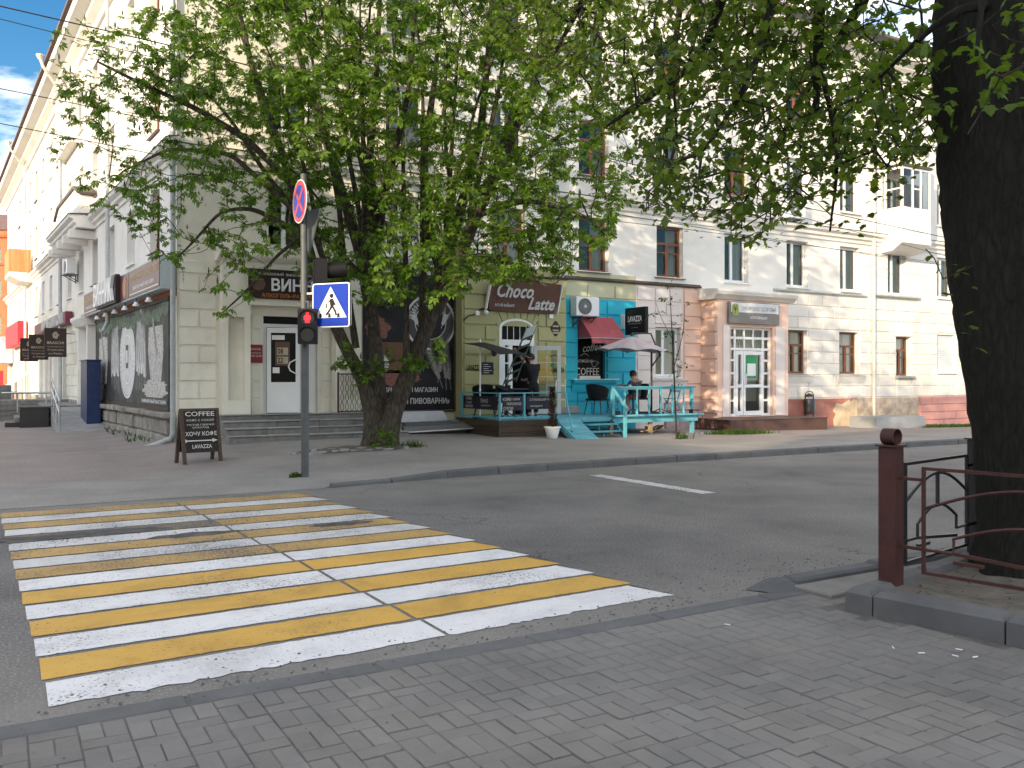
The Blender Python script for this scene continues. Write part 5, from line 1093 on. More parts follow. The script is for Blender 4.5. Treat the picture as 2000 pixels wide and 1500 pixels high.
for i in range(N): a = 2 * math.pi * i / N; e = abs(math.sin(a * 4)); vs.append(ap + RGT * (R_ * math.cos(a)) + FWD * (R_ * math.sin(a)) + Vector((0, 0, -.44 + .06 * e - .04 * math.cos(a))))
k.add(vs + [v + Vector((0, 0, -.01)) for v in vs], [(0, 1 + i, 1 + (i + 1) % N) for i in range(N)] + [(N + 1, N + 2 + (i + 1) % N, N + 2 + i) for i in range(N)]); k.build('canopy', mat('beige_cloth', (.5, .43, .45), .85, .05, 5), bp, recalc=False)
for i in range(8): a = 2 * math.pi * i / 8; k = MB(); k.tube(ap + Vector((0, 0, -.05)), ap + RGT * (R_ * .98 * math.cos(a)) + FWD * (R_ * .98 * math.sin(a)) + Vector((0, 0, -.47)), .008, n=5); k.build('rib', M_BLACKM, bp)
b = MB(); b.tube((16.12, 19.55, ZD), (16.12, 19.55, 2.36), .03, n=10); b.build('pole', M_BLACKM, bp); b = MB(); b.sweep([Vector((16.12, 19.55, 1.95)), Vector((16.32, 19.42, 2.28)), Vector((16.05, 19.5, 2.9)), ap + Vector((0, 0, .08))], .024, 8); b.build('arm', M_BLACKM, bp); b = MB(); b.lathe((16.32, 19.42, 2.22), [(.04, 0), (.04, .12)], 8); b.lathe(ap + Vector((0, 0, -.02)), [(.05, 0), (.03, .1)], 8); b.build('joint', M_BLACKM, bp); b = MB(); b.box(FX, 15.85, 16.4, 19.3, 19.8, ZD + .002, ZD + .06, .01); b.build('base_plate', M_BLACKM, bp)
# ---------------- step ladder carried by the man
ld = thing('step_ladder', (11.75, 19.55, 1.4), 'grey green step ladder held up in the doorway', 'ladder'); L0 = unproj(990, 752, 22.5); L1 = unproj(1040, 632, 22.6); lw = (RGT * .24 + Vector((0, 0, .1)))
L0 = L0 - lw * .5; L1 = L1 - lw * .5 ; M_LAD = mat('ladder_green', (.06, .085, .07), .5, .2)
for s in (0, 1.35): k = MB(); k.bar(L0 + lw * s * (1.1), L1 + lw * s * .8, .03, .06, FWD); k.build('rail', M_LAD, ld)
for i in range(7): t = .06 + i * .14; k = MB(); k.bar(L0.lerp(L1, t), (L0 + lw * 1.485).lerp(L1 + lw * 1.08, t), .05, .03, FWD); k.build('rung', M_LAD, ld)
k = MB(); q = L0.lerp(L1, .78); k.add([q + FWD * -.04, q + lw * 1.15 - FWD * .04, q + lw * 1.15 - FWD * .04 + (L1 - L0) * .17, q - FWD * .04 + (L1 - L0) * .17], [(0, 1, 2, 3)]); k.build('label_sheet', mat('pale_label', (.5, .56, .58), .6), ld, recalc=False)
for s in (0, 1.2): k = MB(); k.bar(L0 + lw * s + FWD * .25 + RGT * .06, L1 + lw * s * .9 + FWD * .04, .025, .035, FWD); k.build('support_rail', M_LAD, ld)
# ================================================================ STREET FURNITURE
def disc(c, r, n_, th, m, parent, name, n=32, rot=0):
    k = MB(); k.lathe(Vector(c) - Vector(n_) * th, [(r, 0), (r, th)], n, n_); return k.build(name, m, parent)
def plate(c, xd, pts, th, m, parent, name, yd=(0, 0, 1)):
    c = Vector(c); xd = Vector(xd).normalized(); yd = Vector(yd); nd = xd.cross(yd); n = len(pts); k = MB()
    vs = [c + xd * x + yd * y + nd * o for o in (0, th) for (x, y) in pts]
    k.add(vs, [tuple(range(n - 1, -1, -1)), tuple(range(n, 2 * n))] + [(i, (i + 1) % n, (i + 1) % n + n, i + n) for i in range(n)]); return k.build(name, m, parent)
def rrect(w, h, r, n=5):
    pts = []
    for (cx, cy, a0) in ((w / 2 - r, h / 2 - r, 0), (-w / 2 + r, h / 2 - r, 90), (-w / 2 + r, -h / 2 + r, 180), (w / 2 - r, -h / 2 + r, 270)):
        for i in range(n + 1): a = rad(a0 + 90 * i / n); pts.append((cx + r * math.cos(a), cy + r * math.sin(a)))
    return pts
PX, PY = 4.2, 13.72; pz0 = zg(PX, PY)
pole = thing('signal_pole', (PX, PY, pz0), 'grey steel pole at the crossing carrying signs and signals', 'pole')
b = MB(); b.sweep([(PX, PY, pz0 - .1), (PX, PY, 2.2), (PX - .01, PY, 2.25), (PX - .02, PY, 4.85)], [.062, .062, .055, .052], 16); b.build('shaft', M_GREYP, pole, True)
b = MB(); b.lathe((PX - .02, PY, 4.85), [(.056, 0), (.05, .03), (.01, .04)], 12); b.build('cap', M_GREYP, pole)
vd = Vector((PX, PY, 0)).normalized()
# pedestrian signal facing the crossing
n1 = (-vd + Vector((-.1, 0, 0))).normalized(); x1 = Vector((-n1.y, n1.x, 0)); x1 = n1.cross(Vector((0, 0, 1))) * -1
ps = thing('pedestrian_signal', (PX, PY, 2.1), 'black pedestrian signal with the red figure lit', 'traffic light')
c = Vector((PX, PY, 2.43)) + n1 * .09 + x1 * .06
plate(c, x1, rrect(.3, .56, .02), .16, M_BLACK, ps, 'housing')
for (dz, nm) in ((.135, 'red'), (-.135, 'green')):
    q = c + n1 * .162 + Vector((0, 0, dz)); disc(q + n1 * .004, .105, n1, .006, mat('lens_dark', (.012, .012, .013), .2, .1, spec=.6), ps, 'lens', 28)
    k = MB(); N = 20; vs = []
    for s in (0, 1):
        for r in (.115, .122):
            for i in range(N + 1): a = rad(-20 + 220 * i / N); vs.append(q + x1 * (r * math.cos(a)) + Vector((0, 0, r * math.sin(a))) + n1 * (.11 * s * (.5 + .5 * max(0, math.sin(a)))))
    m_ = N + 1; k.add(vs, [(a_ * m_ + i, a_ * m_ + i + 1, b_ * m_ + i + 1, b_ * m_ + i) for (a_, b_) in ((0, 2), (1, 3), (2, 3)) for i in range(N)]); k.build('visor', M_BLACK, ps, recalc=False)
M_REDL = mat('red_light', (.6, .02, .03), .5, emit=(1, .015, .03, .75)); q = c + n1 * .172 + Vector((0, 0, .135))
man = [(-.018, .085), (.018, .085), (.026, .06), (.018, .04), (.05, .03), (.056, -.03), (.036, -.032), (.034, -.08), (.006, -.082), (.0, -.04), (-.006, -.082), (-.034, -.08), (-.036, -.032), (-.056, -.03), (-.05, .03), (-.018, .04), (-.026, .06)]
plate(q, x1, man, .003, M_REDL, ps, 'red_figure')
b = MB(); b.tube(c + Vector((0, 0, .28)), c + Vector((0, 0, .42)), .02); b.bar(c + Vector((0, 0, .4)), Vector((PX, PY, 2.83)), .03, .03); b.build('bracket', M_GREYP, ps)
# crossing sign
ang = rad(-37); n2 = Matrix.Rotation(ang, 3, 'Z') @ (-vd); x2 = -n2.cross(Vector((0, 0, 1)))
ws = thing('crossing_sign', (PX + .45, PY, 2.5), 'blue square sign with a walking figure in a white triangle', 'sign')
cc = unproj(647, 596, 13.75)
plate(cc, x2, rrect(.7, .7, .045), .012, M_SIGNW, ws, 'white_border'); plate(cc + n2 * .0125, x2, rrect(.665, .665, .035), .002, M_SIGNB, ws, 'blue_field'); plate(cc + n2 * .0155, x2, [(-.3, -.2), (.3, -.2), (0, .29)], .002, M_SIGNW, ws, 'white_triangle')
k = MB(); fo = cc + n2 * .0185; P2 = lambda x, y: fo + x2 * x + Vector((0, 0, y))
disc(P2(.02, .145) , .037, n2, .002, M_BLACK, ws, 'figure_head', 16)
for pts in ([(.0, .1), (.05, .1), (.07, .02), (.055, -.03), (.0, -.03), (-.015, .03)], [(.0, .1), (-.02, .075), (-.085, .02), (-.085, -.05), (-.062, -.05), (-.06, .03), (.0, .06)], [(.05, .1), (.065, .06), (.1, .0), (.085, -.015), (.05, .03)], [(.0, -.02), (.045, -.02), (.02, -.06), (-.065, -.165), (-.1, -.15), (-.03, -.07)], [(.02, -.02), (.06, -.03), (.1, -.08), (.125, -.16), (.095, -.17), (.068, -.1)]): plate(fo, x2, pts, .002, M_BLACK, ws, 'figure_limb')
for x in (-.19, -.02, .15): plate(fo, x2, [(x - .03, -.195), (x + .025, -.195), (x + .04 - .02, -.13), (x - .02, -.13)], .002, M_BLACK, ws, 'figure_bar')
plate(cc - n2 * .045, x2, rrect(.7, .7, .045), .012, M_GALV, ws, 'rear_plate'); b = MB(); b.bar(cc - n2 * .02 + Vector((0, 0, .2)), Vector((PX, PY, cc.z + .2)), .03, .03); b.build('bracket', M_GALV, ws); b = MB(); b.bar(cc - n2 * .02 - Vector((0, 0, .2)), Vector((PX, PY, cc.z - .2)), .03, .03); b.build('bracket', M_GALV, ws)
# no stopping sign, faces along the street
n3 = Vector((-1, -.02, 0)).normalized(); x3 = -n3.cross(Vector((0, 0, 1))); ns = thing('no_stopping_sign', (PX, PY, 4.1), 'round red and blue no stopping sign at the pole top', 'sign'); c3 = Vector((PX - .1, PY - .03, 4.43))
disc(c3, .345, n3, .012, M_SIGNW, ns, 'white_rim', 40); disc(c3 + n3 * .003, .33, n3, .002, M_SIGNR, ns, 'red_rim', 40); disc(c3 + n3 * .006, .262, n3, .002, M_SIGNB, ns, 'blue_field', 40)
for s in (-1, 1): plate(c3 + n3 * .0065, (x3 + Vector((0, 0, s))).normalized(), [(-.26, -.032), (.26, -.032), (.26, .032), (-.26, .032)], .002, M_SIGNR, ns, 'red_bar', yd=(Vector((0, 0, 1)) - x3 * s).normalized())
b = MB(); b.bar(c3 - n3 * .01, (PX, PY, 4.43), .03, .03); b.build('bracket', M_GALV, ns)
gw = thing('give_way_sign', (PX + .1, PY + .1, 3.5), 'triangular road sign seen edge-on from its dark back', 'sign'); c4 = Vector((PX + .1, PY + .1, 3.98)); n4 = Vector((.985, .17, 0)); x4 = -n4.cross(Vector((0, 0, 1)))
plate(c4, x4, [(-.38, .3), (-.34, .34), (.34, .34), (.38, .3), (.03, -.34), (-.03, -.34)], .012, M_GREYP, gw, 'plate'); plate(c4 + n4 * .0125, x4, [(-.36, .32), (.36, .32), (0, -.33)], .002, M_SIGNW, gw, 'face'); plate(c4 - n4 * .004, x4, [(-.37, .3), (.37, .3), (0, -.34)], .003, M_GREYP, gw, 'rear_sheet')
# vehicle signal seen from its side
vsg = thing('vehicle_signal', (PX + .25, PY + .1, 2.8), 'dark vehicle traffic light turned away with a long visor', 'traffic light'); vf = Frame((PX + .3, PY + .16, .16), (.96, -.27, 0), (.27, .96, 0))
b = MB(); b.box(vf, -.11, .11, -.16, .16, 2.52, 3.4, .02); b.build('housing', M_BLACK, vsg); b = MB(); b.sweep([vf.p(.1, 0, 3.22), vf.p(.2, 0, 3.22), vf.p(.42, 0, 3.25)], [.13, .13, .135], 16, False); b.build('visor', M_BLACK, vsg, True, recalc=False); b = MB(); b.sweep([vf.p(.1, 0, 2.92), vf.p(.36, 0, 2.94)], [.12, .12], 16, False); b.build('visor', M_BLACK, vsg, True, recalc=False); b = MB(); b.bar(vf.p(-.05, -.1, 3.1), (PX, PY, 3.1), .03, .03); b.build('bracket', M_GREYP, vsg)
# sandwich board
ab = thing('sandwich_board', (3.05, 16.85, zg(3, 16.8)), 'wooden chalk sandwich board advertising coffee on the pavement', 'sign board'); az = zg(3, 16.8); bxd = Vector((.985, .17, 0)); AF = Frame((3.14, 16.75, az), bxd, Vector((.17, -.985, 0)))
def lean(u, o, z): return AF.p(u, o + .2 * (1 - z / .98), z)
def slab(k, u0, u1, o0, o1, z0, z1, s=1): k.add([AF.p(u, (o + .2 * (1 - z / .98)) * s + (0 if s > 0 else -.02), z) for z in (z0, z1) for o in (o0, o1) for u in (u0, u1)], [(0, 1, 3, 2), (4, 6, 7, 5), (0, 4, 5, 1), (2, 3, 7, 6), (0, 2, 6, 4), (1, 5, 7, 3)])
for i in range(6): k = MB(); z = .2 + i * .127; slab(k, -.35, .35, 0, .02, z, z + .124); k.build('panel_board', M_BRD, ab)
for u in (-.36, .30): k = MB(); slab(k, u, u + .06, .0 - .02, .03, 0, .97); k.build('leg', M_DWOOD, ab)
k = MB(); slab(k, -.36, .36, -.01, .035, .96, 1.0); k.build('top_bar', M_DWOOD, ab)
for u in (-.36, .30): k = MB(); slab(k, u, u + .06, -.02, .03, 0, .97, -1); k.build('leg', M_DWOOD, ab)
k = MB(); slab(k, -.35, .35, 0, .02, .2, .96, -1); k.build('rear_panel', M_BRD, ab)
ayd = (lean(0, 0, 1) - lean(0, 0, 0)).normalized()
for (s, z, w_, h) in (('COFFEE', .9, .54, .085), ('КОФЕ С СОБОЙ', .79, .5, .05), ('ГУСТОЙ ГОРЯЧИЙ', .705, .5, .042), ('ШОКОЛАД', .65, .3, .038), ('ХОЧУ КОФЕ', .54, .58, .085), ('LAVAZZA', .31, .36, .07)): text(s, lean(0, .025, z), bxd, w_, h, M_CHALK, ab, .003, .012 if h > .06 else 0, 0, ayd)
k = MB()
for (u0, u1, z0, z1) in ((-.26, .26, .405, .425),): k.add([lean(u, .024, z) for (u, z) in ((u0, z0), (u1, z0), (u1, z1), (u0, z1))], [(0, 1, 2, 3)])
k.add([lean(u, .024, z) for (u, z) in ((.2, .45), (.3, .415), (.2, .38))], [(0, 1, 2)]); k.add([lean(u, .024, z) for (u, z) in ((-.3, .45), (-.24, .415), (-.3, .38))], [(0, 1, 2)]); k.build('arrow', M_CHALK, ab, recalc=False)
# litter bin, concrete block, plant pot, plant boxes
lb = thing('litter_bin', (24.15, 20.8, 0), 'black metal litter bin with hooped handle by the red plinth', 'bin'); lz = .39 - .15; bc = (24.15, 20.8, .3)
lb.location = bc; WM[lb.name] = Matrix.Translation(Vector(bc)); b = MB(); b.lathe(Vector(bc) + Vector((0, 0, .08)), [(.15, 0), (.19, .02), (.2, .5), (.19, .52), (.17, .5)], 14); b.build('bucket', M_BLACKM, lb, True); b = MB()
for s in (-1, 1): b.bar((bc[0] + .2 * s, bc[1], zg(bc[0], bc[1])), (bc[0] + .2 * s, bc[1], bc[2] + .75), .03, .03)
b.sweep([(bc[0] + .2 * math.cos(rad(180 * i / 10)), bc[1], bc[2] + .75 + .12 * math.sin(rad(180 * i / 10))) for i in range(11)], .016, 6); b.build('stand', M_BLACKM, lb); b = MB(); b.lathe(Vector(bc) + Vector((0, 0, .68)), [(.17, 0), (.15, .06), (.03, .12)], 12); b.build('lid', M_BLACKM, lb)
k = MB(); k.add([(25.6, 19.2, -.15), (28.0, 19.0, -.15), (28.1, 20.3, -.15), (25.7, 20.4, -.15), (25.62, 19.22, .28), (27.95, 19.02, .3), (28.05, 20.28, .3), (25.72, 20.38, .28)], [(3, 2, 1, 0), (4, 5, 6, 7), (0, 1, 5, 4), (1, 2, 6, 5), (2, 3, 7, 6), (3, 0, 4, 7)]); o = k.build('concrete_block', M_BLOCKY, None, origin=(26.8, 19.7, -.15)); tag(o, 'large pale concrete block under the drainpipe', 'block')
pt = (11.55, 17.75); pz_ = zg(*pt); pot = thing('potted_conifer', (*pt, pz_), 'dried brown columnar conifer in a white plastic pot', 'plant')
b = MB(); b.lathe((*pt, pz_), [(.12, 0), (.13, .02), (.155, .12), (.185, .24), (.21, .25), (.21, .28), (.19, .28), (.16, .24)], 20); b.build('pot', M_PVC, pot, True)
M_DEAD = leaf_mat('dead_needles', (.035, .018, .01), (.075, .04, .02), (1, .8, .6)); b = MB(); rr = random.Random(12)
for i in range(900):
    z = rr.random(); r = .13 * (1 - .55 * z) * rr.random() ** .4; a = rr.uniform(0, 6.3); p = Vector((pt[0] + r * math.cos(a), pt[1] + r * math.sin(a), pz_ + .27 + z * .95)); d = Vector((math.cos(a) * .5, math.sin(a) * .5, rr.uniform(.3, 1.2))).normalized() * rr.uniform(.05, .1); s = Vector((-d.y, d.x, 0)).normalized() * .01
    b.add([p - s, p + s, p + d], [(0, 1, 2)])
b.build('foliage', M_DEAD, pot, recalc=False); b = MB(); b.tube((*pt, pz_ + .2), (*pt, pz_ + 1.1), .02, .008, 6); b.build('stem', M_TWIG, pot)
for (x, y, lab) in ((14.0, 18.36, 'seedling in a small black pot at the deck newel by the stairs'), (16.55, 18.36, 'seedling in a small black pot at the far end of the deck ledge')):
    t = thing('potted_seedling', (x, y, ZD + .045), lab, 'plant'); b = MB(); b.lathe((x, y, ZD + .045), [(.05, 0), (.07, .11), (.06, .11), (.04, .05)], 10); b.build('pot', M_BLACK, t); b = MB(); rr = random.Random(int(x * 10)); b.tube((x, y, ZD + .1), (x, y, ZD + .4), .006, n=5)
    for i in range(12):
        z = ZD + .2 + rr.random() * .25; a = rr.uniform(0, 6.3); d = Vector((math.cos(a), math.sin(a), .2)) * .1; s = Vector((-math.sin(a), math.cos(a), 0)) * .035; p = Vector((x, y, z)); b.add([p, p + d * .5 + s, p + d, p + d * .5 - s], [(0, 1, 2, 3)])
    b.build('foliage', M_LEAFS, t, recalc=False)
# ================================================================ SIDE STREET FRONT
ms = thing('fascia_sign', FL.p(5.5, .05, 3.66), 'long maroon fascia sign with white ВИННИК letters over the photo banner', 'sign')
b = MB(); b.box(FL, .02, 11.2, .06, .36, 3.66, 4.42, .01); b.build('box', mat('sign_box', (.5, .56, .58), .5), ms)
for (v0, v1) in ((.04, 3.55), (8.2, 11.18)): k = MB(); k.box(FL, v0, v1, .361, .375, 3.7, 4.38, .004); k.build('panel', M_MAROON, ms); k = MB(); k.box(FL, v0 + .1, v1 - .1, .3755, .379, 3.76, 3.78); k.build('white_line', M_SIGNW, ms)
k = MB(); k.box(FL, 3.6, 8.15, .361, .375, 3.7, 4.38, .004); k.build('panel', M_MAROON, ms); k = MB(); k.box(FL, 4.75, 7.95, .38, .5, 3.68, 4.45, .01); k.build('letter_backing', M_DMAROON, ms)
ftext('ВИННИК', FL, 6.35, .5, 4.07, 2.95, .66, M_SIGNW, ms, .09, .02); ftext('АЛКОГОЛЬ•РАЗЛИВНОЕ ПИВО', FL, 1.8, .377, 4.18, 3.2, .2, M_GOLD, ms, .004, .01); ftext('ФИРМЕННЫЙ МАГАЗИН', FL, 1.8, .377, 3.92, 2.4, .13, M_SIGNW, ms, .004); ftext('АЛКОГОЛЬ•РАЗЛИВНОЕ ПИВО', FL, 9.7, .377, 4.18, 2.6, .2, M_GOLD, ms, .004, .01); ftext('ФИРМЕННЫЙ МАГАЗИН', FL, 9.7, .377, 3.92, 2.1, .13, M_SIGNW, ms, .004)
k = MB(); k.prism(FL, [(4.15 + .22 * math.cos(a) * (1 + .2 * math.cos(3 * a)), 4.03 + .28 * math.sin(a)) for a in [6.283 * i / 20 for i in range(20)]], .376, .382); k.build('emblem', M_ORANGE, ms)
for i, v in enumerate((1.5, 3.0, 4.5, 6.0, 7.5, 9.0)):
    t = thing('spot_lamp', FL.p(v, .3, 3.5), 'small white spot lamp in the row under the maroon fascia sign', 'lamp', 'spot lamps under the maroon fascia sign'); k = MB(); k.tube(FL.p(v, .3, 3.66), FL.p(v, .3, 3.56), .015); k.build('stem', M_GREYP, t); k = MB(); k.lathe(FL.p(v, .3, 3.46), [(.09, 0), (.09, .03), (.06, .06), (.05, .11)], 12); k.build('head', M_PVC, t)
pb_ = thing('photo_banner', FL.p(5.7, .05, .9), 'large grey photo banner with oval emblem wheat and grain sacks', 'banner')
M_PH = mat('photo_grey', (.06, .062, .06), .6, .8, 1.1, dirt=(.016, .016, .018), dscale=.6, damt=.95, spec=.2); v0, v1, z0, z1 = .55, 10.9, .92, 3.44
b = MB(); b.box(FL, v0, v1, .03, .06, z0, z1, .004); b.build('sheet', M_PH, pb_); b = MB(); b.box(FL, v0 - .05, v1 + .05, .02, .09, z0 - .1, z0, .01); b.box(FL, v0 - .05, v1 + .05, .02, .09, z1, z1 + .1, .01); b.build('batten', M_DWOOD, pb_); b = MB(); b.box(FL, -.0, 11.2, .0, .03, 3.5, 3.68); b.build('brick_course', M_BRICK, pb_)
M_OAT = mat('grain_print', (.5, .48, .45), .7, .9, 26); M_SACK = mat('sack_print', (.5, .49, .47), .7, .35, 9, dirt=(.12, .12, .11), dscale=5, damt=.7); M_LEAFP = mat('leaf_print', (.11, .15, .1), .7, .9, 14); M_PALE = mat('pale_print', (.8, .8, .8), .6, .15, 6)
ec = (5.5, 2.15)
for (r0, r1, m) in ((1.04, 1.1, M_PALE), (.66, .7, M_PALE)): ring(FL, ec, r0, r1, .06, .067).build('emblem_ring', m, pb_, recalc=False)
k = MB(); k.lathe(FL.p(ec[0], .06, ec[1]), [(1.03, 0), (1.03, .004)], 48, NL); k.build('emblem_disc', mat('disc_print', (.62, .62, .63), .6, .2, 4), pb_)
k = MB()
for i in range(40): a = 2 * math.pi * i / 40; k.add([FL.p(ec[0] + r * math.cos(a + d), .0665, ec[1] + r * math.sin(a + d)) for (r, d) in ((.76, -.02), (1.0, -.03), (1.0, .03), (.76, .02))], [(0, 1, 2, 3)])
k.build('emblem_ticks', M_PALE, pb_, recalc=False)
k = MB(); k.prism(FL, [(5.35, 1.9), (5.65, 1.9), (5.68, 2.55), (5.32, 2.55)], .066, .07); k.build('tankard', mat('print_dark', (.05, .05, .055), .6), pb_); k = MB(); k.prism(FL, [(5.4, 2.05), (5.6, 2.05), (5.6, 2.4), (5.4, 2.4)], .07, .072); k.build('tankard_window', M_PALE, pb_)
rr = random.Random(31)
for s in (-1, 1):
    for i in range(9):
        a = rad(90 + s * (35 + i * 9)); u = 5.5 + s * -.9 - s * -.0; ear(FL, 5.5 - s * (1.15 + i * .17), 1.25 + rr.uniform(-.1, .1) + .02 * i, rad(90 + s * (12 - i * 3)), 2.0 - i * .1, M_PALE if i % 2 else M_SACK, pb_, .064, 2.0)
for (cv, w_) in ((1.9, .85), (9.4, .8)):
    k = MB(); k.prism(FL, [(cv - w_ * .7, 1.45), (cv + w_ * .6, 1.45), (cv + w_, 2.3), (cv + w_ * .9, 2.9), (cv - w_ * .9, 2.9), (cv - w_, 2.3)], .06, .066); k.build('grain_sack', M_SACK, pb_); blob(FL, cv, 2.55, w_ * .85, .4, .066, .07, 30, int(cv * 9)).build('grain_heap', M_OAT, pb_)
    k = MB(); k.prism(FL, [(cv - .3, 2.2), (cv - .1, 2.2), (cv + .35, 3.1), (cv + .2, 3.15)], .07, .074); k.build('scoop', M_PRG, pb_)
blob(FL, 2.0, 1.32, 1.4, .3, .06, .067, 40, 77).build('grain_heap', M_OAT, pb_)
for i in range(16): blob(FL, .9 + i * .63, 3.2 + rr.uniform(-.1, .12), .4, .2, .06, .064 + .0005 * i, 14, i).build('leaf_spray', M_LEAFP, pb_)
k = MB(); k.box(FL, .6, 3.6, .066, .076, .96, 1.14); k.build('caption_strip', mat('print_dark', (.05, .05, .055), .6), pb_); ftext('ФИРМЕННЫЙ МАГАЗИН', FL, 2.1, .077, 1.05, 2.7, .12, M_PALE, pb_, .002, .02)
bc_ = thing('steel_cabinet', FL.p(9.4, .5, 0), 'tall narrow dark blue steel cabinet beside the stone plinth', 'cabinet'); b = MB(); b.box(FL, 8.85, 10.1, .22, .62, .02, 2.16, .012); b.build('body', M_MARN, bc_); b = MB(); b.box(FL, 8.82, 10.13, .2, .65, 2.16, 2.2, .006); b.build('lid', M_MARN, bc_); b = MB(); b.box(FL, 8.84, 8.849, .26, .58, .1, 2.1); b.build('door', M_MARN, bc_)
sd1 = sub('side_door', FL.p(12.1, 0, .85)); a, c, e, g = lgo[0]; b = MB(); b.box(FL, a, c, -.2, -.14, e, g); b.build('door_leaf', M_PVC, sd1)
sd2 = sub('shop_entrance', FL.p(28.5, 0, .8)); a, c, e, g = lgo[3]; roombox(FL, a - .02, c + .02, e - .02, g + .02, -.25, -1.2, M_ROOM, sd2); b = MB()
for i in range(5): b.box(FL, a + i * (c - a) / 4 - .03, a + i * (c - a) / 4 + .03, -.16, -.08, e, g)
for i in range(6): b.box(FL, a, c, -.158, -.082, e + i * (g - e) / 5 - .03, e + i * (g - e) / 5 + .03)
b.build('frame', M_PVC, sd2); pane(FL, a, c, e, g, -.12, GLASS, sd2)
rs = thing('fur_shop_sign', FL.p(22, .1, 3.7), 'long dark red fascia sign with raised lettering further along the side street', 'sign'); b = MB(); b.box(FL, 16.4, 27.6, .05, .3, 3.72, 4.2, .01); b.build('board', mat('sign_crimson', (.17, .03, .05), .5), rs); ftext('МИР МЕХА И КОЖИ', FL, 20.4, .3, 3.98, 7.2, .44, M_GREYL, rs, .06, .01); 
for i, v in enumerate((15.7, 21.4, 25.4)):
    t = thing('projecting_sign', FL.p(v, .7, 2.4), 'dark brown projecting sign with cream lettering, one of three along the side street', 'sign', 'dark brown projecting signs along the side street'); b = MB(); b.box(FL, v, v + .08, .34, 1.08, 2.42, 3.5, .02); b.build('board', M_DMAROON, t)
    q = lambda o, z: FL.p(v, o, z); xd = -NL; CR = mat('poster_cream', (.45, .38, .27), .6)
    text('BRASCHI', q(.71, 2.95), xd, .56, .1, CR, t, .004, .01); text('Лучшие меха', q(.71, 2.68), xd, .56, .09, CR, t, .004, .0, .2); text('из Италии', q(.71, 2.55), xd, .46, .08, CR, t, .004, 0, .2); k = MB(); rr = random.Random(3)
    for j in range(14): a = 6.283 * j / 14; r = .15 * rr.uniform(.6, 1.1); cpt = (.71 + .5 * r * math.cos(a), 3.24 + .6 * r * math.sin(a)); k.add([FL.p(v - .005, cpt[0] + .05 * math.cos(w_), cpt[1] + .05 * math.sin(w_)) for w_ in (0, 1.2, 2.5, 3.8, 5)], [(0, 1, 2, 3, 4)])
    k.build('crest', CR, t, recalc=False); k = MB(); k.bar(FL.p(v + .04, 0, 3.3), FL.p(v + .04, .36, 3.3), .03, .03); k.build('arm', M_BLACKM, t); k = MB(); k.box(FL, v - .004, v, .42, 1.0, 2.795, 2.805); k.build('rule_line', CR, t)
# stairs and ramp on the side street
sx = thing('granite_stairs', (.9, 32.5, 0), 'black granite sided stairs on the side street', 'stairs')
b = MB(); b.box(FX, .52, 1.35, 32.6, 33.1, 0, .66, .01); b.build('cheek', M_BLKST, sx); b = MB(); b.box(FX, .46, 1.4, 32.55, 33.15, .66, .71, .008); b.build('cheek_coping', M_GRAN, sx)
for i in range(4): k = MB(); k.box(FX, .1 + i * .28, 1.6, 33.1 + .0, 35.6, i * .16, i * .16 + .155, .008); k.build('step', M_BLKST if i % 2 == 0 else M_GRAN, sx)
b = MB(); b.box(FX, 1.2, 2.7, 33.12, 44, .0, .7, .01); b.build('landing', M_GRAN, sx)
s2_ = thing('stone_stairs', (.2, 40, 0), 'grey stone stairs with a block cheek beyond the black stairs', 'stairs'); b = MB(); b.box(FX, -.9, .35, 40, 41, 0, 1.35, .01); b.build('cheek', M_GRAN, s2_)
for i in range(4): k = MB(); k.box(FX, -.9 + i * .25, 2.3, 38.0, 39.95, i * .2, i * .2 + .19, .01); k.build('step', M_GRAN, s2_)
rm = thing('concrete_ramp', (1.9, 31, 0), 'grey sloping concrete ramp along the side street wall', 'ramp'); b = MB(); b.add([(1.42, 28.6, 0.01), (2.85, 28.4, 0.01), (2.7, 33.6, .72), (1.42, 33.6, .72), (1.42, 33.6, -.1), (2.7, 33.6, -.1), (1.42, 28.6, -.1), (2.85, 28.4, -.1)], [(0, 1, 2, 3), (4, 5, 2, 3), (0, 3, 4, 6), (1, 2, 5, 7)]); b.build('slope', M_CONC, rm)
hr = thing('steel_handrail', (1.5, 30, 0), 'polished steel handrail along the concrete ramp', 'handrail')
for (y, z) in ((28.9, .05), (30.4, .26), (31.9, .48), (33.4, .7)): k = MB(); k.tube((1.48, y, z), (1.48, y, z + .9), .022); k.build('post', M_GALV, hr)
for dz in (.9, .55): k = MB(); k.tube((1.48, 28.8, .04 + dz), (1.48, 33.5, .72 + dz), .024); k.build('rail', M_GALV, hr)
hr2 = thing('stair_rail', (.9, 35, .7), 'steel rail across the landing behind the black stairs', 'handrail')
for x in (.5, 1.4): k = MB(); k.tube((x, 35.7, .4), (x, 35.7, 1.1), .022); k.build('post', M_GALV, hr2)
k = MB(); k.tube((.0, 35.7, 1.1), (1.7, 35.7, 1.1), .035); k.build('rail', M_GALV, hr2)
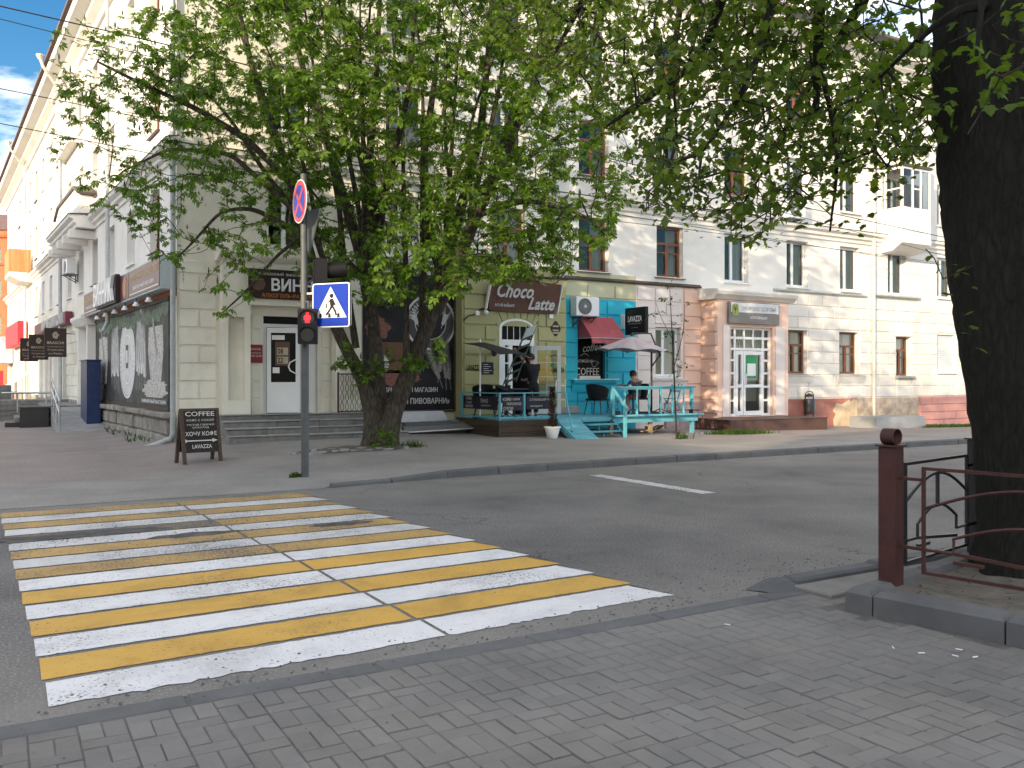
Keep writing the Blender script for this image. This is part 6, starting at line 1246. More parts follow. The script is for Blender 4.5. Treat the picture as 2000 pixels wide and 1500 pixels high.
# far shops on the side street
ob = sub('clad_balcony', FL.p(33, .5, 6.9)); b = MB(); b.uprism(FL, [(0, 6.7), (.6, 6.75), (1.1, 7.0), (1.1, 7.2), (0, 7.2)], 31.4, 34.2); b.build('slab', M_WHITE, ob)
for i in range(9): k = MB(); k.box(FL, 31.4, 31.46, .1 + i * .11, .1 + i * .11 + .104, 7.2, 8.4, .006); k.build('cladding_board', M_OWOOD, ob)
for i in range(18): k = MB(); k.box(FL, 31.46 + i * .15, 31.46 + i * .15 + .14, 1.06, 1.11, 7.2, 8.4, .006); k.build('cladding_board', M_OWOOD, ob)
r2 = thing('red_shop_sign', FL.p(38, .3, 3), 'bright red box sign on the sunlit far end of the side street', 'sign'); b = MB(); b.box(FL, 34, 42.5, .05, .5, 3.5, 4.8, .02); b.build('box', mat('sign_scarlet', (.6, .03, .05), .5), r2); ftext('АПТЕКА', FL, 39.8, .6, 3.6, 4, .6, M_SIGNW, r2, .01) if False else None
r3 = thing('white_shop_sign', FL.p(48, .3, 3), 'pale blue and white box sign beyond the red one', 'sign'); b = MB(); b.box(FL, 43.2, 47.6, .05, .7, 2.6, 4.3, .02); b.build('box', mat('sign_lilac', (.55, .58, .7), .5), r3); b = MB(); b.box(FL, 43.19, 47.61, .0, .75, 3.5, 3.8, .02); b.build('band', M_SIGNW, r3)
ra = thing('red_stair_canopy', (-.9, 60, 0), 'red side wall of a porch in the sunlit distance', 'porch'); b = MB(); b.add([(-2.6, 62, 0), (.1, 62, 0), (.1, 62, 2.1), (-2.6, 62, 2.2), (-2.6, 62.3, 0), (.1, 62.3, 0), (.1, 62.3, 2.1), (-2.6, 62.3, 2.2)], [(0, 1, 2, 3), (7, 6, 5, 4), (0, 4, 5, 1), (1, 5, 6, 2), (2, 6, 7, 3), (3, 7, 4, 0)]); b.build('side_wall', mat('porch_red', (.5, .04, .06), .6), ra)
b = MB(); b.bar((-.2, 52, .9), (1.4, 52, 2.1), .12, .16); b.build('handrail', M_WHITE, ra)
for i in range(6): k = MB(); x = -.1 + i * .26; k.bar((x, 52, .1), (x, 52, .95 + i * .19), .03, .03); k.build('baluster', M_BLACKM, ra)
# brick house closing the street
fb = thing('brick_house', unproj(-40, 740, 95) - Vector((0, 0, EYE)), 'orange brick house closing the far end of the side street', 'building'); o_ = unproj(24, 740, 95); BF = Frame((o_.x, o_.y, 0), tuple(-RGT), tuple(-FWD)); bops = [(1.2 + 2.6 * i, 2.4 + 2.6 * i, z, z + 1.9) for i in range(6) for z in (2.5, 6.5, 10.5, 14)]
bw_ = wall(BF, 0, 18, -.4, 17.5, 0, M_BRICK, bops, parent=fb); b = MB(); b.box(BF, -.0, 18, -10, -.5, 0, 17.4); b.build('core', M_ROOM, fb); b = MB(); b.uprism(BF, [(0, 17), (.2, 17), (.35, 17.3), (.4, 17.7), (0, 17.9)], -.2, 18); b.build('cornice', M_BRICK, fb); b = MB(); b.uprism(BF, [(0, 14), (.15, 14.0), (.2, 14.2), (0, 14.3)], -.1, 18); b.build('band', M_BRICK, fb)
b = MB(); b.quad(BF.p(-.3, .5, 17.8), BF.p(18, .5, 17.8), BF.p(18, -5, 20.5), BF.p(2, -5, 20.5)); b.build('roof', M_ROOF, fb, recalc=False)
for i, op in enumerate(bops[:12]): pane(BF, op[0], op[1], op[2], op[3], -.2, GLASS, fb, 'window')

# ================================================================ HOUSES ACROSS THE SIDE STREET (unseen, behind the viewer), added and sized to shade the crossing
def plain_house(name, label, x0, x1, y0, y1, h, m):
    t = thing(name, ((x0 + x1) / 2, (y0 + y1) / 2, 0), label, 'building'); F = Frame((x1, y0, 0), (0, 1, 0), (1, 0, 0)); L = y1 - y0; n = max(1, int(L / 3)); ops = [(1 + i * L / n, 2.2 + i * L / n, z, z + 1.6) for i in range(n) for z in [1.3 + 3.2 * j for j in range(int((h - 2) / 3.2))]]
    wall(F, 0, L, -.4, h, 0, m, ops, parent=t); b = MB(); b.box(FX, x0, x1 - .4, y0 + .01, y1 - .01, -.3, h - .02); b.build('core', m, t); b = MB(); xm = (x0 + x1) / 2; b.add([(x0 - .5, y0 - .5, h), (x1 + .5, y0 - .5, h), (xm, y0 - .5, h + 1.6), (x0 - .5, y1 + .5, h), (x1 + .5, y1 + .5, h), (xm, y1 + .5, h + 1.6)], [(0, 1, 2), (3, 5, 4), (0, 2, 5, 3), (1, 4, 5, 2), (0, 3, 4, 1)]); b.build('roof', M_ROOF, t)
    for op in ops: pane(F, op[0], op[1], op[2], op[3], -.2, GLASS, t, 'window')
HOUSE_H = 14.4
plain_house('shade_house_tall', 'unseen tall plastered house added across the side street to shade the corner shop', -34, -23, .3, 32, HOUSE_H, M_CREAM)
plain_house('shade_house_low', 'low plastered house across the side street between two taller ones', -34, -24, -10.3, -.4, 10.2, M_PINK)
plain_house('shade_house_white', 'tall white house across the side street beyond the low one', -34, -24, -46, -10.9, 14.6, M_WHITE)
# ================================================================ WIRES
up_ = thing('utility_pole', (-12, 18.6, 0), 'grey utility pole carrying the overhead cables', 'pole'); b = MB(); b.sweep([(-12, 18.6, 0), (-12, 18.6, 10.2)], [.14, .09], 12); b.build('shaft', M_CONC, up_); b = MB(); b.box(FX, -12.05, -11.95, 18.0, 19.2, 9.9, 10.0); b.build('crossarm', M_TIN, up_)
def wire(pts, r, label):
    k = MB(); P = []; 
    for a, c in zip(pts[:-1], pts[1:]):
        for i in range(14): P.append(Vector(a).lerp(Vector(c), i / 14))
    P.append(Vector(pts[-1])); n = len(P) - 1
    k.sweep(P, r, 5); o = k.build('overhead_cable', M_CABLE, None, origin=pts[0]); tag(o, label, 'cable', 'overhead cables')
def sagged(pxs, Y):                              # through photo points on a vertical plane parallel to the front
    out = []
    for (x, y) in pxs: dx, dy = _ray(x); t = Y / dy; out.append(Vector((dx * t, Y, EYE + (740 - y) / 1700 * t)))
    return out
for i, (Y, pxs, lab) in enumerate(((19.0, ((0, 12), (367, 97), (1000, 262), (1585, 408), (1847, 464)), 'thick overhead cable, topmost of the four above the corner'), (19.2, ((0, 37), (283, 108), (900, 262), (1400, 380), (1847, 500)), 'thin overhead cable just below the thick topmost one'), (19.0, ((0, 173), (140, 201), (700, 318), (1226, 422), (1707, 499), (1860, 520)), 'overhead cable, third from the top beside the eaves'), (19.3, ((0, 241), (320, 305), (800, 385), (1350, 449), (1808, 510), (1870, 518)), 'overhead cable, lowest of the four by the eaves'))):
    w = sagged(pxs, Y); first = Vector((-12, 18.6, w[0].z + .85)); d = (w[-1] - w[-2]).normalized(); end = w[-1] + d * ((46 - w[-1].x) / d.x); wire([first] + w + [end], .014 if i == 0 else .009, lab)
# ================================================================ PLANTER WITH FENCE (right foreground)
E1 = Vector((.983, .182, 0)); E2 = Vector((.182, -.983, 0)); A0 = Vector((5.03, 4.0, 0)); PF = Frame(A0, E1, E2)
nk = thing('near_kerb', (5.2, 4.7, 0), kind='structure')
for i in range(14):
    x0 = 5.25 + i * 1.0; k = MB(); k.box(FX, x0, x0 + .985, 4.64, 4.8, -.2, .085 if i else .07, .02); k.build('kerb_stone', M_DCONC, nk)
k = MB(); vs = [(5.12, 4.74, .075)]; rr = random.Random(14); N = 14
for (s, z) in ((.5, .06), (1, .004)):
    for i in range(N): a = 6.283 * i / N; q = s * rr.uniform(.8, 1.2); vs.append((5.12 + .26 * q * math.cos(a), 4.72 + .14 * q * math.sin(a), z + rr.uniform(-.006, .01)))
k.add(vs, [(0, 1 + i, 1 + (i + 1) % N) for i in range(N)] + [(1 + i, 1 + N + i, 1 + N + (i + 1) % N, 1 + (i + 1) % N) for i in range(N)]); k.build('rubble', M_DCONC, nk)
b = MB(); b.box(FX, 5.2, 40, 4.28, 4.635, -.2, .03, .01); b.build('dust_strip', mat('grey_dust', (.2, .19, .175), .95, .2, 4, .4, 50), nk)
pk_ = thing('planter', (6.5, 3.2, 0), 'raised tree bed edged with dark concrete kerbs in the right foreground', 'planter')
for i in range(6):
    v = .0 + i * 1.0; k = MB(); k.box(PF, .0 if i else .0, .2, v + (.006 if i else .18), v + .994, -.2, .17 + (.004 * (i % 2)), .035); k.build('kerb_stone', M_DCONC, pk_)
for i in range(6): k = MB(); k.box(PF, .0 + i * 1.0 + (0.0 if i else .0), .0 + i * 1.0 + .99, -.02, .17, -.2, .165, .035); k.build('kerb_stone', M_DCONC, pk_)
b = MB(); n = 24; rr = random.Random(41); vs = []
for j in range(n + 1):
    for i in range(n + 1): vs.append(PF.p(.15 + 5.5 * i / n, .12 + 5.7 * j / n, .125 + rr.uniform(-.012, .02) + .03 * math.sin(i * .9) * math.cos(j * 1.3) * .4))
b.add(vs, [(j * (n + 1) + i, j * (n + 1) + i + 1, (j + 1) * (n + 1) + i + 1, (j + 1) * (n + 1) + i) for j in range(n) for i in range(n)]); b.build('soil', M_EARTH, pk_)
b = MB()
for i in range(260):
    u, v = rr.uniform(.25, 2.4), rr.uniform(.2, 2.2); p = PF.p(u, v, .15); a = rr.uniform(0, 6.3); L = rr.uniform(.02, .09); d = Vector((math.cos(a), math.sin(a), rr.uniform(0, .3))) * L; s = Vector((-d.y, d.x, 0)).normalized() * rr.uniform(.003, .012); b.add([p - s, p + s, p + d + s * .5, p + d - s * .5], [(0, 1, 2, 3)])
tag(b.build('dead_leaves', M_TWIG, pk_, recalc=False), kind='stuff')
fn = thing('bed_fence', PF.p(.42, .1, .16), 'low maroon and black steel fence with arched bars round the tree bed', 'fence')
def fpost(u, v, h, ball=True, M_RUST=M_RUST):
    k = MB(); k.box(PF, u - .062, u + .062, v - .062, v + .062, .1, h, .006); p = k.build('post', M_RUST, fn); k = MB(); k.box(PF, u - .08, u + .08, v - .08, v + .08, h, h + .012); k.build('cap_plate', M_RUST, p)
    if ball:
        k = MB(); c = PF.p(u, v, h + .07); ax = (RGT * .55 - FWD * .83).normalized(); z = Vector((0, 0, 1)); x = ax.cross(z).normalized(); N = 20; vs = []
        for r in (.058, .05):
            for s in (-.05, .05):
                for i in range(N): a = 6.283 * i / N; vs.append(c + ax * s + x * (r * math.cos(a)) + z * (r * math.sin(a)))
        fs = [(q * N + i, q * N + (i + 1) % N, w_ * N + (i + 1) % N, w_ * N + i) for (q, w_) in ((0, 1), (2, 3), (0, 2), (1, 3)) for i in range(N)]; k.add(vs, fs); k.build('ring_finial', M_RUST, p)
def fpanel(p0, d, L, M_RUST=M_RUST):
    Q = lambda s, z: p0 + d * s + Vector((0, 0, z)); sz = .022; nrm = Vector((-d.y, d.x, 0))
    def br(a, c): k = MB(); k.bar(Q(*a), Q(*c), sz, sz, nrm); k.build('bar', M_RUST, fn)
    br((.16, .26), (.16, .98)); br((L - .16, .26), (L - .16, .98)); br((.15, .98), (L - .15, .98)); br((.15, .26), (L - .15, .26)); br((0, .9), (.16, .9)); br((0, .42), (.16, .42)); br((L - .16, .9), (L, .9)); br((L - .16, .42), (L, .42))
    k = MB(); k.sweep([Q(.16 + (L - .32) * i / 16, .7 + .18 * math.sin(math.pi * i / 16)) for i in range(17)], .012, 6); k.build('arched_bar', M_RUST, fn)
    k = MB(); k.sweep([Q(.16, .42), Q(.36, .42), Q(.36, .52)] + [Q(.36 + (L - .72) * i / 12, .52 + .12 * math.sin(math.pi * i / 12)) for i in range(1, 12)] + [Q(L - .36, .52), Q(L - .36, .42), Q(L - .16, .42)], .012, 6); k.build('arched_bar', M_RUST, fn)
    br((.36, .36), (.55, .36)); br((L * .5, .64), (L * .5, .88)); br((.36, .42), (L - .36, .36))
fpost(.42, .1, 1.12); fpost(1.95, .1, 1.1, False, M_BLACKM); fpost(3.5, .1, 1.1, True, M_BLACKM); fpost(.42, 1.95, 1.12); fpost(.42, 3.8, 1.12)
fpanel(PF.p(.48, .1, 0), E1, 1.4, M_BLACKM); fpanel(PF.p(2.02, .1, 0), E1, 1.4, M_BLACKM); fpanel(PF.p(.42, .17, 0), E2, 1.7); fpanel(PF.p(.42, 2.02, 0), E2, 1.7)
k = MB(); k.tube(PF.p(1.95, .1, 1.1), PF.p(1.95, .1, 1.2), .02); k.build('post_pin', M_BLACKM, fn)
rr = random.Random(17)
for i in range(7):
    p = onp = unproj(0, 0, 1); x, y = ((4.72, 3.02), (4.6, 3.15), (4.8, 2.95), (4.55, 3.3), (5.0, 2.75), (4.05, 4.15), (4.85, 3.08), (4.3, 3.9), (4.45, 2.9))[i]
    a = rr.uniform(0, 3.1); d = Vector((math.cos(a), math.sin(a), 0)) * .018; k = MB(); k.tube(Vector((x, y, .012)) - d, Vector((x, y, .012)) + d, .0038, n=6); o = k.build('cigarette_end', M_SIGNW, None, origin=(x, y, .01)); tag(o, 'white cigarette end lying on the grey pavers', 'cigarette end', 'cigarette ends on the pavers by the tree bed')
# ================================================================ TREES
def grow(stems, targets, rng, tip=.005, step=.3, up=.25, expo=2.2, jitter=.1):
    """stems: list of (points, radii, parent index); targets are reached by branches from the nearest limb"""
    pos = []; par = []; rad_min = []; stem_nodes = []
    for (pts, rs, pi) in stems:
        ids = []
        for i in range(len(pts) - 1):
            a, c = Vector(pts[i]), Vector(pts[i + 1]); n = max(1, int((c - a).length / step))
            for j in range(n + (1 if i == len(pts) - 2 else 0)):
                t = j / n; p = a.lerp(c, t); pos.append(np.array(p)); rad_min.append(rs[i] + (rs[i + 1] - rs[i]) * t)
                if ids: par.append(ids[-1])
                elif pi is None: par.append(-1)
                else:
                    q = np.array(stem_nodes[pi]); P = np.array([pos[k] for k in q]); par.append(int(q[np.argmin(((P - np.array(p)) ** 2).sum(1))]))
                ids.append(len(pos) - 1)
        stem_nodes.append(ids)
    base = np.array(pos); d0 = [np.min(((base - t) ** 2).sum(1)) for t in targets]; order = np.argsort(d0)
    cap_n = len(pos) + len(targets) * 40; A = np.zeros((cap_n, 3)); A[:len(pos)] = pos; n = len(pos); tips = []
    for oi in order:
        t = targets[oi]; dv = A[:n] - t; d = np.sqrt((dv ** 2).sum(1)) + np.maximum(0, A[:n, 2] - t[2] - .3) * .35
        k = int(np.argmin(d)); a = A[k].copy(); L = np.linalg.norm(t - a); m = max(1, min(30, int(L / step)))
        pd = a - A[par[k]] if par[k] >= 0 else np.array([0, 0, 1.]); pl = np.linalg.norm(pd); pd = pd / pl if pl > 1e-6 else np.array([0, 0, 1.])
        c1 = a + pd * L * .3 + np.array([0, 0, L * up * .4]); prev = k
        for j in range(1, m + 1):
            s = j / m; p = (1 - s) ** 2 * a + 2 * s * (1 - s) * c1 + s * s * t
            if j < m: p = p + rng.normal(0, jitter * min(step, L) * .35, 3)
            A[n] = p; par.append(prev); rad_min.append(0); prev = n; n += 1
        tips.append(n - 1)
    acc = np.zeros(n); kids = np.zeros(n, int)
    for i in range(n): 
        if par[i] >= 0: kids[par[i]] += 1
    r = np.zeros(n)
    for i in range(n - 1, -1, -1):
        v = acc[i] if kids[i] else tip ** expo
        r[i] = max(v ** (1 / expo), rad_min[i]); v = v if kids[i] else tip ** expo
        if par[i] >= 0: acc[par[i]] += v
    return A[:n], np.array(par), r, tips, stem_nodes
def branch_mesh(A, par, r, skip, name, m, parent, ns=5):
    vs = []; fs = []
    an = np.arange(ns) * 2 * np.pi / ns; ca, sa = np.cos(an), np.sin(an)
    for i in range(len(A)):
        p = par[i]
        if p < 0 or (i in skip and p in skip): continue
        a, c = A[p], A[i]; t = c - a; L = np.linalg.norm(t)
        if L < 1e-5: continue
        t = t / L; x = np.cross(t, [0, 0, 1.] if abs(t[2]) < .9 else [1., 0, 0]); x /= np.linalg.norm(x); y = np.cross(t, x)
        r0 = min(r[p], r[i] * 1.5); r1 = r[i]; q = len(vs)
        for k in range(ns): vs.append(tuple(a - t * r0 * .3 + (x * ca[k] + y * sa[k]) * r0))
        for k in range(ns): vs.append(tuple(c + (x * ca[k] + y * sa[k]) * r1))
        for k in range(ns): fs.append((q + k, q + (k + 1) % ns, q + ns + (k + 1) % ns, q + ns + k))
    b = MB(); b.v = [Vector(v) for v in vs]; b.f = fs
    return b.build(name, m, parent, smooth=True, recalc=False)
def gnarl(pts, rs, seed, n=16, step=.12, amp=.1, flare=None):
    r_ = random.Random(seed); P = []; R = []
    for i in range(len(pts) - 1):
        a, c = Vector(pts[i]), Vector(pts[i + 1]); m = max(1, int((c - a).length / step))
        for j in range(m): t = j / m; P.append(a.lerp(c, t)); R.append(rs[i] + (rs[i + 1] - rs[i]) * t)
    P.append(Vector(pts[-1])); R.append(rs[-1])
    for _ in range(3): P = [P[0]] + [(P[i - 1] + P[i] * 2 + P[i + 1]) / 4 for i in range(1, len(P) - 1)] + [P[-1]]
    b = MB(); b.sweep(P, R, n, True); ph = [r_.uniform(0, 6.28) for _ in range(6)]
    for i, p in enumerate(P):
        for k in range(n):
            v = b.v[i * n + k]; a = 6.283 * k / n; d = v - p
            w = 1 + amp * (.5 * math.sin(3 * a + ph[0] + i * .11) + .35 * math.sin(5 * a + ph[1] - i * .17) + .3 * math.sin(2 * a + ph[2] + i * .31)) + r_.uniform(-.03, .03)
            if flare: h = (p - P[0]).length; w *= 1 + flare * math.exp(-h / .28) * (1 + .45 * math.sin(4 * a + ph[3]))
            b.v[i * n + k] = p + d * w
    return b
def leaf_chestnut():                              # palmate leaf: leaflets as folded blades round a stalk end
    vs = []; fs = []
    for i, (ang, L) in enumerate(((-100, .6), (-62, .82), (-22, 1), (22, 1), (62, .82), (100, .6))):
        a = rad(ang); d = np.array([math.sin(a), math.cos(a), 0]); s = np.array([d[1], -d[0], 0]); q = len(vs); dr = -.28
        for (t, w, z) in ((0, 0, 0), (.62, .2, .05), (1, 0, 0), (.62, -.2, .05), (.62, 0, 0)): vs.append(d * t * L + s * w * L + np.array([0, 0, z * L + dr * t * t * L]))
        fs += [(q, q + 1, q + 4), (q + 1, q + 2, q + 4), (q, q + 4, q + 3), (q + 4, q + 2, q + 3)]
    return np.array(vs), fs
def leaf_maple():
    pr = [(0, 0), (.18, -.06), (.42, .08), (.32, .22), (.62, .45), (.34, .5), (.3, .62), (0, 1)]; vs = [np.array([x, y, -.22 * y * y - .15 * x * x]) for (x, y) in pr] + [np.array([-x, y, -.22 * y * y - .15 * x * x]) for (x, y) in pr[1:-1]] + [np.array([0, .45, .03])]
    o = [0, 1, 2, 3, 4, 5, 6, 7, 13, 12, 11, 10, 9, 8]; c = 14
    return np.array(vs), [(o[i], o[(i + 1) % 14], c) for i in range(14)]
def leaf_small():
    vs = np.array([(0, 0, 0), (.32, .35, .06), (.22, .75, .0), (0, 1, -.1), (-.22, .75, .0), (-.32, .35, .06), (0, .5, -.02)]); return vs, [(0, 1, 6), (1, 2, 6), (2, 3, 6), (3, 4, 6), (4, 5, 6), (5, 0, 6)]
def leaf_frames(A, par, tips, rng, per, size, spread, droop, stalk):
    out = []
    for t in tips:
        p = A[t]; q = A[par[t]]; d = p - q; d = d / (np.linalg.norm(d) + 1e-9); g = rng.integers(per[0], per[1] + 1)
        for k in range(g):
            az = rng.uniform(0, 2 * np.pi); el = rng.uniform(-.35, .45); o = np.array([math.cos(az) * math.cos(el), math.sin(az) * math.cos(el), math.sin(el)]); o = o * .8 + d * .5; o /= np.linalg.norm(o)
            y = o + np.array([0, 0, droop * rng.uniform(.3, 1.5)]); y /= np.linalg.norm(y); u = np.array([0, 0, 1.]) + rng.normal(0, .35, 3); x = np.cross(y, u); x /= np.linalg.norm(x) + 1e-9; z = np.cross(x, y)
            s = size * rng.uniform(.5, 1.35); pos = p - d * rng.uniform(0, spread) + o * stalk * rng.uniform(.4, 1.2); out.append((pos, np.stack([x, y, z], 1) * s))
    return out
def crown(frames, leaf, m, parent, n_single, vis, name='crown'):
    lv, lf = leaf; fr = sorted(frames, key=lambda f: vis(f[0])); singles = fr[:n_single]; rest = fr[n_single:]
    P = np.array([f[0] for f in rest]); Rm = np.array([f[1] for f in rest]); V = (np.einsum('nij,kj->nki', Rm, lv) + P[:, None, :]).reshape(-1, 3); k = len(lv)
    F = (np.array(lf)[None] + (np.arange(len(rest)) * k)[:, None, None]).reshape(-1, 3)
    M = np.array(WM[parent.name].inverted()); V = V @ M[:3, :3].T + M[:3, 3]
    me = bpy.data.meshes.new(name); me.vertices.add(len(V)); me.vertices.foreach_set('co', V.ravel()); me.loops.add(F.size); me.loops.foreach_set('vertex_index', F.ravel()); me.polygons.add(len(F)); me.polygons.foreach_set('loop_start', np.arange(len(F)) * 3); me.update(); me.validate(); me.materials.append(m)
    o = bpy.data.objects.new(name, me); COL.objects.link(o); o.parent = parent; WM[o.name] = WM[parent.name]; o['kind'] = 'stuff'
    lm = bpy.data.meshes.new('leaf'); lm.from_pydata([tuple(v) for v in lv], [], lf); lm.materials.append(m)
    Wi = WM[parent.name].inverted()
    for (p, Rr) in singles:
        q = bpy.data.objects.new('leaf', lm); COL.objects.link(q); q.parent = parent
        X = Matrix(((*Rr[0], p[0]), (*Rr[1], p[1]), (*Rr[2], p[2]), (0, 0, 0, 1))); q.matrix_local = Wi @ X
    return o
def cam_px(p): d = p[0] * FWD.x + p[1] * FWD.y; a = p[0] * RGT.x + p[1] * RGT.y; return (1000 + 1700 * a / max(d, .1), 740 - 1700 * (p[2] - EYE) / max(d, .1), d)
def vis_rank(p):
    x, y, d = cam_px(p); return d + (0 if (0 < x < 2000 and 0 < y < 1500) else 1000)
# ---------------- horse chestnut on the pavement
rng = np.random.default_rng(5); CT = (6.55, 17.05); cz = zg(*CT)
ct = thing('chestnut_tree', (*CT, cz), 'many-stemmed horse chestnut in young leaf before the corner shop', 'tree')
U = lambda x, y, d: tuple(unproj(x, y, d))
stems = [
 ([U(738, 885, 18.05), U(728, 800, 18.05), U(708, 740, 18), U(676, 680, 17.9), U(645, 610, 17.7), U(612, 520, 17.5), U(588, 420, 17.3), U(545, 280, 17), U(490, 120, 16.8), U(450, -60, 16.6)], [.28, .2, .15, .125, .11, .1, .085, .065, .045, .025], None),
 ([U(735, 880, 18.1), U(738, 800, 18.15), U(735, 700, 18.2), U(722, 560, 18.3), U(733, 430, 18.4), U(722, 300, 18.3), U(735, 150, 18.5), U(745, -80, 18.6)], [.28, .19, .145, .105, .09, .08, .06, .035], None),
 ([U(745, 880, 18.05), U(770, 800, 18.05), U(806, 710, 18), U(842, 620, 18), U(872, 510, 18), U(902, 400, 18.1), U(938, 260, 18.2), U(955, 90, 18.4), U(965, -80, 18.5)], [.27, .185, .165, .15, .135, .11, .085, .06, .03], None),
 ([U(848, 610, 18), U(890, 520, 17.8), U(925, 430, 17.5), U(985, 310, 17.2), U(1040, 170, 17), U(1085, 20, 16.8)], [.16, .15, .12, .09, .06, .03], 2),
 ([U(728, 620, 18.2), U(700, 480, 18.5), U(660, 350, 18.9), U(612, 200, 19.3), U(565, 40, 19.6), U(540, -80, 19.8)], [.13, .12, .1, .08, .05, .03], 1),
 ([U(866, 540, 18), U(832, 430, 18.6), U(828, 300, 19.2), U(850, 150, 19.6), U(860, 0, 20)], [.13, .11, .09, .06, .03], 2),
 ([U(605, 500, 17.5), U(560, 440, 17.2), U(490, 405, 17), U(430, 412, 16.8), U(380, 470, 16.6), U(345, 505, 16.5)], [.06, .055, .045, .032, .022, .012], 0),
 ([U(570, 360, 17.1), U(480, 270, 16.7), U(380, 210, 16.4), U(270, 160, 16.2), U(190, 120, 16)], [.075, .065, .05, .035, .02], 0),
 ([U(585, 420, 17.3), U(450, 300, 17.5), U(330, 290, 17.7), U(240, 335, 17.9)], [.06, .045, .03, .018], 0),
 ([U(930, 420, 17.5), U(1030, 390, 17.2), U(1130, 415, 17), U(1205, 465, 16.9)], [.07, .05, .035, .018], 3),
 ([U(905, 390, 18.1), U(1000, 330, 18.8), U(1100, 260, 19.3), U(1190, 220, 19.6)], [.08, .06, .04, .02], 2),
 ([U(735, 430, 18.4), U(770, 300, 17.4), U(800, 170, 16.6), U(810, 20, 16.0)], [.09, .07, .05, .03], 1),
 ([U(722, 560, 18.3), U(690, 520, 17.3), U(640, 470, 16.2), U(600, 440, 15.4)], [.06, .05, .035, .02], 1),
 ([U(590, 460, 17.4), U(540, 500, 17.0), U(480, 570, 16.8), U(435, 610, 16.7)], [.04, .032, .022, .012], 0),
 ([U(880, 500, 18), U(960, 500, 17), U(1030, 540, 16.2), U(1070, 560, 15.8)], [.05, .04, .028, .015], 2)]
rs_ = random.Random(77)
for (x0, y0, x1, par_) in ((650, 600, 505, 0), (690, 680, 590, 0), (640, 560, 420, 0), (735, 640, 690, 1), (728, 560, 655, 1), (740, 600, 785, 1), (725, 480, 700, 1), (800, 700, 770, 2), (830, 640, 815, 2), (856, 570, 905, 2), (862, 560, 990, 2), (880, 480, 870, 2), (900, 520, 1030, 2), (940, 400, 1120, 3), (600, 460, 330, 0), (715, 520, 620, 1)):
    d0 = 18 + rs_.uniform(-.4, .3); d1 = d0 + rs_.uniform(-2.6, 1.8); P_ = []
    for j in range(6): t = j / 5; P_.append(U(x0 + (x1 - x0) * (t ** 1.25) + rs_.uniform(-8, 8), y0 + (rs_.uniform(-60, 40) - y0) * t * (1 if x1 > 350 else .72), d0 + (d1 - d0) * t))
    r0 = rs_.uniform(.055, .085); stems.append((P_, [r0, r0 * .85, r0 * .7, r0 * .52, r0 * .36, r0 * .2], par_))
bx_ = [105, 150, 250, 330, 400, 440, 480, 560, 640, 700, 780, 850, 900, 1000, 1090, 1150, 1200, 1245]; by_ = [330, 400, 445, 540, 600, 640, 600, 500, 600, 600, 600, 590, 575, 555, 545, 490, 465, 380]
tg = []
while len(tg) < 4500:
    x = rng.uniform(105, 1250); y = rng.uniform(-300, 650); lim = np.interp(x, bx_, by_)
    if y > lim: continue
    if x < 330 and y < 60 - (x - 105) * .25: continue
    edge = min(1, (x - 90) / 260) * min(1, (1270 - x) / 260)
    if rng.random() > .42 + .58 * edge: continue
    if 300 < x < 620 and y > 380 and rng.random() < .62: continue
    if x < 520 and y > 250 and rng.random() < .45: continue
    if x > 560 and y > 540 and rng.random() < .25: continue
    if (x < 560 or x > 1130) and rng.random() < .22: continue
    hw = 4.8 * math.sqrt(max(.03, 1 - ((x - 690) / 600) ** 2)); d = 18 + rng.uniform(-hw, min(hw, 2.6))
    if 540 < x < 730 and y > 320 and d < 15.4: continue
    p = np.array(unproj(690 + (x - 690), y, d))
    if p[1] > 20.4 or p[2] < 2.5: continue
    tg.append(p)
for (x, y, d) in ((735, 720, 17.6), (700, 705, 17.5), (760, 700, 17.7), (830, 705, 17.7), (680, 690, 17.5), (660, 715, 17.6), (800, 715, 17.6), (855, 690, 17.5), (720, 730, 17.6), (748, 862, 17.5), (752, 856, 17.5)):
    for _ in range(3): tg.append(np.array(unproj(x + rng.normal(0, 10), y + rng.normal(0, 6), d)))
A, par, r, tips, sn = grow(stems, tg, rng, tip=.0045, step=.28, up=.12)
skip = {i for s in sn for i in s}
for i, (pts, rs, pi) in enumerate(stems):
    k = gnarl(pts, rs, i + 1, 18 if i < 3 else 10, .12, .13 if i < 3 else .08, .5 if i < 3 else None); k.build('trunk' if i < 3 else 'limb', M_BARKC, ct, True, recalc=False)
tag(branch_mesh(A, par, r, skip, 'twigs', M_BARKC if False else M_TWIG, ct), kind='stuff')
fr_ = leaf_frames(A, par, tips, rng, (6, 10), .104, .36, -.55, .1)
crown(fr_, leaf_chestnut(), M_LEAFC, ct, 280, vis_rank)
b = MB(); rr = random.Random(9)                   # flower candles
for t in tips:
    if rr.random() < .22:
        p = Vector(A[t]) + Vector((0, 0, .05)); h = rr.uniform(.08, .16); b.sweep([p, p + Vector((0, 0, h * .4)), p + Vector((0, 0, h))], [.012, .018, .003], 5, False)
tag(b.build('flower_buds', M_LEAFS, ct, recalc=False), kind='stuff')
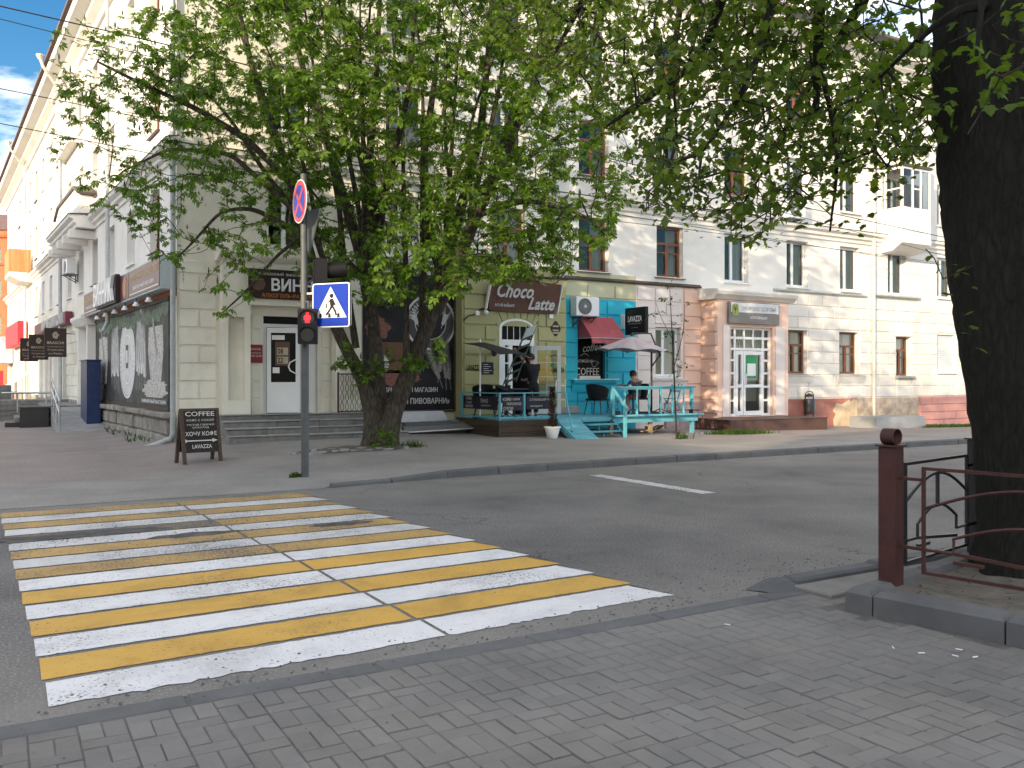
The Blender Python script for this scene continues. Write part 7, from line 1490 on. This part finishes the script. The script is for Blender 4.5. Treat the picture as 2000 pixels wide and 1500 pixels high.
# ---------------- maple in the right foreground
rng = np.random.default_rng(8); MT = unproj(2035, 740, 6.68); MT = (MT.x, MT.y); mt = thing('maple_tree', (*MT, .13), 'thick dark-trunked maple hanging over the street inside the fence', 'tree')
def mp(x, y, d): return tuple(unproj(x, y, d))
trunk_pts = [(*MT, .08), tuple(unproj(2040, 1000, 6.68)), tuple(unproj(2028, 800, 6.68)), tuple(unproj(2015, 600, 6.66)), tuple(unproj(2008, 400, 6.66)), tuple(unproj(2002, 200, 6.64)), tuple(unproj(2000, 0, 6.62)), tuple(unproj(2005, -300, 6.6)), tuple(unproj(2010, -700, 6.7)), tuple(unproj(2015, -1100, 6.8))]
mstems = [(trunk_pts, [.46, .45, .485, .53, .59, .62, .6, .48, .36, .22], None),
 ([trunk_pts[7], mp(1800, -420, 7.2), mp(1620, -250, 8), mp(1601, 0, 8.4), mp(1597, 120, 8.5), mp(1594, 215, 8.5)], [.2, .15, .1, .055, .045, .03], 0),
 ([mp(1620, -250, 8), mp(1480, -160, 8.8), mp(1404, 0, 9.3), mp(1393, 64, 9.4), mp(1340, 140, 9.6), mp(1235, 212, 9.9), mp(1180, 250, 10)], [.1, .08, .06, .05, .045, .03, .015], 1),
 ([mp(1597, 120, 8.5), mp(1620, 203, 8.3), mp(1635, 300, 8.2), mp(1634, 371, 8.1), mp(1622, 420, 8.1), mp(1621, 452, 8.1)], [.026, .022, .018, .014, .011, .009], 1),
 ([trunk_pts[8], mp(1700, -600, 8.5), mp(1450, -420, 10), mp(1280, -200, 11), mp(1150, -20, 11.8), mp(1080, 110, 12.2)], [.2, .16, .12, .08, .05, .02], 0),
 ([trunk_pts[7], mp(1850, -250, 8.0), mp(1720, -60, 9.2), mp(1650, 60, 9.8), mp(1560, 200, 10.2), mp(1500, 320, 10.4), mp(1450, 400, 10.5)], [.14, .1, .07, .05, .035, .02, .01], 0),
 ([trunk_pts[6], mp(1860, 20, 6.0), mp(1790, 80, 6.2), mp(1720, 150, 6.6)], [.05, .03, .02, .01], 0),
 ([mp(1640, -300, 8.2), mp(1520, -50, 8.0), mp(1490, 90, 7.8), mp(1440, 200, 7.7), mp(1370, 300, 7.7)], [.07, .05, .035, .022, .01], 1),
 ([trunk_pts[8], mp(2200, -500, 6), mp(2400, -200, 5.6), mp(2500, 100, 5.4)], [.2, .15, .1, .05], 0),
 ([trunk_pts[7], mp(1960, -200, 5.4), mp(1920, -20, 5.2), mp(1905, 130, 5.2)], [.05, .03, .02, .01], 0),
 ([mp(1280, -200, 11), mp(1330, 0, 10.6), mp(1310, 150, 10.4), mp(1300, 290, 10.2), mp(1310, 380, 10.1)], [.05, .04, .03, .02, .01], 4)]
mx_ = [930, 1050, 1150, 1220, 1260, 1320, 1380, 1440, 1480, 1530, 1600, 1650, 1700, 1760, 1830, 1860, 1910, 1960, 2100]; my_ = [60, 130, 230, 300, 420, 440, 430, 485, 470, 420, 400, 345, 330, 335, 310, 200, 250, 190, 200]
tg = []
while len(tg) < 2600:
    x = rng.uniform(930, 2080); y = rng.uniform(-260, 480); lim = np.interp(x, mx_, my_)
    if y > lim: continue
    if 1660 < x < 1850 and y < 120 and rng.random() < .6: continue
    if y > lim - 120 and rng.random() < .2: continue
    d = rng.uniform(7.2, 12.0) if x < 1700 else rng.uniform(6.3, 9.2)
    if x < 1250: d = rng.uniform(10.0, 13.5)
    if x > 1840:
        d = rng.uniform(4.9, 5.8)
        if rng.random() < .93 : continue
    tg.append(np.array(unproj(x, y, d)))
for (x, y, d) in ((1808, 486, 6.4), (1825, 505, 6.35), (1842, 545, 6.35), (1930, 195, 5.3), (1890, 262, 5.2), (1955, 150, 5.2)): tg.append(np.array(unproj(x, y, d)))
for i in range(230):                               # the crown goes on above the frame and behind the viewer's right
    a = rng.uniform(0, 6.28); q = rng.uniform(.5, 1) ** .5 * 5; tg.append(np.array([MT[0] + math.cos(a) * q, MT[1] + math.sin(a) * q, rng.uniform(6.5, 11.5)]))
A, par, r, tips, sn = grow(mstems, tg, rng, tip=.0042, step=.22, up=-.1, jitter=.26)
skip = {i for s in sn for i in s}
for i, (pts, rs, pi) in enumerate(mstems):
    k = gnarl(pts, rs, i + 40, 28 if i == 0 else 8, .1, .06, .1 if i == 0 else None); k.build('trunk' if i == 0 else 'limb', M_BARKM, mt, True, recalc=False)
tag(branch_mesh(A, par, r, skip, 'twigs', M_TWIG, mt), kind='stuff')
fr_ = leaf_frames(A, par, tips, rng, (4, 7), .074, .75, -.7, .07)
crown(fr_, leaf_maple(), M_LEAFM, mt, 280, vis_rank)
# ---------------- sapling tied to nothing beside the deck
rng = np.random.default_rng(3); sb_ = unproj(1322, 855, 21.4); sz = zg(sb_.x, sb_.y); sp = thing('sapling', (sb_.x, sb_.y, sz), 'thin young tree with sparse leaves beside the turquoise deck', 'tree')
D = 21.4; sst = [([(sb_.x, sb_.y, sz), U(1318, 780, D), U(1316, 700, D), U(1312, 640, D), U(1308, 560, D)], [.026, .022, .018, .013, .005], None), ([U(1316, 720, D), U(1335, 650, D), U(1338, 590, D)], [.01, .008, .004], 0), ([U(1312, 660, D), U(1290, 620, D), U(1278, 582, D)], [.009, .006, .003], 0)]
tg = [np.array(unproj(x + rng.normal(0, 5), y + rng.normal(0, 6), D + rng.normal(0, .25))) for (x, y) in ((1308, 556), (1295, 562), (1325, 562), (1278, 582), (1300, 590), (1312, 600), (1290, 610), (1338, 590), (1335, 610), (1340, 630), (1268, 625), (1305, 625), (1335, 645), (1325, 665), (1340, 660), (1300, 650), (1345, 708), (1330, 712), (1320, 700), (1350, 705), (1335, 725), (1328, 735), (1318, 745), (1322, 690), (1310, 640), (1304, 575), (1330, 625), (1298, 640))]
A, par, r, tips, sn = grow(sst, tg, rng, tip=.002, step=.12, up=.2); skip = {i for s in sn for i in s}
for i, (pts, rs, pi) in enumerate(sst): gnarl(pts, rs, i + 60, 7, .15, .05).build('trunk' if i == 0 else 'limb', M_TWIG, sp, True, recalc=False)
tag(branch_mesh(A, par, r, skip, 'twigs', M_TWIG, sp, 4), kind='stuff'); crown(leaf_frames(A, par, tips, rng, (6, 11), .075, .3, -.2, .04), leaf_small(), M_LEAFS, sp, 120, vis_rank)
# ---------------- grass and weeds
def tuft(name, label, pts, n, h, m, cat='grass', w=.012):
    k = MB(); rr = random.Random(n)
    for i in range(n):
        x, y, s = pts(rr); z = zg(x, y); a = rr.uniform(0, 6.3); L = h * rr.uniform(.5, 1.3) * s; d = Vector((math.cos(a) * .45, math.sin(a) * .45, 1)).normalized() * L; q = Vector((-math.sin(a), math.cos(a), 0)) * w * rr.uniform(.6, 1.2); p = Vector((x, y, z - .01)); mid = p + d * .6; tip = p + d + Vector((math.cos(a), math.sin(a), -.3)) * L * .3
        k.add([p - q, p + q, mid + q * .8, mid - q * .8, tip], [(0, 1, 2, 3), (3, 2, 4)])
    o = k.build(name, m, None, recalc=False); return tag(o, label, cat, kind='stuff')
def spot(cx, cy, rx, ry): return lambda r: (cx + r.gauss(0, .42) * rx, cy + r.gauss(0, .42) * ry, 1)
tuft('grass', 'oval patch of grass in the pavement before the pink portal', spot(17.6, 17.6, 1.1, .45), 1600, .13, M_GRASS)
tuft('grass', 'strip of grass along the coral plinth', lambda r: (r.uniform(27.6, 40), r.uniform(18.6, 20.9), 1), 6000, .1, M_GRASS, w=.018)
tuft('weeds', 'weeds at the foot of the chestnut trunk', spot(7.35, 16.6, .35, .2), 70, .17, M_GRASS, 'weeds', .013); tuft('weeds', 'weeds at the foot of the sapling', spot(sb_.x + .15, sb_.y, .3, .2), 50, .2, M_GRASS, 'weeds', .016); tuft('weeds', 'small weed at the foot of the signal pole', spot(4.05, 13.75, .12, .06), 60, .1, M_GRASS, 'weeds', .016); tuft('weeds', 'weeds under the stained stone plinth', lambda r: (FL.p(r.uniform(1, 8.5), .3, 0).x, FL.p(r.uniform(1, 8.5), .3, 0).y, r.random()), 160, .16, M_GRASS, 'weeds', .02)
k = MB(); rr = random.Random(2)
tb = thing('tree_pit', (6.6, 16.9, cz), 'cracked bare earth round the chestnut roots', 'earth'); N = 40; vs = [(6.5, 16.8, zg(6.5, 16.8) + .04)]
for (s, z) in ((.55, .035), (1, .004)):
    for i in range(N): a = 6.283 * i / N; q = s * rr.uniform(.85, 1.12); x, y = 6.3 + 1.35 * q * math.cos(a), 16.75 + .55 * q * math.sin(a); vs.append((x, y, zg(x, y) + z + rr.uniform(0, .02 if s < 1 else .003)))
k.add(vs, [(0, 1 + i, 1 + (i + 1) % N) for i in range(N)] + [(1 + i, 1 + N + i, 1 + N + (i + 1) % N, 1 + (i + 1) % N) for i in range(N)]); k.build('soil', M_EARTH, tb)
for i in range(34):
    a = rr.uniform(0, 6.28); x, y = 5.9 + 1.2 * rr.uniform(-1, 1), 16.6 + .35 * rr.uniform(-1, 1); s = rr.uniform(.05, .16); k = MB(); z = zg(x, y) + .01; pts = [(x + s * math.cos(q + rr.uniform(-.3, .3)) * rr.uniform(.6, 1), y + .6 * s * math.sin(q) * rr.uniform(.6, 1)) for q in (0, 1.2, 2.5, 3.8, 5)]; k.zprism(pts, z - .02, z + rr.uniform(.015, .05)); k.build('asphalt_lump', M_CONC, tb)

# ================================================================ PEOPLE
def skin_mesh(name, nodes, edges, m, parent, sub_=2):
    me = bpy.data.meshes.new(name); M = WM[parent.name].inverted() if parent else Matrix.Identity(4); keys = list(nodes); me.from_pydata([tuple(M @ Vector(nodes[k][0])) for k in keys], [(keys.index(a), keys.index(c)) for (a, c) in edges], []); o = bpy.data.objects.new(name, me); COL.objects.link(o); o.parent = parent; WM[o.name] = WM[parent.name]
    s = o.modifiers.new('Skin', 'SKIN'); s.use_smooth_shade = True
    for i, k in enumerate(keys):
        rr = nodes[k][1]; me.skin_vertices[0].data[i].radius = (rr, rr) if not hasattr(rr, '__len__') else rr; me.skin_vertices[0].data[i].use_root = (i == 0)
    u = o.modifiers.new('Sub', 'SUBSURF'); u.levels = sub_; u.render_levels = sub_
    me.materials.append(m); return o
def person(loc, label, J, skin, shirt, trous, hair_dir, shoes, sleeve=.6, shorts=None):
    t = thing('person', loc, label, 'person'); V = lambda k: Vector(J[k])
    n = {'pelvis': (V('pelvis'), .115), 'belly': (V('pelvis').lerp(V('neck'), .4), .11), 'chest': (V('pelvis').lerp(V('neck'), .78), .125), 'neck': (V('neck'), .055), 'head0': (V('head') - Vector((0, 0, .07)), .06), 'head': (V('head'), .088), 'head1': (V('head') + Vector((0, 0, .075)), .07)}
    e = [('pelvis', 'belly'), ('belly', 'chest'), ('chest', 'neck'), ('neck', 'head0'), ('head0', 'head'), ('head', 'head1')]
    for s in 'LR':
        n['sh' + s] = (V('sh' + s), .058); n['el' + s] = (V('el' + s), .042); n['wr' + s] = (V('wr' + s), .03); n['hip' + s] = (V('hip' + s), .09); n['kn' + s] = (V('kn' + s), .06); n['an' + s] = (V('an' + s), .042); n['toe' + s] = (V('toe' + s), .035)
        e += [('chest', 'sh' + s), ('sh' + s, 'el' + s), ('el' + s, 'wr' + s), ('pelvis', 'hip' + s), ('hip' + s, 'kn' + s), ('kn' + s, 'an' + s), ('an' + s, 'toe' + s)]
        w = V('wr' + s); d = (w - V('el' + s)).normalized(); gd = Vector(J.get('grip' + s, tuple(d))).normalized(); side = d.cross(gd) if d.cross(gd).length > .1 else d.cross(Vector((0, 0, 1))); side.normalize()
        n['palm' + s] = (w + d * .075, .03); e += [('wr' + s, 'palm' + s)]
    body = skin_mesh('body', n, e, skin, t)
    for s in 'LR':                                 # five separate fingers bent round what they hold
        w = V('wr' + s); d = (w - V('el' + s)).normalized(); gd = Vector(J.get('grip' + s, (0, 0, -1))).normalized(); side = d.cross(gd); side = side.normalized() if side.length > .1 else d.cross(Vector((1, 0, 0))).normalized(); b0 = w + d * .08; gd = side.cross(d)
        for i, L in enumerate((.075, .085, .08, .062)):
            k = MB(); p = b0 + side * (.027 - .018 * i); k.sweep([p, p + d * L * .5 + gd * .01, p + d * L * .75 + gd * L * .4, p + d * L * .55 + gd * L * .75], [.0095, .009, .0085, .006], 6); k.build('finger', skin, body, True)
        k = MB(); p = w + d * .03 + side * .03; k.sweep([p, p + side * .025 + d * .03, p + side * .025 + d * .055 + gd * .03], [.012, .011, .007], 6); k.build('thumb', skin, body, True)
    g = 1.16; sn_ = {'belly0': (V('pelvis') - Vector((0, 0, .07)), .15), 'belly1': (V('pelvis') + Vector((0, 0, .06)), .148), 'belly': (n['belly'][0], .145), 'chest': (n['chest'][0], .142), 'nk': (V('neck') - Vector((0, 0, .03)), .075)}; se = [('belly0', 'belly1'), ('belly1', 'belly'), ('belly', 'chest'), ('chest', 'nk')]
    for s in 'LR': sn_['sh' + s] = (V('sh' + s), .07); sn_['sl' + s] = (V('sh' + s).lerp(V('el' + s), sleeve) if sleeve <= 1 else V('el' + s).lerp(V('wr' + s), sleeve - 1), .066); se += [('chest', 'sh' + s)] + ([('sh' + s, 'sl' + s)] if sleeve <= 1 else [('sh' + s, 'em' + s), ('em' + s, 'sl' + s)])
    if sleeve > 1:
        for s in 'LR': sn_['em' + s] = (V('el' + s), .058); sn_['sl' + s] = (sn_['sl' + s][0], .045)
    skin_mesh('shirt', sn_, se, shirt, t)
    tn = {'pelvis': (V('pelvis') - Vector((0, 0, .0)), .142), 'waist': (V('pelvis') + Vector((0, 0, .1)), .13)}; te = [('pelvis', 'waist')]
    for s in 'LR':
        tn['hip' + s] = (V('hip' + s), .108); tn['kn' + s] = (V('kn' + s), .082); te += [('pelvis', 'hip' + s), ('hip' + s, 'kn' + s)]
        if not shorts: tn['an' + s] = (V('an' + s) + Vector((0, 0, .03)), .066); te += [('kn' + s, 'an' + s)]
    skin_mesh('trousers', tn, te, trous, t)
    for s in 'LR': skin_mesh('shoe', {'a': (V('an' + s) - Vector((0, 0, .03)), .05), 'b': (V('toe' + s) + Vector((0, 0, .01)), .042)}, [('a', 'b')], shoes, t, 1)
    h = V('head'); hd = Vector(hair_dir).normalized(); rt = hd.cross(Vector((0, 0, 1))); k = MB(); vs = []; NA, NB = 14, 8
    for j in range(NB + 1):
        for i in range(NA):
            a = 6.283 * i / NA; el = rad(90 - 118 * j / NB); dirv = (hd * math.cos(a) + rt * math.sin(a)) * math.cos(el) + Vector((0, 0, 1)) * math.sin(el)
            cut = 1.0 if math.cos(a) < .35 or el > .45 else .84
            vs.append(h + Vector((0, 0, .03)) + Vector((dirv.x * .108, dirv.y * .108, dirv.z * .122)) * cut)
    k.add(vs, [(j * NA + i, j * NA + (i + 1) % NA, (j + 1) * NA + (i + 1) % NA, (j + 1) * NA + i) for j in range(NB) for i in range(NA)]); k.build('hair', M_HAIR, t, True)
    k = MB(); k.lathe(h + hd * .085 + Vector((0, 0, .0)), [(.018, -.03), (.02, -.02), (.008, .02)], 8); k.build('nose', skin, t, True)
    for s in (-1, 1): k = MB(); k.lathe(h + rt * (.088 * s), [(.012, -.03), (.018, 0), (.01, .03)], 8); k.build('ear', skin, t, True); k = MB(); k.lathe(h + hd * .082 + rt * (.032 * s) + Vector((0, 0, .025)), [(.004, -.008), (.012, 0), (.004, .008)], 8); k.build('eye', M_BLACK, t, True)
    k = MB(); k.bar(h + hd * .08 - rt * .025 - Vector((0, 0, .045)), h + hd * .08 + rt * .025 - Vector((0, 0, .045)), .01, .008); k.build('mouth', MATS['awning_cloth'], t)
    return t
D = 22.75; Q = lambda x, z, dd=0: tuple(unproj(x, 740, D + dd)[:2]) + (z,)
J = dict(pelvis=Q(1041, 1.46), neck=Q(1040, 1.99, .03), head=Q(1037, 2.13, .05), shL=Q(1029, 1.94, .0), shR=Q(1052, 1.94, .02), elL=Q(1021, 2.1, .12), wrL=Q(1011, 2.29, .05), elR=Q(1047, 1.66, .12), wrR=Q(1028, 1.58, .25), hipL=Q(1034, 1.38), hipR=Q(1047, 1.38), knL=Q(1034, 1.02, .03), knR=Q(1047, 1.02, .03), anL=Q(1034, .68), anR=Q(1047, .68), toeL=Q(1031, .63, .14), toeR=Q(1046, .63, .15), gripL=tuple(FWD), gripR=(0, 0, 1))
person(Q(1041, ZD), 'person in black polo shirt seen from behind holding up a ladder', J, M_SKIN, M_SHIRT, M_TROUS, -RGT * .8 + FWD * .6, M_BLACK, .55)
M_CHECK = mat('checked_shirt', (.05, .06, .08), .85, .6, 18); M_SHORTS = mat('striped_shorts', (.2, .06, .1), .85, .9, 11, stretch=(1, 1, 6))
D = 24.9; J = dict(pelvis=Q(1243, 1.12), neck=Q(1241, 1.58, -.02), head=Q(1236, 1.7, -.05), shL=Q(1232, 1.5, -.12), shR=Q(1251, 1.5, .08), elL=Q(1226, 1.36, -.3), wrL=Q(1215, 1.42, -.25), elR=Q(1242, 1.36, -.1), wrR=Q(1229, 1.42, -.2), hipL=Q(1240, 1.09, -.1), hipR=Q(1244, 1.09, .1), knL=Q(1224, 1.1, -.25), knR=Q(1226, 1.1, .05), anL=Q(1226, .68, -.25), anR=Q(1230, .68, .08), toeL=Q(1219, .63, -.3), toeR=Q(1223, .63, .05), gripL=(0, 0, -1), gripR=(0, 0, -1))
person(Q(1243, ZD), 'person in dark checked shirt seated at the table on the turquoise deck', J, M_SKIN2, M_CHECK, M_SHORTS, -RGT * .9 - FWD * .3, M_BLACK, 1.7, True)
